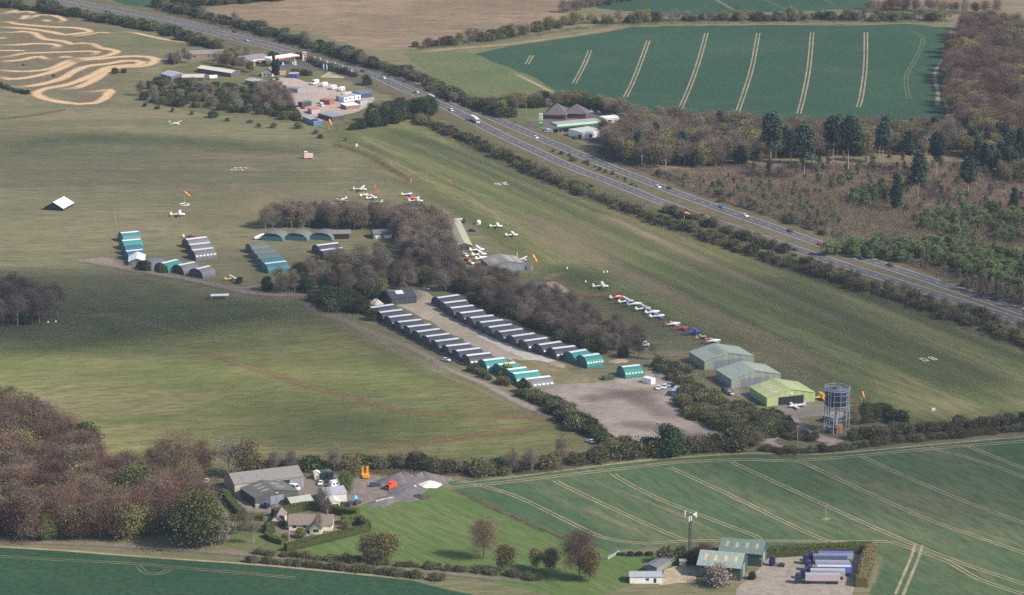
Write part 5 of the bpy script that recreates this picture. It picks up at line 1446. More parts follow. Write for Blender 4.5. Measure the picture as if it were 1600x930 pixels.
def make_lorry(L=8.5):
    t = thing('lorry', 'x', 'lorry')
    out = []
    mb = MB(); mb.box(-L / 2, L / 2 - 2.2, -1.22, 1.22, 1.0, 3.5); out.append(mb.build('body', P_, t))
    a = L / 2
    mb = MB(); mb.prism([(a - 2.1, .5), (a, .5), (a, 1.5), (a - .25, 2.8), (a - 2.1, 2.9)], -1.15, 1.15); out.append(mb.build('cab', P_, t))
    mb = MB(); mb.add([(a + .02, -1, 1.55), (a + .02, 1, 1.55), (a - .2, 1, 2.6), (a - .2, -1, 2.6)], [(0, 1, 2, 3)]); out.append(mb.build('windscreen', GLASS, t))
    mb = MB(); mb.box(-L / 2, L / 2 - .3, -.9, .9, .55, .95); out.append(mb.build('chassis', BLACK, t))
    out += wheels(t, [(a - 1, -1), (a - 1, 1), (-a + 1.4, -1), (-a + 1.4, 1), (-a + 2.7, -1), (-a + 2.7, 1)], .5, .3)
    note_kids(t, out)
    return t
lor = lambda *a, **k: place('lorry', make_lorry, *a, **k)
a, b_, c = rd(NEAR, 674, 0)
lor(a[0], a[1], b_, (.6, .55, .5), 'short white lorry emerging behind the dense roadside trees', extra={'cab': (.55, .5, .46)}, scale=(.8, 1, 1))
a, b_, c = rd(NEAR, 742, 0)
lor(a[0], a[1], b_, (.62, .58, .52), 'long white coach like lorry on the near carriageway', extra={'cab': (.6, .56, .5)}, scale=(1.35, 1, .95))
lor(611, 764, (603, 767), (.6, .06, .03), 'small red lorry driving between the gravel heaps', extra={'cab': (.62, .07, .03)}, scale=(.55, .95, .8))
lor(541, 149.5, (533, 151), (.62, .55, .4), 'white and yellow flatbed lorry behind the site cabin', extra={'cab': (.75, .5, .08)}, scale=(.9, .9, .6))

# articulated lorries in the yard at the bottom right
def make_tractor():
    t = thing('tractor_unit', 'x', 'lorry')
    out = []
    mb = MB(); mb.prism([(.2, .7), (2.35, .7), (2.4, 1.8), (2.2, 2.9), (1.5, 3.7), (.3, 3.75)], -1.22, 1.22); out.append(mb.build('cab', P_, t))
    mb = MB(); mb.add([(2.43, -1.05, 1.85), (2.43, 1.05, 1.85), (2.25, 1.05, 2.8), (2.25, -1.05, 2.8)], [(0, 1, 2, 3)]); out.append(mb.build('windscreen', GLASS, t))
    mb = MB(); mb.box(-3.6, .19, -.5, .5, .7, 1.0); out.append(mb.build('chassis', M('chassis_grey', (0.12, 0.12, 0.14)), t))
    mb = MB(); mb.tube((-2.3, 0, 1.0), (-2.3, 0, 1.18), .6, n=12); out.append(mb.build('fifth_wheel', BLACK, t))
    out += wheels(t, [(1.5, -1), (1.5, 1), (-1.6, -1), (-1.6, 1), (-2.9, -1), (-2.9, 1)], .5, .34)
    note_kids(t, out)
    return t
tru = lambda px, py, an, lb, g=None: place('tractor_unit', make_tractor, px, py, None, (.014, .02, .08), lb, g, extra={'cab': (.014, .02, .085)}, an=an)
tru(1212, 884, R(165), 'dark blue tractor unit standing alone beside the green barn')
def make_trailer(L=12.6):
    t = thing('tipper_trailer', 'x', 'trailer')
    out = []
    mb = MB()
    mb.box(0, L, -1.25, -1.17, 1.3, 3.6); mb.box(0, L, 1.17, 1.25, 1.3, 3.6); mb.box(0, .08, -1.16, 1.16, 1.3, 3.6); mb.box(L - .08, L, -1.16, 1.16, 1.3, 3.6); mb.box(.09, L - .09, -1.16, 1.16, 1.3, 1.4)
    out.append(mb.build('body', P_, t))
    mb = MB(); mb.box(.1, L - .1, -1.13, 1.13, 3.45, 3.62); out.append(mb.build('sheet', P_, t))
    mb = MB(); mb.box(.5, L - .4, -.5, .5, .9, 1.28); out.append(mb.build('chassis', STEEL, t))
    for x in (L * .33, L * .66):
        mb = MB(); mb.box(x - .12, x + .12, -1.3, -1.251, 3.1, 3.4); out.append(mb.build('side_light', ORANGE, t))
    out += wheels(t, [(x, y) for x in (L - 1.2, L - 2.5, L - 3.8) for y in (-1, 1)], .5, .34)
    note_kids(t, out)
    return t
trl = lambda px, py, body, sheet, lb, sc=(1, 1, 1): place('tipper_trailer', make_trailer, px, py, None, body, lb, 'trailers parked in the lorry yard', extra={'sheet': sheet}, an=R(-2), scale=sc)
LG = (.40, .40, .44)
for py, x0, body, sheet, lb, lc in [(877, 1279, LG, (.08, .08, .42), 'pale trailer with a bright violet blue sheet, next to the back hedge', 'dark blue tractor unit by the back hedge'),
                                    (881, 1270, (.10, .12, .22), (.16, .17, .24), 'dark blue skeletal trailer with a blue tank, second from the back hedge', 'dark blue tractor unit, second from the back hedge'),
                                    (891, 1273.5, LG, (.24, .24, .33), 'pale trailer with mauve sheet in the middle of the lorry yard', 'dark blue tractor unit coupled to the mauve sheeted trailer'),
                                    (898.5, 1276, (.08, .14, .5), (.50, .49, .49), 'blue sided trailer with a grey load, near the bottom edge', 'dark blue tractor unit coupled to the grey loaded trailer'),
                                    (904, 1266, LG, (.36, .36, .38), 'pale ribbed trailer at the bottom edge of the lorry yard', 'dark blue tractor unit coupled to the ribbed trailer'),
                                    (911, 1258, (.48, .40, .44), (.33, .33, .38), 'pinkish trailer cut by the bottom edge', 'dark blue tractor unit at the bottom edge')]:
    trl(x0, py, body, sheet, lb)
    p = G(x0, py)
    px, py2 = proj(p + Vector((-1.6, .1, 0)))
    tru(px + 1.0, py2, R(178), lc, 'tractor units coupled in the lorry yard')
# odd machines
def low_loader():
    t = thing('trailer_ramp', 'orange low loader trailer with both ramps raised in the farm yard', 'trailer', G(572, 748), R(8))
    OR = M('plant_orange', (0.72, 0.28, 0.03), 0.5, 0.1)
    mb = MB(); mb.box(-1.5, 1.5, -.4, 4.5, .7, 1.0); mb.build('deck', OR, t)
    for s in (-1, 1):
        mb = MB(); mb.box(s * .95 - .45, s * .95 + .45, 3.9, 4.2, .9, 4.0); mb.build('ramp', OR, t)
    mb = MB(); mb.box(-1.4, 1.4, -.5, -.41, .4, 1.6); mb.build('headboard', OR, t)
    wheels(t, [(-1.2, 1), (1.2, 1), (-1.2, 2.2), (1.2, 2.2)], .4, .3)
low_loader()
t = thing('farm_tractor', 'blue farm tractor parked against the dark green barn', 'tractor', G(414, 794), R(160))
TB = M('tractor_blue', (0.06, 0.12, 0.50), 0.4, 0.1)
mb = MB(); mb.box(.1, 2.0, -.4, .4, .8, 1.5); mb.build('bonnet', TB, t)
mb = MB(); mb.prism([(-1.2, .9), (.1, .9), (0, 2.5), (-1.1, 2.5)], -.75, .75); mb.build('cab', GLASS, t)
mb = MB(); mb.box(-1.25, .12, -.8, .8, 2.5, 2.65); mb.build('cab_roof', TB, t)
wheels(t, [(-.8, -1), (-.8, 1)], .85, .45); wheels(t, [(1.5, -.8), (1.5, .8)], .5, .35)
for px, py, col, lb in ((402, 794, (.5, .47, .36), 'cream drinking trough beside the blue tractor'), (427, 793, (.2, .2, .22), 'grey pallet box beside the blue tractor')):
    container(lb, (px - 3, py), (px + 3, py), 1.4, 1.1, M('trough_%d' % px, col), M('trough_top_%d' % px, tuple(c * .7 for c in col)), 'bin', 'stock_bin', False)
# checkered control caravan
t = thing('control_caravan', 'red and white chequered runway control caravan on the open grass', 'caravan', G(482, 248), R(12))
mb = MB(); mb.box(-2.6, 2.6, -1.2, 1.2, .6, 3.0)
mm, tt, bb, oo = node_mat('red_white_chequer')
ck = N(tt, 'ShaderNodeTexChecker'); ck.inputs['Scale'].default_value = 1.5; ck.inputs[1].default_value = (.8, .78, .75, 1); ck.inputs[2].default_value = (.6, .06, .04, 1)
tt.links.new(N(tt, 'ShaderNodeTexCoord').outputs['Object'], ck.inputs['Vector']); tt.links.new(ck.outputs[0], bb.inputs['Base Color'])
mb.build('body', mm, t)
mb = MB(); mb.box(-2.5, -.6, -1.0, 1.0, 3.01, 4.3); mb.build('lookout_cabin', WHITE, t)
mb = MB(); mb.box(-2.3, -.8, -1.05, -1.001, 3.4, 4.0); mb.build('window', GLASS, t)
wheels(t, [(-1, -1), (-1, 1), (1, -1), (1, 1)], .45, .3)
# covered trailer, tent roof, tarpaulins, heaps
t = thing('covered_trailer', 'white sheeted trailer nose down beside the green arched hangars', 'trailer', G(405, 374), R(15))
mb = MB(); mb.loft([[(x, y * w_, z * h_ + .5) for y, z in ((-1, 0), (1, 0), (1, .7), (.5, 1), (-.5, 1), (-1, .7))] for x, w_, h_ in ((-2.6, .8, .9), (0, 1.2, 2.0), (2.6, 1.0, 2.6))]); mb.build('sheet', WHITE, t)
wheels(t, [(.6, -1), (.6, 1)], .4, .25)
t = thing('open_shelter', 'long white roofed shelter alone on the grass below the track', 'shelter', G(343.5, 467), R(8))
mb = MB(); mb.add([(-4.4, -1.6, 1.9), (4.4, -1.6, 1.9), (4.4, 0, 2.5), (-4.4, 0, 2.5), (4.4, 1.6, 1.9), (-4.4, 1.6, 1.9)], [(0, 1, 2, 3), (3, 2, 4, 5), (0, 3, 5), (1, 4, 2), (0, 5, 4, 1)]); mb.build('roof', WHITE, t)
for x in (-4, 4):
    for y in (-1.3, 1.3):
        mb = MB(); mb.tube((x, y, 0), (x, y, 1.88), .08, n=5); mb.build('post', STEEL, t)

def heap(name, label, cat, cx, cy, rx, ry, h, mat, rot=0, seed=1, kind=None):
    r_ = random.Random(seed)
    mb = MB()
    n, m_ = 28, 8
    ph = [r_.uniform(0, 6.28) for _ in range(4)]
    vs, fs = [], []
    for j in range(m_ + 1):
        f = j / m_
        for i in range(n):
            a = 2 * math.pi * i / n
            rr = (1 - f) * (1 + .16 * math.sin(2 * a + ph[0]) + .1 * math.sin(5 * a + ph[1]))
            z = h * (1 - (1 - f) ** 1.35) * (1 + .12 * math.sin(3 * a + ph[2])) + r_.uniform(-.04, .04) * h
            vs.append((rx * rr * math.cos(a), ry * rr * math.sin(a), max(0, z) if j else 0))
    for j in range(m_):
        for i in range(n):
            k = (i + 1) % n
            fs.append((j * n + i, j * n + k, (j + 1) * n + k, (j + 1) * n + i))
    mb.add(vs, fs)
    o = mb.build(name, mat, None, True)
    o.location = G(cx, cy)
    o.rotation_euler = (0, 0, rot)
    return tag(o, label, cat)
GRV = M('dark_gravel', (0.135, 0.120, 0.125), 1.0, 0.3, 0.8)
heap('gravel_heap', 'large dark gravel heap at the back of the farm yard', 'gravel heap', 628, 751, 8.5, 7.5, 3.4, GRV, 0, 3)
heap('gravel_heap', 'wide gravel heap joined to the largest one, nearer the crop', 'gravel heap', 661, 750, 9.5, 7.5, 3.2, GRV, 0, 4)
heap('gravel_heap', 'low spread of dark gravel along the paddock edge', 'gravel heap', 634, 769, 9, 12, 1.5, GRV, R(-20), 5)
heap('gravel_heap', 'low dark gravel spread below the red lorry', 'gravel heap', 604, 782, 5.5, 9, 1.1, GRV, R(-30), 6)
heap('soil_heap', 'dark soil heap alone on the paddock grass', 'soil heap', 655, 777, 3.8, 3.4, 1.2, M('dark_soil', (0.055, 0.045, 0.042), 1, .3), 0, 7)
heap('sheeted_heap', 'cream sheeted heap at the paddock corner', 'covered heap', 671, 758.5, 4.2, 4.5, 1.8, WARMW, 0, 8)
heap('sheeted_heap', 'small cream sheeted heap halfway along the paddock edge', 'covered heap', 626, 773.5, 2.2, 3, 1.1, WARMW, 0, 9)
heap('sheeted_heap', 'small white sheeted heap between the two cream ones', 'covered heap', 648.5, 762.5, 1.3, 2.2, 1.1, WHITE, 0, 10)
heap('sheeted_heap', 'bright blue sheeted heap beside the farm track', 'covered heap', 554.5, 777.5, 1.3, 1.6, 1.0, M('tarp_blue', (0.10, 0.36, 0.72), .5), 0, 11)
heap('sheeted_heap', 'pale sheeted heap under the trees beside the black barn', 'covered heap', 588, 474, 3.4, 3.6, 2.2, M('pale_tarp', (0.50, 0.45, 0.40)), 0, 12)
heap('rubble_heap', 'brushwood and rubble heap beside the lone teal hangar', 'rubble heap', 1040, 588, 5, 9, 1.4, M('brush_grey', (0.25, 0.21, 0.19), 1, .35, 1.5), 0, 13)
heap('chalk_mound', 'pale chalk mound behind the last teal hangars', 'chalk mound', 967, 564.5, 4, 3.5, .9, chalk, 0, 14)
t = thing('retaining_wall', 'pale concrete block wall along the edge of the paddock', 'wall', G(586.5, 786.5), heading((586.5, 786.5), (614, 781)))
L_ = (G(614, 781) - G(586.5, 786.5)).length
mb = MB(); mb.box(0, L_, -.2, .2, 0, 1.1); mb.build('wall_face', M('block_pale', (0.38, 0.37, 0.33), .9), t)
mb = MB(); mb.box(0, L_, -.24, .24, 1.1, 1.2); mb.build('coping', M('coping_pale', (0.45, 0.42, 0.37), .9), t)
# field gate by the big tree
t = thing('field_gate', 'silver field gate beside the big tree at the paddock corner', 'gate', G(950, 875), heading((950, 875), (967, 866)))
L_ = (G(967, 866) - G(950, 875)).length
mb = MB()
for k in range(5):
    mb.tube((0, 0, .25 + .28 * k), (L_, 0, .25 + .28 * k), .05, n=5)
mb.tube((0, 0, .2), (0, 0, 1.4), .06, n=5); mb.tube((L_, 0, .2), (L_, 0, 1.4), .06, n=5); mb.tube((0, 0, .25), (L_, 0, 1.3), .05, n=5)
mb.build('gate_bars', STEEL, t)
for x in (-.2, L_ + .2):
    mb = MB(); mb.tube((x, 0, 0), (x, 0, 1.6), .12, n=6); mb.build('gate_post', M('pole_wood', (0.34, 0.29, 0.24)), t)

# ------------------------------------------------------------------ aircraft
def airfoil(c, t):
    return [(-c * .5, 0), (-c * .2, t * .35), (c * .2, t * .75), (c * .42, t * .45), (c * .5, 0), (c * .3, -t * .2)]
def surf(span, chord, t, taper=.85, sweep=0, dihed=0, axis='y'):
    rings = []
    for s in (-1, -.5, 0, .5, 1):
        k = 1 - (1 - taper) * abs(s)
        rg = []
        for x, z in airfoil(chord * k, t * k):
            rg.append((x - sweep * abs(s), s * span / 2, z + dihed * abs(s)))
        rings.append(rg)
    mb = MB(); mb.loft(rings)
    return mb
def make_plane(kind):
    names = {'high': 'high_wing_aeroplane', 'low': 'low_wing_aeroplane', 'bi': 'biplane', 'glider': 'glider'}
    t = thing(names[kind], 'x', 'glider' if kind == 'glider' else 'aeroplane')
    out = []
    gl = kind == 'glider'
    zc = .75 if gl else 1.05
    secs = [(3.4, .1, .12, .0), (3.3, .36, .40, -.02), (2.5, .5, .52, 0), (1.2, .56, .62, .12), (0, .55, .66, .18), (-1.2, .42, .46, .08), (-3, .2, .25, .1), (-4.3, .07, .14, .16)]
    mb = MB()
    mb.loft([[(x, wy * math.cos(a), zc + dz + hz * math.sin(a)) for a in [2 * math.pi * k / 12 for k in range(12)]] for x, wy, hz, dz in secs])
    out.append(mb.build('fuselage', P_, t, True))
    def put(mbx, nm, off, mat=P_, rot=None):
        for i, v in enumerate(mbx.v):
            p = Vector(v)
            if rot is not None:
                p = rot @ p
            mbx.v[i] = tuple(p + Vector(off))
        o = mbx.build(nm, mat, t)
        out.append(o)
        return o
    if kind == 'high':
        put(surf(10.8, 1.55, .2, .75, 0, .12), 'wing', (.7, 0, 2.05))
        for s in (-1, 1):
            mb = MB(); mb.tube((.7, s * .5, 1.0), (.7, s * 2.6, 2.02), .06, n=5); out.append(mb.build('strut', P_, t))
        mb = MB(); mb.add([(1.5, -.5, 1.55), (1.5, .5, 1.55), (.95, .45, 2.0), (.95, -.45, 2.0), (-.6, -.5, 1.5), (-.6, .5, 1.5), (-.1, .45, 2.0), (-.1, -.45, 2.0)], [(0, 1, 2, 3), (5, 4, 7, 6), (0, 3, 7, 4), (1, 5, 6, 2)]); out.append(mb.build('cabin_glass', GLASS, t))
    elif kind == 'bi':
        put(surf(8.4, 1.3, .16, .9), 'upper_wing', (.9, 0, 2.35)); put(surf(8.0, 1.25, .16, .9, 0, .1), 'wing', (.4, 0, .8))
        for s in (-1, 1):
            for y in (.5, 3.0):
                mb = MB(); mb.tube((.5, s * y, .9), (.8, s * y, 2.33), .06, n=5); out.append(mb.build('strut', P_, t))
        mb = MB(); mb.box(-.7, -.2, -.3, .3, 1.6, 1.8); out.append(mb.build('cockpit', BLACK, t))
    elif kind == 'low':
        put(surf(9.6, 1.65, .22, .7, 0, .45), 'wing', (.5, 0, .72))
        mb = MB(); mb.loft([[(x, w_ * y, 1.45 + h_ * z) for y, z in ((-1, 0), (1, 0), (.8, .7), (0, 1), (-.8, .7))] for x, w_, h_ in ((1.6, .4, .08), (.9, .48, .5), (-.5, .45, .5), (-1.4, .3, .1))]); out.append(mb.build('canopy', P_, t))
    else:
        put(surf(15.5, .95, .13, .45, 0, .5), 'wing', (.9, 0, 1.0))
    put(surf(3.4 if not gl else 2.6, .95 if not gl else .5, .1, .75), 'tailplane', (-3.9, 0, zc + .2 if not gl else 2.0))
    mb = MB(); mb.prism([(-4.5, zc + .1), (-3.0, zc + .25), (-3.9, zc + 1.45), (-4.6, zc + 1.5)], -.06, .06); out.append(mb.build('fin', P_, t))
    if not gl:
        mb = MB(); mb.box(3.42, 3.48, -.08, .08, zc - .9, zc + .9); mb.tube((3.38, 0, zc), (3.6, 0, zc), .14, .04, n=8); out.append(mb.build('propeller', BLACK, t))
        tail = kind == 'bi'
        out += wheels(t, [(1.2 if tail else .3, -1.1), (1.2 if tail else .3, 1.1)], .28, .14)
        mb = MB(); x = -4.1 if tail else 2.6; r_ = .15 if tail else .26; mb.tube((x, -.07, r_), (x, .07, r_), r_, n=10); out.append(mb.build('wheel', RUBBER, t))
        mb = MB()
        for s in (-1, 1):
            mb.tube((1.2 if tail else .3, s * 1.05, .28), (.6 if tail else .3, s * .4, .8), .07, n=5)
        if not tail:
            mb.tube((2.6, 0, .26), (2.5, 0, .7), .06, n=5)
        out.append(mb.build('undercarriage', STEEL, t))
    else:
        out += wheels(t, [(.4, 0)], .25, .14)
    note_kids(t, out)
    return t
def plane(kind, tail, nose, fus, wing, fin, label, group=None, canopy=(.5, .55, .6), sc=1.0):
    mid = ((tail[0] + nose[0]) / 2, (tail[1] + nose[1]) / 2)
    an = heading(tail, nose, .8)
    cols = {'fuselage': fus, 'wing': wing, 'upper_wing': wing, 'tailplane': wing if fin is None else fin, 'fin': fin or fus, 'strut': fus, 'canopy': canopy}
    return place(kind, lambda: make_plane(kind), mid[0], mid[1] + 3.2, None, fus, label, group, 0.02, cols, (sc, sc, sc), an)
W_ = (.78, .77, .74)
GR = 'aircraft parked in the slanting row'
plane('low', (955.6, 465.6), (976, 463.2), (.55, .08, .08), (.45, .03, .04), W_, 'red and white aircraft at the far end of the slanting row', GR, W_)
plane('high', (968.7, 472), (990, 469.5), W_, W_, W_, 'plain white high wing aircraft, second in the slanting row', GR)
plane('low', (982.5, 476), (1003, 473.8), W_, (.04, .05, .12), (.2, .4, .7), 'white aircraft with navy wings and pale blue tail', GR, W_)
plane('high', (995, 483.5), (1017, 481), W_, (.6, .62, .68), W_, 'white high wing aircraft with pale grey wings, fourth in the slanting row', GR)
plane('low', (1010, 489), (1032, 486), W_, (.42, .41, .43), W_, 'white aircraft with grey covered wings in the slanting row', GR, W_)
plane('low', (1017.5, 495), (1039, 492.5), W_, (.07, .16, .5), W_, 'white aircraft under a bright blue wing cover', GR, (.08, .17, .5))
plane('low', (1042, 507.5), (1064, 504.8), W_, (.5, .48, .5), (.5, .1, .08), 'white aircraft with a red striped tail', GR, W_)
plane('low', (1055, 513.5), (1077.5, 511), (.42, .03, .05), (.40, .03, .05), (.42, .03, .05), 'all red aircraft in the slanting row', GR, (.3, .05, .07), .92)
plane('bi', (1073.7, 520.5), (1095, 518), (.03, .06, .38), (.04, .08, .42), (.03, .06, .38), 'all blue biplane in the slanting row', GR)
plane('low', (1089, 528.5), (1110, 525.5), (.03, .03, .035), (.45, .43, .42), (.6, .32, .05), 'black aircraft with an orange tail and grey wings', GR, (.4, .4, .42), .92)
plane('low', (1105, 534), (1126, 531.5), W_, (.50, .46, .40), (.45, .05, .05), 'white aircraft with a red tail beside the sage hangar', GR, W_)
plane('high', (928.4, 447.5), (951.6, 447), W_, W_, W_, 'white high wing aircraft alone on the grass near the tan pad')
plane('high', (768, 353), (785, 352.6), W_, W_, W_, 'white high wing aircraft on the grass, nearer the clubhouse', 'pair of white aircraft on the grass', sc=.85)
plane('high', (792, 367), (810, 366), W_, W_, W_, 'white high wing aircraft on the grass, farther from the clubhouse', 'pair of white aircraft on the grass', sc=.85)
plane('high', (735, 391), (758.7, 389.2), W_, W_, W_, 'white aircraft with a dark nose beside the clubhouse cars', 'aircraft tucked between clubhouse and hangar')
plane('high', (740, 398.3), (760.5, 396.4), W_, W_, W_, 'white aircraft between two others beside the clubhouse', 'aircraft tucked between clubhouse and hangar')
plane('low', (745, 404.5), (765, 401.6), W_, W_, W_, 'white low wing aircraft against the brown hangar roof', 'aircraft tucked between clubhouse and hangar', W_)
plane('high', (808, 403.5), (824, 405.5), W_, W_, W_, 'white aircraft beside the big orange windsock', sc=.75)
GC = 'aircraft on the grass beyond the central trees'
plane('high', (552, 295), (576, 296), (.74, .68, .5), (.7, .69, .6), W_, 'cream high wing aircraft beside the orange banners', GC)
plane('low', (563.5, 305.5), (581, 303), (.5, .12, .14), (.65, .63, .65), W_, 'red and white aircraft behind the cream one', GC, W_, .85)
plane('high', (574, 309), (590, 307.6), W_, W_, W_, 'small white aircraft below the orange banners', GC, sc=.8)
plane('low', (596, 314.5), (580, 315.5), (.55, .52, .52), (.5, .47, .48), W_, 'dull white aircraft at the edge of the bare trees', GC, W_, .8)
plane('bi', (608.5, 322.6), (594, 324.2), (.12, .14, .26), (.4, .4, .43), (.5, .25, .15), 'navy and grey biplane among the bare tree tops', GC, sc=.8)
plane('low', (544, 308.5), (526, 314), W_, W_, W_, 'white aircraft nose down left, behind its twin', GC, W_, .85)
plane('low', (536, 315.5), (518, 320.5), W_, W_, W_, 'white aircraft nose down left, nearest the bare trees', GC, W_, .8)
plane('low', (628, 303.6), (646, 301.2), (.55, .56, .62), (.05, .09, .35), (.75, .68, .05), 'blue and white aircraft with a yellow tail', GC, (.05, .09, .35), .85)
plane('low', (637, 309.5), (655, 308), (.65, .10, .04), (.68, .12, .05), (.65, .10, .04), 'orange red aircraft beside the white high wing one', GC, (.6, .1, .05), .85)
plane('high', (639.4, 313.5), (663, 313.5), W_, W_, W_, 'white high wing aircraft in front of the orange red one', GC)
plane('high', (267.5, 335), (291, 334.5), W_, W_, W_, 'white aircraft with a dark nose near the chalk ringed windsock')
plane('high', (354, 436), (371, 434), (.68, .56, .26), (.74, .67, .45), (.7, .55, .25), 'yellow high wing aircraft beside the gravel track', sc=.85)
plane('low', (287.5, 369), (307, 368.5), (.16, .03, .04), (.18, .04, .05), W_, 'maroon aircraft with a white tail behind the grey hangars', None, (.1, .05, .06), .85)
plane('glider', (260, 190.5), (286, 193), W_, W_, W_, 'white glider on the far grass beside the hedge', sc=.95)
plane('bi', (1274, 622), (1292, 620.5), (.72, .42, .02), (.75, .45, .02), (.72, .42, .02), 'yellow biplane between the near hangar and the water tower')
plane('low', (1254, 633), (1233, 635), (.6, .6, .62), (.55, .55, .58), (.5, .5, .52), 'silver aircraft on the apron before the open doorway', None, (.2, .2, .25))

# ------------------------------------------------------------------ trees and shrubs
BARK = M('bark', (0.16, 0.135, 0.115), 0.95, 0.25, 2.0)
BARKP = M('pale_bark', (0.30, 0.27, 0.23), 0.95, 0.25, 2.0)
LEAFM = {
    'bare': leaf_mat('bare_twigs', (0.118, 0.092, 0.074), (0.225, 0.178, 0.138)),
    'bud': leaf_mat('budding_twigs', (0.092, 0.048, 0.037), (0.178, 0.094, 0.066)),
    'olive': leaf_mat('young_olive_leaves', (0.130, 0.122, 0.046), (0.230, 0.200, 0.086)),
    'green': leaf_mat('fresh_green_leaves', (0.070, 0.098, 0.030), (0.145, 0.165, 0.060)),
    'dark': leaf_mat('dark_evergreen_leaves', (0.026, 0.044, 0.020), (0.064, 0.084, 0.034)),
    'conifer': leaf_mat('conifer_needles', (0.024, 0.046, 0.033), (0.056, 0.084, 0.055)),
    'birch': leaf_mat('birch_leaves', (0.085, 0.120, 0.048), (0.160, 0.185, 0.080)),
    'scrub': leaf_mat('scrub_leaves', (0.068, 0.078, 0.034), (0.150, 0.140, 0.066)),
    'blossom': leaf_mat('blossom_petals', (0.14, 0.118, 0.105), (0.27, 0.23, 0.21)),
    'yellow': leaf_mat('yellow_green_leaves', (0.17, 0.17, 0.02), (0.30, 0.28, 0.04)),
    'hedge': leaf_mat('clipped_hedge_leaves', (0.045, 0.062, 0.020), (0.095, 0.105, 0.032)),
    'mixed': leaf_mat('bramble_twigs', (0.105, 0.086, 0.062), (0.205, 0.168, 0.112)),
}

def blades(P, size, rs, twig, up=0.3):
    """random leaf or twig faces centred at the points P"""
    n = len(P)
    d = rs.normal(size=(n, 3))
    if twig:
        d[:, 2] += up * 2.2
    d /= np.linalg.norm(d, axis=1)[:, None]
    e = np.cross(d, rs.normal(size=(n, 3)))
    e /= np.linalg.norm(e, axis=1)[:, None] + 1e-9
    s = size * rs.uniform(.6, 1.4, n)[:, None]
    w_ = s * (0.13 if twig else 0.7)
    V = np.stack([P - d * s - e * w_, P - d * s + e * w_, P + d * s + e * w_ * (.4 if twig else 1), P + d * s - e * w_ * (.4 if twig else 1)], 1)
    return V.reshape(-1, 3)

def crown_points(n, rs, h0, h1, rad, clumps, shape):
    """points in a crown made of uneven clumps"""
    cs = []
    for k in range(clumps):
        while True:
            p = rs.uniform(-1, 1, 3)
            if p @ p < 1:
                break
        zz = (p[2] + 1) / 2
        if shape == 'cone':
            wd = (1 - zz) * .95 + .06
        elif shape == 'spire':
            wd = (1 - zz) * .98 + .07
        elif shape == 'column':
            wd = .75 if zz < .7 else .75 * (1 - zz) / .3 + .15
        elif shape == 'pine':
            wd = .55 + .45 * math.sin(math.pi * zz)
        elif shape == 'dome':
            wd = math.sqrt(max(0, 1 - zz * zz)) * .9 + .1
        else:
            wd = math.sqrt(max(0.02, 1 - (2 * zz - .9) ** 2 * .8))
        a = rs.uniform(0, 2 * math.pi)
        rr = math.sqrt(rs.uniform(.06, 1.0)) * .82
        cs.append((rr * wd * rad * math.cos(a), rr * wd * rad * math.sin(a), h0 + zz * (h1 - h0)))
    cs = np.array(cs)
    idx = rs.integers(0, clumps, n)
    sig = rs.uniform(.16, .34, clumps) * rad
    if shape in ('cone', 'pine', 'column', 'spire'):
        sig *= .75
    P = cs[idx] + rs.normal(size=(n, 3)) * sig[idx][:, None] * np.array([1, 1, .75])
    P[:, 2] = np.clip(P[:, 2], max(.05, h0 - .6), h1 * 1.04)
    return P, cs

def crown_mesh(name, V, mat):
    n = len(V) // 4
    me = bpy.data.meshes.new(name)
    me.vertices.add(len(V))
    me.vertices.foreach_set('co', V.ravel())
    me.loops.add(len(V))
    me.loops.foreach_set('vertex_index', np.arange(len(V)))
    me.polygons.add(n)
    me.polygons.foreach_set('loop_start', np.arange(n) * 4)
    me.polygons.foreach_set('loop_total', np.full(n, 4))
    me.materials.append(mat)
    me.update()
    me.validate()
    return me

def make_tree(seed, H, rad, leaf, n, size, shape='round', clear=.25, clumps=26, trunk=.30, bark=None, twig=False, limbs=9, mix=None):
    """prototype meshes (trunk, crown) of one tree"""
    rs = np.random.default_rng(seed)
    P, cs = crown_points(n, rs, H * clear, H, rad, clumps, shape)
    V = blades(P, size, rs, twig)
    if mix:
        P2, _ = crown_points(int(n * mix[1]), rs, H * clear, H, rad, 14, shape)
        V2 = blades(P2, size, rs, mix[2])
    mb = MB()
    top = H * (.92 if shape in ('cone', 'pine', 'column', 'spire') else .7)
    lean = rs.normal(size=2) * .02 * H
    pts = [Vector((lean[0] * f * f, lean[1] * f * f, top * f)) for f in (0, .35, .7, 1)]
    for k in range(3):
        mb.tube(pts[k], pts[k + 1], trunk * (1 - .3 * k), trunk * (1 - .3 * (k + 1)) + .015, n=6, caps=False)
    for k in range(min(limbs, len(cs))):
        c = Vector(cs[k])
        f = min(.95, max(.25, c.z / top * .62))
        b0 = Vector((lean[0] * f * f, lean[1] * f * f, top * f))
        m = b0.lerp(c, .55) + Vector((0, 0, .04 * H))
        mb.tube(b0, m, trunk * .34, trunk * .2, n=5, caps=False)
        mb.tube(m, c, trunk * .2, trunk * .06, n=4, caps=False)
        if twig:
            for j in range(3):
                e = c + Vector(rs.normal(size=3)) * rad * .22
                mb.tube(m.lerp(c, .3 + .2 * j), e, trunk * .1, .015, n=3, caps=False)
    tm = mb.mesh('trunk', bark or BARK)
    cm = crown_mesh('crown', V if not mix else np.concatenate([V, V2]), LEAFM[leaf])
    if mix:
        cm.materials.append(LEAFM[mix[0]])
        mi = np.zeros(len(cm.polygons), np.int32)
        mi[len(V) // 4:] = 1
        cm.polygons.foreach_set('material_index', mi)
    return tm, cm

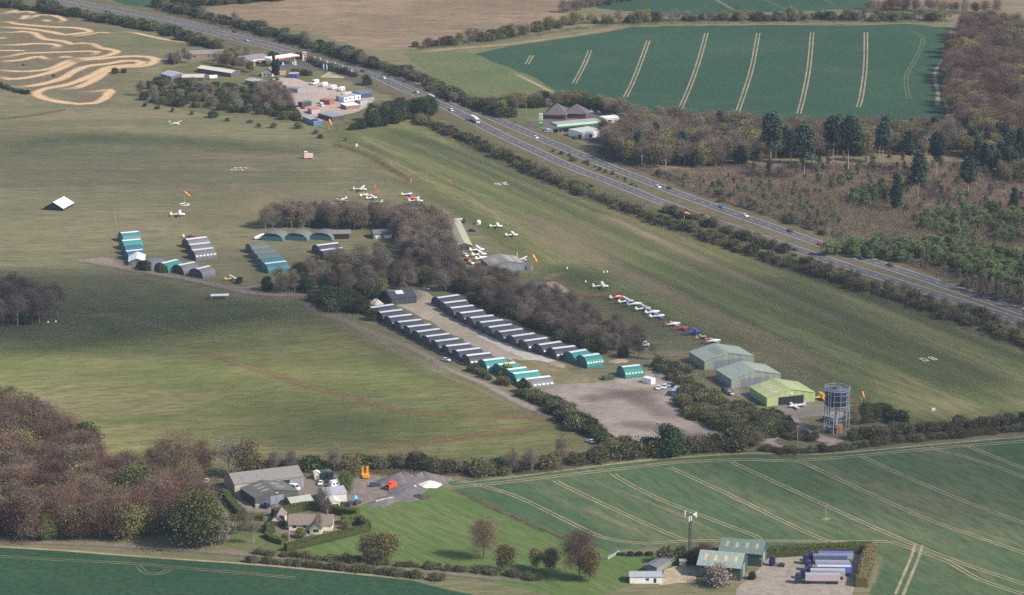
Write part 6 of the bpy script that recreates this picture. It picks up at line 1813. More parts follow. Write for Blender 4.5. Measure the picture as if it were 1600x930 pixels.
PT = {
    'bare': [make_tree(s, 14, 5.2, 'bare', n_, .32, sh_, .22, cl_, .28, BARKP if s % 2 else None, True, 18) for s, n_, sh_, cl_ in ((1, 4600, 'round', 50), (2, 5600, 'round', 36), (3, 3600, 'column', 40), (4, 5200, 'dome', 44), (5, 3000, 'round', 26))],
    'bud': [make_tree(s, 15, 5.6, 'bud', n_, .30, sh_, .20, cl_, .28, None, True, 18, ('bare', .4, True)) for s, n_, sh_, cl_ in ((11, 7500, 'round', 54), (12, 6500, 'dome', 46), (13, 5000, 'round', 34), (14, 7800, 'round', 60))],
    'pole': [make_tree(s, 14, 3.0, 'bare', 3400, .34, 'column', .25, 30, .18, BARKP, True, 12) for s in (21, 22)],
    'olive': [make_tree(s, 12, 4.8, 'olive', 4600, .19, 'round', .18, 44, .26, None, False, 9, ('bare', .4, True)) for s in (31, 32, 33)],
    'green': [make_tree(s, 12, 4.8, 'green', 12000, .15, 'round', .12, 44, .26, None, False, 7) for s in (41, 42)],
    'dark': [make_tree(s, 10, 4.6, 'dark', 9000, .24, 'round', .04, 40, .26, None, False, 4) for s in (51, 52)],
    'conifer': [make_tree(s, 20, 3.2, 'conifer', 6500, .30, 'cone', .12, 70, .24, None, False, 6) for s in (61, 62)],
    'pine': [make_tree(s, 22, 4.1, 'conifer', 6000, .28, 'spire', .36, 40, .20, BARKP, False, 8) for s in (66, 67)],
    'birch': [make_tree(s, 9, 2.3, 'birch', 2300, .15, 'round', .06, 26, .08, BARKP, False, 4, ('bare', .25, True)) for s in (71, 72, 73)],
    'shrub': [make_tree(s, 3.6, 2.6, 'scrub', 3000, .15, 'dome', .03, 22, .09, None, False, 4, ('mixed', .6, True)) for s in (81, 82, 83)],
    'thorn': [make_tree(s, 4.6, 2.6, 'mixed', 3000, .22, 'dome', .05, 22, .09, None, True, 8, ('scrub', .35, False)) for s in (91, 92, 93)],
    'bush': [make_tree(s, 3.6, 2.3, 'dark', 3600, .15, 'dome', .02, 22, .09, None, False, 3, ('scrub', .5, False)) for s in (95, 96)],
    'gorse': [make_tree(s, 3.2, 2.2, 'yellow', 1800, .18, 'dome', .03, 14, .08, None, False, 3, ('scrub', .5, False)) for s in (97,)],
    'blossom': [make_tree(s, 6, 3.2, 'blossom', 2600, .15, 'round', .15, 26, .13, None, False, 8, ('bare', .8, True)) for s in (98,)],
}
TH = {'bare': 14, 'bud': 15, 'pole': 14, 'olive': 12, 'green': 12, 'dark': 10, 'conifer': 20, 'pine': 22, 'birch': 9, 'shrub': 3.6, 'thorn': 4.6, 'bush': 3.6, 'gorse': 3.2, 'blossom': 6}
NAMES = {'bare': ('bare_tree', 'tree'), 'bud': ('budding_tree', 'tree'), 'pole': ('slender_tree', 'tree'), 'olive': ('olive_leaved_tree', 'tree'), 'green': ('green_tree', 'tree'), 'dark': ('evergreen_tree', 'tree'), 'conifer': ('conifer_tree', 'conifer'), 'pine': ('pine_tree', 'pine'),
         'birch': ('birch_sapling', 'sapling'), 'shrub': ('shrub', 'shrub'), 'thorn': ('thorn_bush', 'bush'), 'bush': ('evergreen_bush', 'bush'), 'gorse': ('yellow_bush', 'bush'), 'blossom': ('blossom_tree', 'tree')}
LOOK = {'bare': 'bare grey brown tree', 'bud': 'red brown budding tree', 'pole': 'slender bare tree', 'olive': 'tree in thin olive leaf', 'green': 'fresh green tree', 'dark': 'dark evergreen tree', 'conifer': 'dark conifer', 'pine': 'tall pine with a bare lower trunk', 'birch': 'green birch sapling', 'shrub': 'olive shrub', 'thorn': 'leafless thorn bush', 'bush': 'dark green bush', 'gorse': 'yellow flowering bush', 'blossom': 'pale blossoming tree'}
NTREE = {}

QUEUE = []

def plant(kind, pos, h, label, group=None, wide=1.0):
    QUEUE.append((kind, pos, h, label, group, wide, rng.randrange(len(PT[kind])), rng.uniform(0, 6.28)))

def plant_all(limit=298):
    """the largest of a kind as individuals (an empty at the foot, trunk and crown), the rest of that kind as one mass"""
    for kind in PT:
        Q = [q for q in QUEUE if q[0] == kind]
        NTREE[kind] = len(Q)
        Q.sort(key=lambda q: (q[4] is not None, -q[2] * SC(proj(q[1])[1])))
        first = {}
        nm, cat = NAMES[kind]
        s0 = TH[kind]
        outside = [q for q in Q if not (-12 < proj(q[1])[0] < 1612 and proj(q[1] + Vector((0, 0, q[2])))[1] < 925)]
        Q = [q for q in Q if q not in outside]
        for _, pos, h, label, group, wide, var, ang in Q[:limit]:
            s = h / s0
            t = thing(nm, label, cat, (pos.x, pos.y, 0), ang, group, (s * wide, s * wide, s))
            for nm2, me in zip(('trunk', 'crown'), PT[kind][var]):
                o = bpy.data.objects.new(nm2, me)
                C.objects.link(o)
                o.parent = t
                first.setdefault(var, []).append(o)
        rest = Q[limit:] + outside
        if not rest:
            continue
        me = bpy.data.meshes.new(nm + '_mass')
        me.from_pydata([(q[1].x, q[1].y, 0) for q in rest], [], [])
        for an, vals in (('s_wide', [q[2] / s0 * q[5] for q in rest]), ('s_tall', [q[2] / s0 for q in rest]), ('turn', [q[7] for q in rest])):
            me.attributes.new(an, 'FLOAT', 'POINT').data.foreach_set('value', vals)
        me.attributes.new('sort', 'INT', 'POINT').data.foreach_set('value', [q[6] for q in rest])
        o = bpy.data.objects.new(nm + '_mass', me)
        C.objects.link(o)
        tag(o, kind='stuff')
        g = bpy.data.node_groups.new('scatter_' + kind, 'GeometryNodeTree')
        g.interface.new_socket('Geometry', in_out='INPUT', socket_type='NodeSocketGeometry')
        g.interface.new_socket('Geometry', in_out='OUTPUT', socket_type='NodeSocketGeometry')
        gi, go = g.nodes.new('NodeGroupInput'), g.nodes.new('NodeGroupOutput')
        def attr(name, dt):
            n = g.nodes.new('GeometryNodeInputNamedAttribute')
            n.data_type = dt
            n.inputs['Name'].default_value = name
            return n.outputs['Attribute']
        jn = g.nodes.new('GeometryNodeJoinGeometry')
        wv, tv, rv, sv = attr('s_wide', 'FLOAT'), attr('s_tall', 'FLOAT'), attr('turn', 'FLOAT'), attr('sort', 'INT')
        cs_ = g.nodes.new('ShaderNodeCombineXYZ')
        g.links.new(wv, cs_.inputs[0]); g.links.new(wv, cs_.inputs[1]); g.links.new(tv, cs_.inputs[2])
        cr = g.nodes.new('ShaderNodeCombineXYZ')
        g.links.new(rv, cr.inputs[2])
        for var, obs in first.items():
            cmp_ = g.nodes.new('FunctionNodeCompare')
            cmp_.data_type = 'INT'
            cmp_.operation = 'EQUAL'
            ia = [i for i in cmp_.inputs if i.type == 'INT']
            g.links.new(sv, ia[0])
            ia[1].default_value = var
            for ob in obs[:2]:
                oi = g.nodes.new('GeometryNodeObjectInfo')
                oi.inputs['Object'].default_value = ob
                oi.transform_space = 'ORIGINAL'
                oi.inputs['As Instance'].default_value = True
                ip = g.nodes.new('GeometryNodeInstanceOnPoints')
                g.links.new(gi.outputs[0], ip.inputs['Points'])
                g.links.new(cmp_.outputs[0], ip.inputs['Selection'])
                g.links.new(oi.outputs['Geometry'], ip.inputs['Instance'])
                g.links.new(cr.outputs[0], ip.inputs['Rotation'])
                g.links.new(cs_.outputs[0], ip.inputs['Scale'])
                g.links.new(ip.outputs[0], jn.inputs[0])
        g.links.new(jn.outputs[0], go.inputs[0])
        md = o.modifiers.new('scatter', 'NODES')
        md.node_group = g

def pick(mix):
    r = rng.random() * sum(m[1] for m in mix)
    for m in mix:
        r -= m[1]
        if r <= 0:
            return m
    return mix[-1]

def grove(poly, spacing, mix, where, n_max=400):
    """scatter trees over an area; mix = (kind, weight, lowest, tallest, breadth)"""
    P = [G(*p) for p in poly]
    x0, x1 = min(p.x for p in P), max(p.x for p in P)
    y0, y1 = min(p.y for p in P), max(p.y for p in P)
    W = [(p.x, p.y) for p in P]
    n = 0
    j = 0
    y = y0
    while y < y1:
        x = x0 + (spacing / 2 if j % 2 else 0)
        while x < x1:
            q = Vector((x + rng.uniform(-.38, .38) * spacing, y + rng.uniform(-.38, .38) * spacing, 0))
            if inside(q.x, q.y, W) and n < n_max:
                px, py = proj(q)
                if -150 < px < 1790 and -40 < py < 1010:
                    m = pick(mix)
                    plant(m[0], q, rng.uniform(m[2], m[3]), f'{LOOK[m[0]]} {where}', f'{m[0] if m[0] != "bud" else "budding"} trees and bushes {where}', (m[4] if len(m) > 4 else 1) * rng.uniform(.85, 1.2))
                    n += 1
            x += spacing
        y += spacing * .87
        j += 1

def row(pts, spacing, mix, where, jit=1.5, rows=1, gap=2.5, skip=0.0):
    spacing *= .88
    L = smooth_line(pts, 2.0)
    acc = 0.0
    nn = normals(L)
    for i in range(len(L) - 1):
        acc += (L[i + 1] - L[i]).length
        if acc >= spacing:
            acc -= spacing * rng.uniform(.75, 1.25) * 0 + spacing
            for k in range(rows):
                q = L[i] + nn[i] * ((k - (rows - 1) / 2) * gap + rng.uniform(-jit, jit)) + Vector((rng.uniform(-.3, .3) * spacing, 0, 0))
                px, py = proj(q)
                lull = math.sin(i * .11 + len(pts)) + math.sin(i * .037 + 1.3)
                if -150 < px < 1790 and -40 < py < 1010 and rng.random() > skip * (1.6 if lull > .5 else .6):
                    m = pick(mix)
                    plant(m[0], q, rng.uniform(m[2], m[3]) * (rng.uniform(.85, 1.1) if not skip else rng.uniform(.6, 1.2)), f'{LOOK[m[0]]} {where}', f'{m[0] if m[0] != "bud" else "budding"} trees and bushes {where}', (m[4] if len(m) > 4 else 1) * rng.uniform(.85, 1.5))

# woods
grove([(-160, 634), (10, 642), (70, 678), (120, 708), (165, 738), (205, 760), (250, 775), (300, 795), (325, 830), (260, 846), (120, 844), (0, 845), (-160, 845)], 7.4,
      [('bud', 62, 12, 18, 1.1), ('bare', 14, 11, 17, 1.1), ('olive', 22, 10, 15, 1.05), ('green', 4, 9, 13), ('dark', 3, 6, 9)], 'in the wood at the lower left')
grove([(-160, 462), (30, 470), (70, 482), (95, 495), (92, 502), (30, 510), (-160, 516)], 5.4, [('bare', 72, 11, 16), ('bud', 13, 11, 15), ('dark', 15, 6, 9)], 'in the dark copse at the left edge')
grove([(940, 222), (985, 200), (1040, 198), (1100, 207), (1250, 220), (1400, 218), (1490, 212), (1500, 240), (1350, 245), (1200, 250), (1130, 262), (1060, 262), (1000, 262), (950, 250)], 7.2,
      [('bare', 48, 12, 16.5, 1.1), ('bud', 8, 12, 16), ('olive', 18, 11, 15), ('dark', 9, 7, 10), ('conifer', 5, 13, 19, 1.2), ('pole', 12, 13, 17)], 'in the belt between the heath and the tramlined field')
grove([(1498, 40), (1790, 30), (1790, 225), (1500, 232), (1480, 160), (1474, 120)], 12.0, [('bud', 66, 12, 16, 1.15), ('bare', 18, 12, 15, 1.1), ('olive', 12, 11, 14), ('green', 4, 9, 12)], 'in the red brown wood at the upper right')
grove([(1492, 228), (1790, 225), (1790, 290), (1560, 290), (1520, 258)], 9, [('conifer', 60, 13, 18, 1.25), ('bare', 30, 10, 13), ('olive', 10, 9, 12)], 'in the dark stand at the right edge')
grove([(406, 358), (430, 349), (470, 345), (560, 346), (640, 345), (682, 352), (700, 372), (704, 400), (714, 425), (690, 440), (660, 428), (630, 400), (615, 366), (612, 360), (560, 360), (500, 357)], 4.9,
      [('bare', 50, 10.5, 13.5), ('pole', 38, 11, 14), ('bud', 6, 9, 12), ('dark', 8, 4, 7)], 'in the belt behind the green arched hangars')
grove([(402, 458), (425, 449), (452, 437), (482, 424), (520, 413), (556, 405), (608, 403), (600, 415), (612, 434), (640, 415), (690, 425), (745, 440), (760, 456), (690, 456), (655, 448), (630, 458), (600, 465), (575, 470), (540, 462), (480, 458)], 6.8,
      [('bare', 48, 8, 11.5), ('dark', 28, 5, 8), ('pole', 14, 9, 12.5), ('olive', 10, 7, 10)], 'in the clump at the middle of the airfield')
grove([(752, 462), (800, 462), (850, 470), (900, 490), (960, 520), (1005, 548), (985, 562), (942, 552), (900, 538), (850, 522), (800, 498), (760, 482)], 6.4,
      [('bare', 64, 7, 11), ('pole', 12, 8, 11), ('dark', 12, 4, 6), ('bud', 12, 7, 10)], 'in the belt behind the hangar row')
grove([(1060, 626), (1078, 606), (1100, 612), (1128, 630), (1160, 643), (1205, 652), (1236, 664), (1234, 682), (1170, 684), (1110, 668), (1072, 650)], 4.2,
      [('shrub', 55, 3.5, 5.0), ('thorn', 35, 3.5, 5.0), ('bush', 10, 3, 4)], 'in the thicket between the gravel pad and the big hangars')
grove([(1012, 566), (1040, 572), (1074, 588), (1082, 604), (1070, 606), (1050, 596), (1025, 582)], 5.0, [('thorn', 70, 3.5, 5.5), ('shrub', 30, 3, 4.5)], 'in the scrub beside the lone teal hangar')
grove([(488, 470), (520, 464), (560, 470), (574, 482), (560, 490), (510, 486)], 4.5, [('bush', 60, 4, 6.5), ('shrub', 40, 4, 6)], 'in the thicket at the end of the hangar row')
# birch and heath on the right
grove([(1290, 400), (1340, 380), (1400, 372), (1480, 380), (1560, 400), (1790, 420), (1790, 470), (1560, 450), (1440, 415), (1360, 405)], 4.8, [('birch', 76, 4.5, 9, 1.35), ('thorn', 14, 3, 4.5), ('pole', 10, 6, 9)], 'in the sapling stand above the carriageway')
grove([(1320, 318), (1350, 300), (1380, 300), (1385, 318), (1350, 325)], 5.0, [('birch', 100, 6, 9)], 'in the small clump on the brown heath')
grove([(1420, 345), (1520, 330), (1790, 345), (1790, 395), (1520, 380), (1450, 368)], 7.0, [('birch', 70, 4, 8.5, 1.3), ('thorn', 15, 3, 4), ('pole', 15, 6, 9)], 'in the loose stand among the pines')
grove([(1050, 285), (1150, 280), (1280, 300), (1320, 345), (1300, 372), (1220, 348), (1130, 318)], 9.5, [('thorn', 25, 2.0, 3.4), ('pole', 42, 4, 8), ('birch', 30, 4, 7, 1.3)], 'on the brown heath above the carriageway')
grove([(1480, 440), (1790, 480), (1790, 500), (1600, 490), (1500, 452)], 6, [('pole', 50, 6, 9), ('thorn', 30, 3, 4), ('birch', 20, 6, 8)], 'at the foot of the heath by the right edge')
grove([(1130, 262), (1300, 250), (1500, 262), (1790, 300), (1790, 345), (1520, 330), (1420, 340), (1330, 300), (1200, 285)], 12.5, [('pole', 50, 5, 10), ('birch', 36, 4, 8, 1.3), ('thorn', 14, 2, 3.4)], 'among the pines on the open brown heath')
for i, (px, py, h) in enumerate([(1204, 265, 35), (1256, 282, 34), (1301, 261, 32), (1325, 271, 35), (1400, 331, 21), (1434, 319, 29), (1463, 278, 28), (1512, 313, 26), (1584, 335, 15), (1236, 256, 20), (1379, 255, 26), (1420, 268, 25)]):
    plant('pine' if i not in (4, 8) else 'conifer', G(px, py), h, ['tall pine nearest the left end of the heath', 'tall pine standing over a dark fallen shadow', 'pine between two others at the back of the heath', 'pine with a pale trunk at the back of the heath', 'dark spreading conifer in the middle of the heath', 'tall pine with a long pale trunk amid saplings', 'pine at the back beside the birch clump', 'tall pine with a long trunk before the dark stand', 'dark conifer near the right edge of the heath', 'short pine in front of the bare belt', 'short pine at the back edge of the heath', 'short pine between the back pines'][i], 'pines on the heath', 1.15)
# hedges and roadside growth
row([(395, 742), (450, 736), (520, 734), (570, 730), (640, 731), (700, 736), (760, 740), (850, 733)], 4.2, [('thorn', 40, 4, 6), ('bush', 28, 3.5, 6), ('shrub', 18, 3.5, 5), ('bare', 14, 7, 11, .8)], 'in the hedgerow behind the farm yard', 1.6, 2, 3, .1)
row([(850, 730), (900, 722), (960, 714), (1010, 708), (1080, 705), (1140, 700), (1182, 694)], 4.4, [('thorn', 50, 5, 7), ('shrub', 30, 4.5, 6.5), ('bare', 14, 7, 9), ('bush', 10, 4, 5)], 'in the tall hedgerow below the gravel pad', 1.6, 2, 3, .15)
row([(806, 608), (840, 628), (870, 645), (900, 662), (930, 680), (962, 700)], 4.0, [('bush', 60, 3, 5), ('shrub', 40, 3, 5)], 'in the scrub line between track and gravel pad', 1.8, 2, 3.2, .2)
row([(742, 578), (760, 590), (785, 598), (805, 606)], 4.5, [('shrub', 50, 2.5, 4.2), ('thorn', 50, 2, 3.5)], 'at the foot of the teal hangars', 1.2)
row([(1188, 702), (1215, 708), (1250, 708.5), (1300, 705), (1330, 701), (1400, 692), (1500, 682), (1600, 672), (1660, 665)], 3.2, [('thorn', 70, 2.0, 3.2, 1.2), ('shrub', 30, 2.0, 3.0, 1.2)], 'in the low hedge along the striped field', .7)
row([(1225, 688), (1245, 684), (1280, 688)], 4.0, [('shrub', 100, 2, 3)], 'on the road island', 1.5, 2, 3)
row([(1318, 688), (1360, 684), (1420, 678), (1500, 670), (1600, 662), (1660, 656)], 4.4, [('thorn', 80, 3.5, 4.8), ('shrub', 20, 3, 4.2)], 'in the hedge at the end of the runway', .9, 2, 3.0)
row([(1368, 640), (1390, 654), (1418, 666)], 4.0, [('bush', 80, 3, 4.5), ('shrub', 20, 3, 4)], 'in the dark line beside the water tower trees', .6)
row([(640, 182), (690, 203), (740, 226), (800, 254), (860, 282), (930, 310), (1000, 337), (1060, 358), (1120, 378), (1180, 398), (1240, 418), (1320, 444), (1400, 470), (1480, 494), (1560, 522), (1650, 556)], 4.6,
    [('shrub', 32, 2.6, 4.4), ('thorn', 48, 3.0, 5.2), ('bush', 20, 2.2, 4.0)], 'on the verge between airfield and carriageway', 2.2, 2, 3.0, .16)
row([(1230, 408), (1320, 436), (1400, 462), (1500, 490), (1600, 524)], 6.0, [('bare', 40, 5, 7), ('thorn', 60, 4, 6)], 'on the bank above the runway near the right edge', 1.5)
row([(-20, 8), (60, 17), (130, 27), (200, 40), (260, 52), (320, 70), (352, 80)], 5.0, [('shrub', 40, 4, 6), ('bush', 40, 4, 6), ('thorn', 20, 4, 6)], 'along the motocross side of the carriageway', 2.4, 2, 4, .3)
row([(420, 88), (470, 92), (510, 106), (560, 122)], 4.5, [('shrub', 50, 2.5, 4), ('bush', 50, 2.5, 4)], 'between slip road and carriageway', 1, 1)
row([(240, 10), (300, 24), (360, 38), (420, 55), (480, 72), (540, 90), (600, 110), (650, 124), (700, 150), (760, 172), (800, 186)], 5.0, [('bush', 40, 4, 6.5), ('shrub', 35, 4, 6), ('bare', 18, 7, 9), ('thorn', 10, 4, 6)], 'along the tan field side of the carriageway', 2.4, 2, 4.5, .22)
row([(648, 76), (700, 70), (760, 62), (820, 53), (870, 42), (920, 36), (960, 36), (1020, 33), (1100, 32), (1200, 32), (1300, 31), (1380, 32), (1440, 30), (1490, 34)], 6.2, [('bare', 40, 6, 9), ('shrub', 30, 4, 6), ('olive', 22, 6, 8), ('bush', 12, 4, 6)], 'in the hedgerow at the top of the tramlined field', 2.4, 2, 5, .2)
row([(310, 6), (360, 2), (430, -4), (520, -8)], 6, [('bush', 60, 4, 6), ('olive', 40, 5, 7)], 'along the top edge of the photograph', 2, 2, 5) if False else None
row([(270, 12), (320, 8), (390, 3), (460, -3)], 6, [('bush', 60, 4, 6), ('olive', 40, 5, 7)], 'in the hedge between the green and tan fields', 2, 2, 5)
row([(880, 22), (920, 12), (960, 4), (1000, -4)], 7, [('bare', 60, 7, 9), ('olive', 40, 6, 8)], 'at the corner of the tan field', 2, 2, 6)
row([(1350, 18), (1420, 16), (1480, 20), (1560, 22)], 8, [('bare', 60, 8, 11), ('bud', 40, 8, 11)], 'at the top right field corner', 2, 2, 8)
row([(760, 178), (800, 170), (850, 166), (900, 164), (940, 172), (985, 184), (1010, 192)], 6.0, [('bare', 40, 8, 10), ('olive', 30, 7, 9), ('dark', 20, 5, 8), ('blossom', 8, 5, 6)], 'round the back of the restaurant', 2.5, 2, 6)
grove([(578, 190), (600, 184), (640, 176), (668, 170), (676, 180), (640, 188), (590, 200)], 6.0, [('dark', 70, 9, 11, .9), ('olive', 30, 8, 10)], 'in the dense clump at the corner of the yard')
row([(545, 204), (580, 198), (640, 184), (668, 182)], 4.5, [('bush', 100, 2.5, 4)], 'at the foot of the dense clump', 1)
grove([(205, 150), (255, 130), (300, 132), (380, 142), (440, 150), (470, 190), (430, 185), (330, 170), (250, 165)], 8.0, [('bush', 34, 3, 5), ('shrub', 30, 3, 5), ('thorn', 14, 3, 5), ('bare', 26, 7, 10)], 'in the scrub below the roadside farm')
grove([(255, 96), (290, 92), (300, 100), (262, 104)], 6, [('bare', 60, 6, 8), ('bush', 40, 4, 6)], 'beside the roadside house')
grove([(330, 100), (370, 88), (400, 92), (380, 104), (400, 118), (360, 106)], 7, [('olive', 50, 6, 9), ('bare', 50, 7, 9)], 'between the roadside house and the shop')
grove([(400, 140), (432, 142), (450, 160), (462, 178), (430, 178), (405, 160)], 6.5, [('bare', 70, 8, 10), ('bush', 30, 4, 6)], 'screening the left side of the yard')
row([(200, 163), (260, 172), (330, 186), (390, 196), (470, 204), (540, 226)], 16, [('bush', 40, 1.5, 3), ('thorn', 60, 2, 3.5)], 'on the rough turf edge of the airfield', 6)
row([(455, 116), (475, 118), (490, 119)], 4, [('bush', 100, 2.5, 3.5)], 'on the grass before the red station', 1)
row([(-10, 132), (20, 142), (50, 148)], 5, [('bush', 100, 2, 3)], 'at the corner of the motocross field', 1)


for px, py, k, h, lb in [(180, 115, 'bush', 3.5, 'dark green bush at the tip of the motocross loop'), (194, 114, 'bush', 2.6, 'smaller dark bush beside the motocross loop tip'), (333, 184, 'bush', 4.0, 'dark bush alone at the airfield edge, left of the scrub'), (366, 176, 'bush', 4.0, 'dark bush near the bare trees at the scrub corner'), (68, 15, 'bush', 7.5, 'tall dark bush on the motocross verge'), (83, 17, 'bush', 7.0, 'tall dark bush beside its taller twin on the motocross verge'), (37, 103, 'bush', 1.2, 'tiny bush inside the motocross loops'), (84, 120, 'bush', 1.4, 'tiny bush between two lower motocross straights')]:
    plant(k, G(px, py), h, lb)
# single trees
for px, py, k, h, wd, lb in [
        (756, 874, 'bud', 15.5, .95, 'round red brown tree alone on the paddock'), (578, 880, 'olive', 11.5, .85, 'thin olive tree on the paddock, left of a pair'), (606, 880, 'olive', 12, .95, 'thin olive tree on the paddock, right of a pair'),
        (790, 894, 'olive', 10.5, .9, 'small olive tree just right of the round red brown one'), (905, 905, 'bud', 18, 1.0, 'largest tree at the paddock corner, brown with green lower leaves'), (922, 908, 'olive', 11, .9, 'olive tree growing into the largest paddock tree'), (838, 890, 'olive', 8.5, .8, 'small olive bush left of the largest paddock tree'), (860, 897, 'olive', 10, .8, 'olive tree touching the left of the largest paddock tree'),
        (1044, 712, 'dark', 12.5, .95, 'big round dark evergreen below the gravel pad'), (1026, 712, 'gorse', 6, 1, 'yellow green bush beside the round dark evergreen'), (1068, 708, 'bare', 9, .6, 'narrow bare tree at the right of the round dark evergreen'),
        (1353, 662, 'green', 9.5, .85, 'bright green tree right of the water tower'), (1368, 660, 'green', 8, .7, 'smaller bright green tree right of the water tower'), (1335, 668, 'bare', 10, .7, 'bare tree against the right of the water tower'), (1350, 648, 'bare', 7, .8, 'bare bushy tree behind the bright green one'), (1322, 672, 'bare', 9, .6, 'bare tree in front of the water tower legs'),
        (274, 765, 'bud', 23.5, 1.05, 'tall red brown tree above the wood edge'), (358, 748, 'bare', 18, 1.4, 'wide bare tree behind the left end of the long barn'), (386, 746, 'olive', 15, .9, 'olive tinted tree behind the long barn roof'), (318, 750, 'bud', 16, 1.0, 'red brown tree between the tallest one and the wide bare one'), (242, 758, 'bare', 15, 1.0, 'bare tree joining the tall red brown one to the wood'), (300, 772, 'bud', 14, 1.0, 'red brown tree in front of the tall one'), (425, 742, 'bare', 9, .9, 'thin bare tree in the hedge above the left half of the long barn'), (455, 740, 'bare', 9.5, .9, 'thin bare tree in the hedge above the open bay of the long barn'), (216, 800, 'green', 19, 1.05, 'tall green tree standing out of the wood'), (308, 854, 'green', 20.5, 1.15, 'large green tree at the wood corner by the lane'), (340, 850, 'blossom', 11, .9, 'white blossom tree beside the large green one'), (286, 788, 'olive', 12, .7, 'olive tree at the wood edge near the lime car'), (330, 815, 'olive', 9, 1.0, 'olive tree between the wood and the garden hedge'),
        (30, 668, 'dark', 10, .7, 'dark evergreen at the upper edge of the wood'), (62, 688, 'dark', 12, .7, 'dark evergreen standing above the upper wood edge'), (135, 720, 'dark', 15, .75, 'dark flat topped evergreen at the wood edge'),
        (428, 121, 'conifer', 15, .8, 'dark conifer in front of the shop, taller of a pair'), (434, 122, 'conifer', 13, .8, 'dark conifer in front of the shop, shorter of a pair'), (573, 133, 'bush', 6, .8, 'dark bush beside the last banner flag'), (571, 132, 'conifer', 7, .6, 'small dark conifer among the banner flags'),
        (1100, 886, 'bud', 9, 1.1, 'red brown tree beside the phone mast'), (1085, 882, 'dark', 6, .9, 'dark bush at the foot of the phone mast'), (1122, 915, 'blossom', 7.5, 1.3, 'grey white blossom tree before the pale green barn'), (1040, 880, 'shrub', 6, .8, 'olive bush at the end of the low grey shed'), (1062, 876, 'shrub', 5.5, .8, 'olive bush beside the small grey shed'), (1175, 905, 'bush', 2.6, .8, 'round dark bush at the barn corner'),
        (540, 772, 'green', 9, .8, 'green tree beside the workshop roof'), (548, 756, 'olive', 12, .9, 'olive tree at the middle of the farm yard'), (505, 800, 'bare', 11, .8, 'bare tree between the workshop and the bungalow'), (509, 808, 'bud', 7, .8, 'purple leaved tree behind the bungalow roof'), (498, 838, 'bare', 9, .6, 'bare tree before the bungalow wing'), (396, 850, 'bare', 12, .7, 'bare tree left of the garden'), (380, 835, 'bare', 10, .8, 'bare tree behind the garden hedge at the left'), (440, 822, 'dark', 4, .6, 'dark bush at the garage corner'), (470, 840, 'gorse', 3.6, .8, 'yellow bush in the bungalow garden'), (445, 845, 'gorse', 2.6, 1.0, 'small yellow bush on the drive edge'), (540, 826, 'shrub', 3, .8, 'small shrub inside the hedge corner'),
        (998, 560, 'pole', 13, 1.4, 'pale trunked bare tree at the end of the hangar row belt'), (1022, 562, 'bare', 9.5, .9, 'spreading bare tree beyond the pale trunk one'), (745, 502, 'bush', 4, 1, 'dark bush tucked behind the second hangar row') if False else (583, 500, 'bush', 5, .9, 'dark bush at the ends of the first charcoal hangars'), (792, 588, 'gorse', 5, .9, 'olive yellow bush covering the end of a teal hangar'),
        (225, 422, 'bush', 4.5, .8, 'dark bush at the end of the stripless grey hangar'), (231, 423, 'shrub', 4.2, .8, 'olive bush beside the stripless grey hangar'), (256, 426, 'shrub', 3.6, .9, 'olive bush below the bright teal hangar on the bend'), (374, 443, 'bush', 3, .9, 'small dark bush beside the yellow aircraft'), (878, 720, 'bare', 11, .9, 'large bare tree in the hedgerow left of the pad')]:
    plant(k, G(px, py), h, lb, None, wd)

# clipped hedges: one body each, with a leafy skin
def hedge(pts, wd, h, label, mat='hedge', dens=9, top=None, world=False):
    L = smooth_line(pts, 2.0)
    nn = normals(L)
    rs = np.random.default_rng(int(pts[0][0]))
    rings = []
    for p, n in zip(L, nn):
        rg = []
        for o, z in ((-.5, 0), (-.52, .5), (-.46, .92), (-.3, 1), (.3, 1), (.46, .92), (.52, .5), (.5, 0)):
            q = p + n * (o * wd + rng.uniform(-.06, .06))
            rg.append((q.x, q.y, max(0, z * h + (rng.uniform(-.07, .07) if z else 0))))
        rings.append(rg)
    mb = MB(); mb.loft(rings)
    P = []
    for i in range(len(L) - 1):
        for k in range(int(dens * (L[i + 1] - L[i]).length * (wd + 2 * h) / 2)):
            q = L[i].lerp(L[i + 1], rng.random())
            s_ = rng.random() * (wd + 2 * h)
            if s_ < h:
                o, z = -wd / 2, s_
            elif s_ < h + wd:
                o, z = s_ - h - wd / 2, h
            else:
                o, z = wd / 2, s_ - h - wd
            q = q + nn[i] * o
            P.append((q.x, q.y, z))
    V = blades(np.array(P), .2, rs, False)
    mb.add([tuple(v) for v in V], [(4 * i, 4 * i + 1, 4 * i + 2, 4 * i + 3) for i in range(len(P))])
    return tag(mb.build('clipped_hedge', LEAFM[mat]), label, 'hedge')
hedge([(446, 862), (500, 849), (545, 838), (577, 830)], 2.2, 3.0, 'long clipped hedge in front of the bungalow along the paddock')
hedge([(427, 808), (460, 800), (485, 797), (520, 802), (560, 809)], 2.6, 3.2, 'tall clipped hedge behind the bungalow')
hedge([(534, 819), (560, 817)], 4.5, 3.2, 'short thick clipped hedge block right of the bungalow')
hedge([(561, 818), (568, 824), (576, 829)], 2.4, 3.2, 'short clipped hedge closing the garden corner')
hedge([(416, 838), (425, 845), (443, 851)], 2.2, 2.0, 'curved low clipped hedge beside the bungalow drive')
hedge([(420, 828), (423, 834)], 3.4, 3.4, 'short square hedge end left of the garage')
hedge([(345, 815), (385, 812), (412, 813)], 2.6, 2.2, 'clipped hedge along the farm track left of the garage')
hedge([(350, 828), (385, 829), (415, 829)], 2.4, 2.0, 'clipped hedge across the garden left of the drive')
hedge([(350, 772), (362, 790), (378, 806)], 3.0, 2.4, 'hedge beside the track below the long barn')
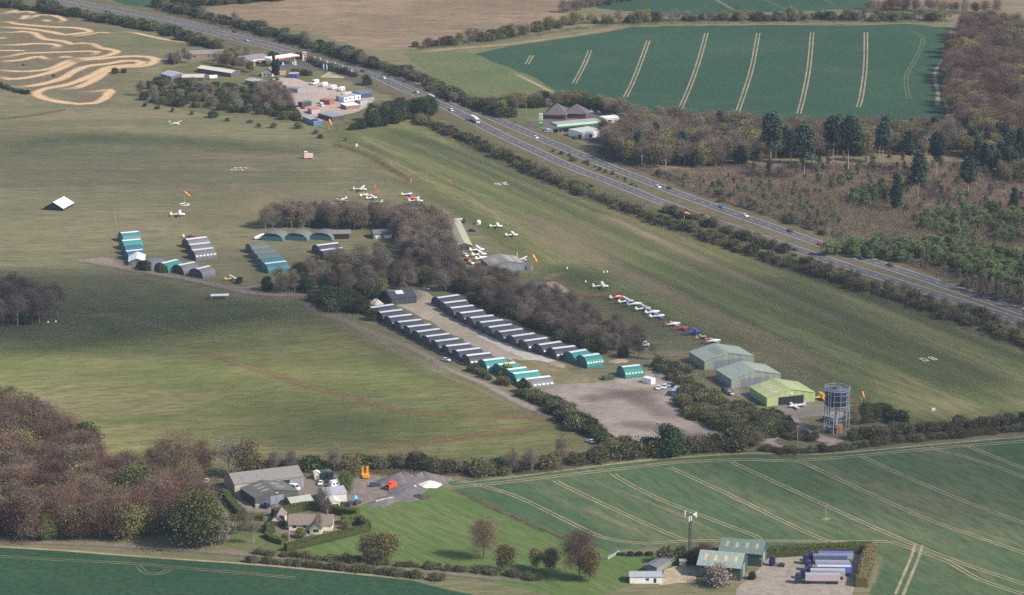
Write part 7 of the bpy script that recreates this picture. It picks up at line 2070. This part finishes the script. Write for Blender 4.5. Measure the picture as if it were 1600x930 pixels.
hedge([(1082, 873), (1150, 872), (1215, 869), (1290, 865), (1340, 863), (1362, 862)], 3.6, 3.6, 'tall clipped hedge across the back of the lorry yard')
hedge([(1361, 864), (1354, 885), (1346, 918)], 4.4, 3.6, 'yellowish clipped hedge down the right of the lorry yard', 'olive')
row([(395, 866), (440, 869), (500, 875), (560, 880), (640, 886), (720, 893), (800, 900), (850, 908)], 3.2, [('shrub', 60, 1.8, 2.8, 1.1), ('thorn', 40, 1.8, 2.8, 1.1)], 'in the hedge on the paddock side of the lane', .6)
row([(380, 878), (440, 882), (500, 887), (560, 893), (640, 901), (700, 908)], 3.2, [('shrub', 60, 1.8, 2.8, 1.1), ('thorn', 40, 1.8, 2.8, 1.1)], 'in the hedge on the crop side of the lane', .6)

row([(955, 868), (1000, 868), (1035, 866)], 3.2, [('bush', 100, 1.0, 1.6)], 'along the top of the mast paddock', .4)

row([(735, 470), (790, 494), (850, 518), (910, 541), (945, 554)], 3.6, [('thorn', 50, 3, 5), ('bush', 30, 2.5, 4), ('shrub', 20, 3, 4.5)], 'between the second hangar row and its trees', 1.5)
grove([(698, 432), (748, 430), (800, 434), (815, 446), (790, 464), (742, 464), (700, 456)], 5.6, [('bare', 50, 6, 9), ('olive', 20, 6, 8), ('thorn', 20, 3, 5), ('dark', 10, 4, 6)], 'between the hangar lane and the brown roofed hangar')
row([(1036, 329), (1100, 352), (1170, 377), (1228, 397)], 4.5, [('thorn', 60, 3.5, 5.5), ('bare', 25, 5, 7), ('shrub', 15, 3, 4.5)], 'close against the near carriageway', 1.0)
row([(860, 235), (900, 252), (960, 277), (1010, 297)], 8, [('thorn', 100, 1.2, 2.4)], 'on the strip between the carriageways', .8)
row([(930, 235), (975, 250), (1030, 274), (1100, 298), (1200, 334), (1300, 368), (1400, 401), (1500, 434), (1600, 468)], 6.0, [('thorn', 50, 2, 4), ('shrub', 30, 2, 3.5), ('birch', 20, 3, 6, 1.3)], 'along the heath edge of the far carriageway', 2.5, 1, 0, .3)
plant_all()


# low growth nobody could count: one mass on the heath, one on the verge
def thicket(name, poly, n, size, mat, seed, hmax, spread=None):
    rs = np.random.default_rng(seed)
    P = [G(*p) for p in poly]
    W = [(p.x, p.y) for p in P]
    x0, x1 = min(p[0] for p in W), max(p[0] for p in W)
    y0, y1 = min(p[1] for p in W), max(p[1] for p in W)
    pts = []
    while len(pts) < n:
        x, y = rs.uniform(x0, x1), rs.uniform(y0, y1)
        if inside(x, y, W):
            k = rs.integers(18, 40)
            hh = rs.uniform(.3, 1) * hmax
            c = rs.normal(size=(k, 3)) * np.array([hh * .8, hh * .8, 0]) + np.array([x, y, 0])
            c[:, 2] = rs.uniform(.05, hh, k)
            if spread:
                c[:, :2] = np.array([x, y]) + rs.normal(size=(k, 2)) * spread
            pts.append(c)
    V = blades(np.concatenate(pts), size, rs, True, 1.0)
    o = bpy.data.objects.new(name, crown_mesh(name, V, mat))
    C.objects.link(o)
    return tag(o, kind='stuff')
thicket('fence_weeds', [(702, 761), (740, 778), (790, 801), (840, 823), (882, 841), (880, 843), (838, 826), (788, 804), (738, 782)], 420, .2, LEAFM['mixed'], 21, .9)
thicket('rough_line', [(520, 224), (560, 234), (592, 248), (612, 262), (642, 281), (640, 283), (606, 266), (586, 252), (556, 238), (520, 228)], 380, .24, LEAFM['mixed'], 22, 1.2)
thicket('rough_line', [(-20, 187), (40, 181), (102, 171), (104, 173), (42, 184), (-20, 190)], 260, .24, LEAFM['mixed'], 23, 1.0)
thicket('heath_scrub', [(985, 262), (1040, 268), (1150, 262), (1500, 256), (1660, 300), (1660, 500), (1560, 468), (1400, 408), (1250, 355), (1100, 307)], 15000, .42, leaf_mat('heath_twigs', (0.25, 0.195, 0.140), (0.40, 0.315, 0.230)), 5, 3.4, 1.2)
thicket('green_scrub', [(1080, 290), (1200, 300), (1300, 300), (1400, 320), (1660, 360), (1660, 500), (1560, 466), (1400, 408), (1250, 355), (1150, 322)], 4200, .30, leaf_mat('heath_green', (0.085, 0.118, 0.052), (0.165, 0.190, 0.088)), 15, 4.2, 1.1)
thicket('verge_scrub', [(640, 176), (740, 222), (860, 277), (1000, 332), (1120, 372), (1240, 412), (1400, 462), (1660, 552), (1660, 572), (1400, 480), (1240, 428), (1120, 386), (1000, 346), (860, 292), (740, 236), (650, 192)], 4200, .26, LEAFM['mixed'], 6, 1.5)
thicket('hedge_bottom', [(395, 734), (520, 728), (700, 732), (850, 727), (960, 710), (1176, 692), (1182, 700), (1010, 716), (960, 722), (850, 741), (700, 745), (520, 743), (395, 750)], 1600, .26, LEAFM['mixed'], 8, 1.5)
thicket('hedge_bottom', [(1190, 701), (1250, 705), (1320, 700), (1660, 662), (1660, 668), (1400, 694), (1250, 710), (1195, 706)], 1100, .22, LEAFM['mixed'], 9, 1.3)
thicket('hedge_bottom', [(640, 78), (820, 54), (960, 36), (1200, 31), (1490, 31), (1490, 36), (1200, 37), (960, 41), (820, 59), (640, 82)], 900, .3, LEAFM['scrub'], 10, 1.8)
thicket('hedge_bottom', [(240, 12), (420, 58), (600, 113), (800, 190), (810, 196), (600, 120), (420, 64), (240, 18)], 1100, .3, LEAFM['scrub'], 12, 1.6)

# ------------------------------------------------------------------ clouds whose shade falls on the fields, and the haze
def cloud(px, py, rx, ry, dens, alt=1000):
    g = G(px, py) + sun_dir * (alt / sun_dir.z)
    mb = MB()
    n, m = 24, 12
    rings = []
    for j in range(1, m):
        th = math.pi * j / m
        rings.append([(rx * math.sin(th) * math.cos(2 * math.pi * i / n), ry * math.sin(th) * math.sin(2 * math.pi * i / n), -90 * math.cos(th)) for i in range(n)])
    mb.loft(rings)
    o = mb.build('cloud', None or CLOUD(dens), None, True)
    o.location = g
    o.rotation_euler = (0, 0, R(rng.uniform(-15, 15)))
    return tag(o, kind='stuff')
def CLOUD(d):
    nm = 'cloud_vapour_%d' % int(d * 1e5)
    if nm in MATS:
        return MATS[nm]
    m = bpy.data.materials.new(nm)
    m.use_nodes = True
    t = m.node_tree
    t.nodes.remove(t.nodes['Principled BSDF'])
    v = N(t, 'ShaderNodeVolumePrincipled')
    v.inputs['Density'].default_value = d
    v.inputs['Color'].default_value = (.95, .95, .95, 1)
    t.links.new(v.outputs[0], t.nodes['Material Output'].inputs['Volume'])
    MATS[nm] = m
    return m
for c in [(50, 482, 130, 75, .0045), (300, 512, 130, 60, .0036), (480, 655, 70, 60, .003), (1230, 510, 130, 130, .0035), (1590, 730, 110, 80, .0045), (520, 440, 90, 60, .003), (100, 250, 120, 90, .002)]:
    cloud(*c)

mb = MB()
mb.box(-9500, 9500, -2700, 14500, -1.0, 440.0)
hz = bpy.data.materials.new('haze')
hz.use_nodes = True
t = hz.node_tree
t.nodes.remove(t.nodes['Principled BSDF'])
v = N(t, 'ShaderNodeVolumePrincipled')
v.inputs['Density'].default_value = 0.000034
v.inputs['Color'].default_value = (.62, .76, 1.0, 1)
t.links.new(v.outputs[0], t.nodes['Material Output'].inputs['Volume'])
tag(mb.build('haze', hz), kind='stuff')
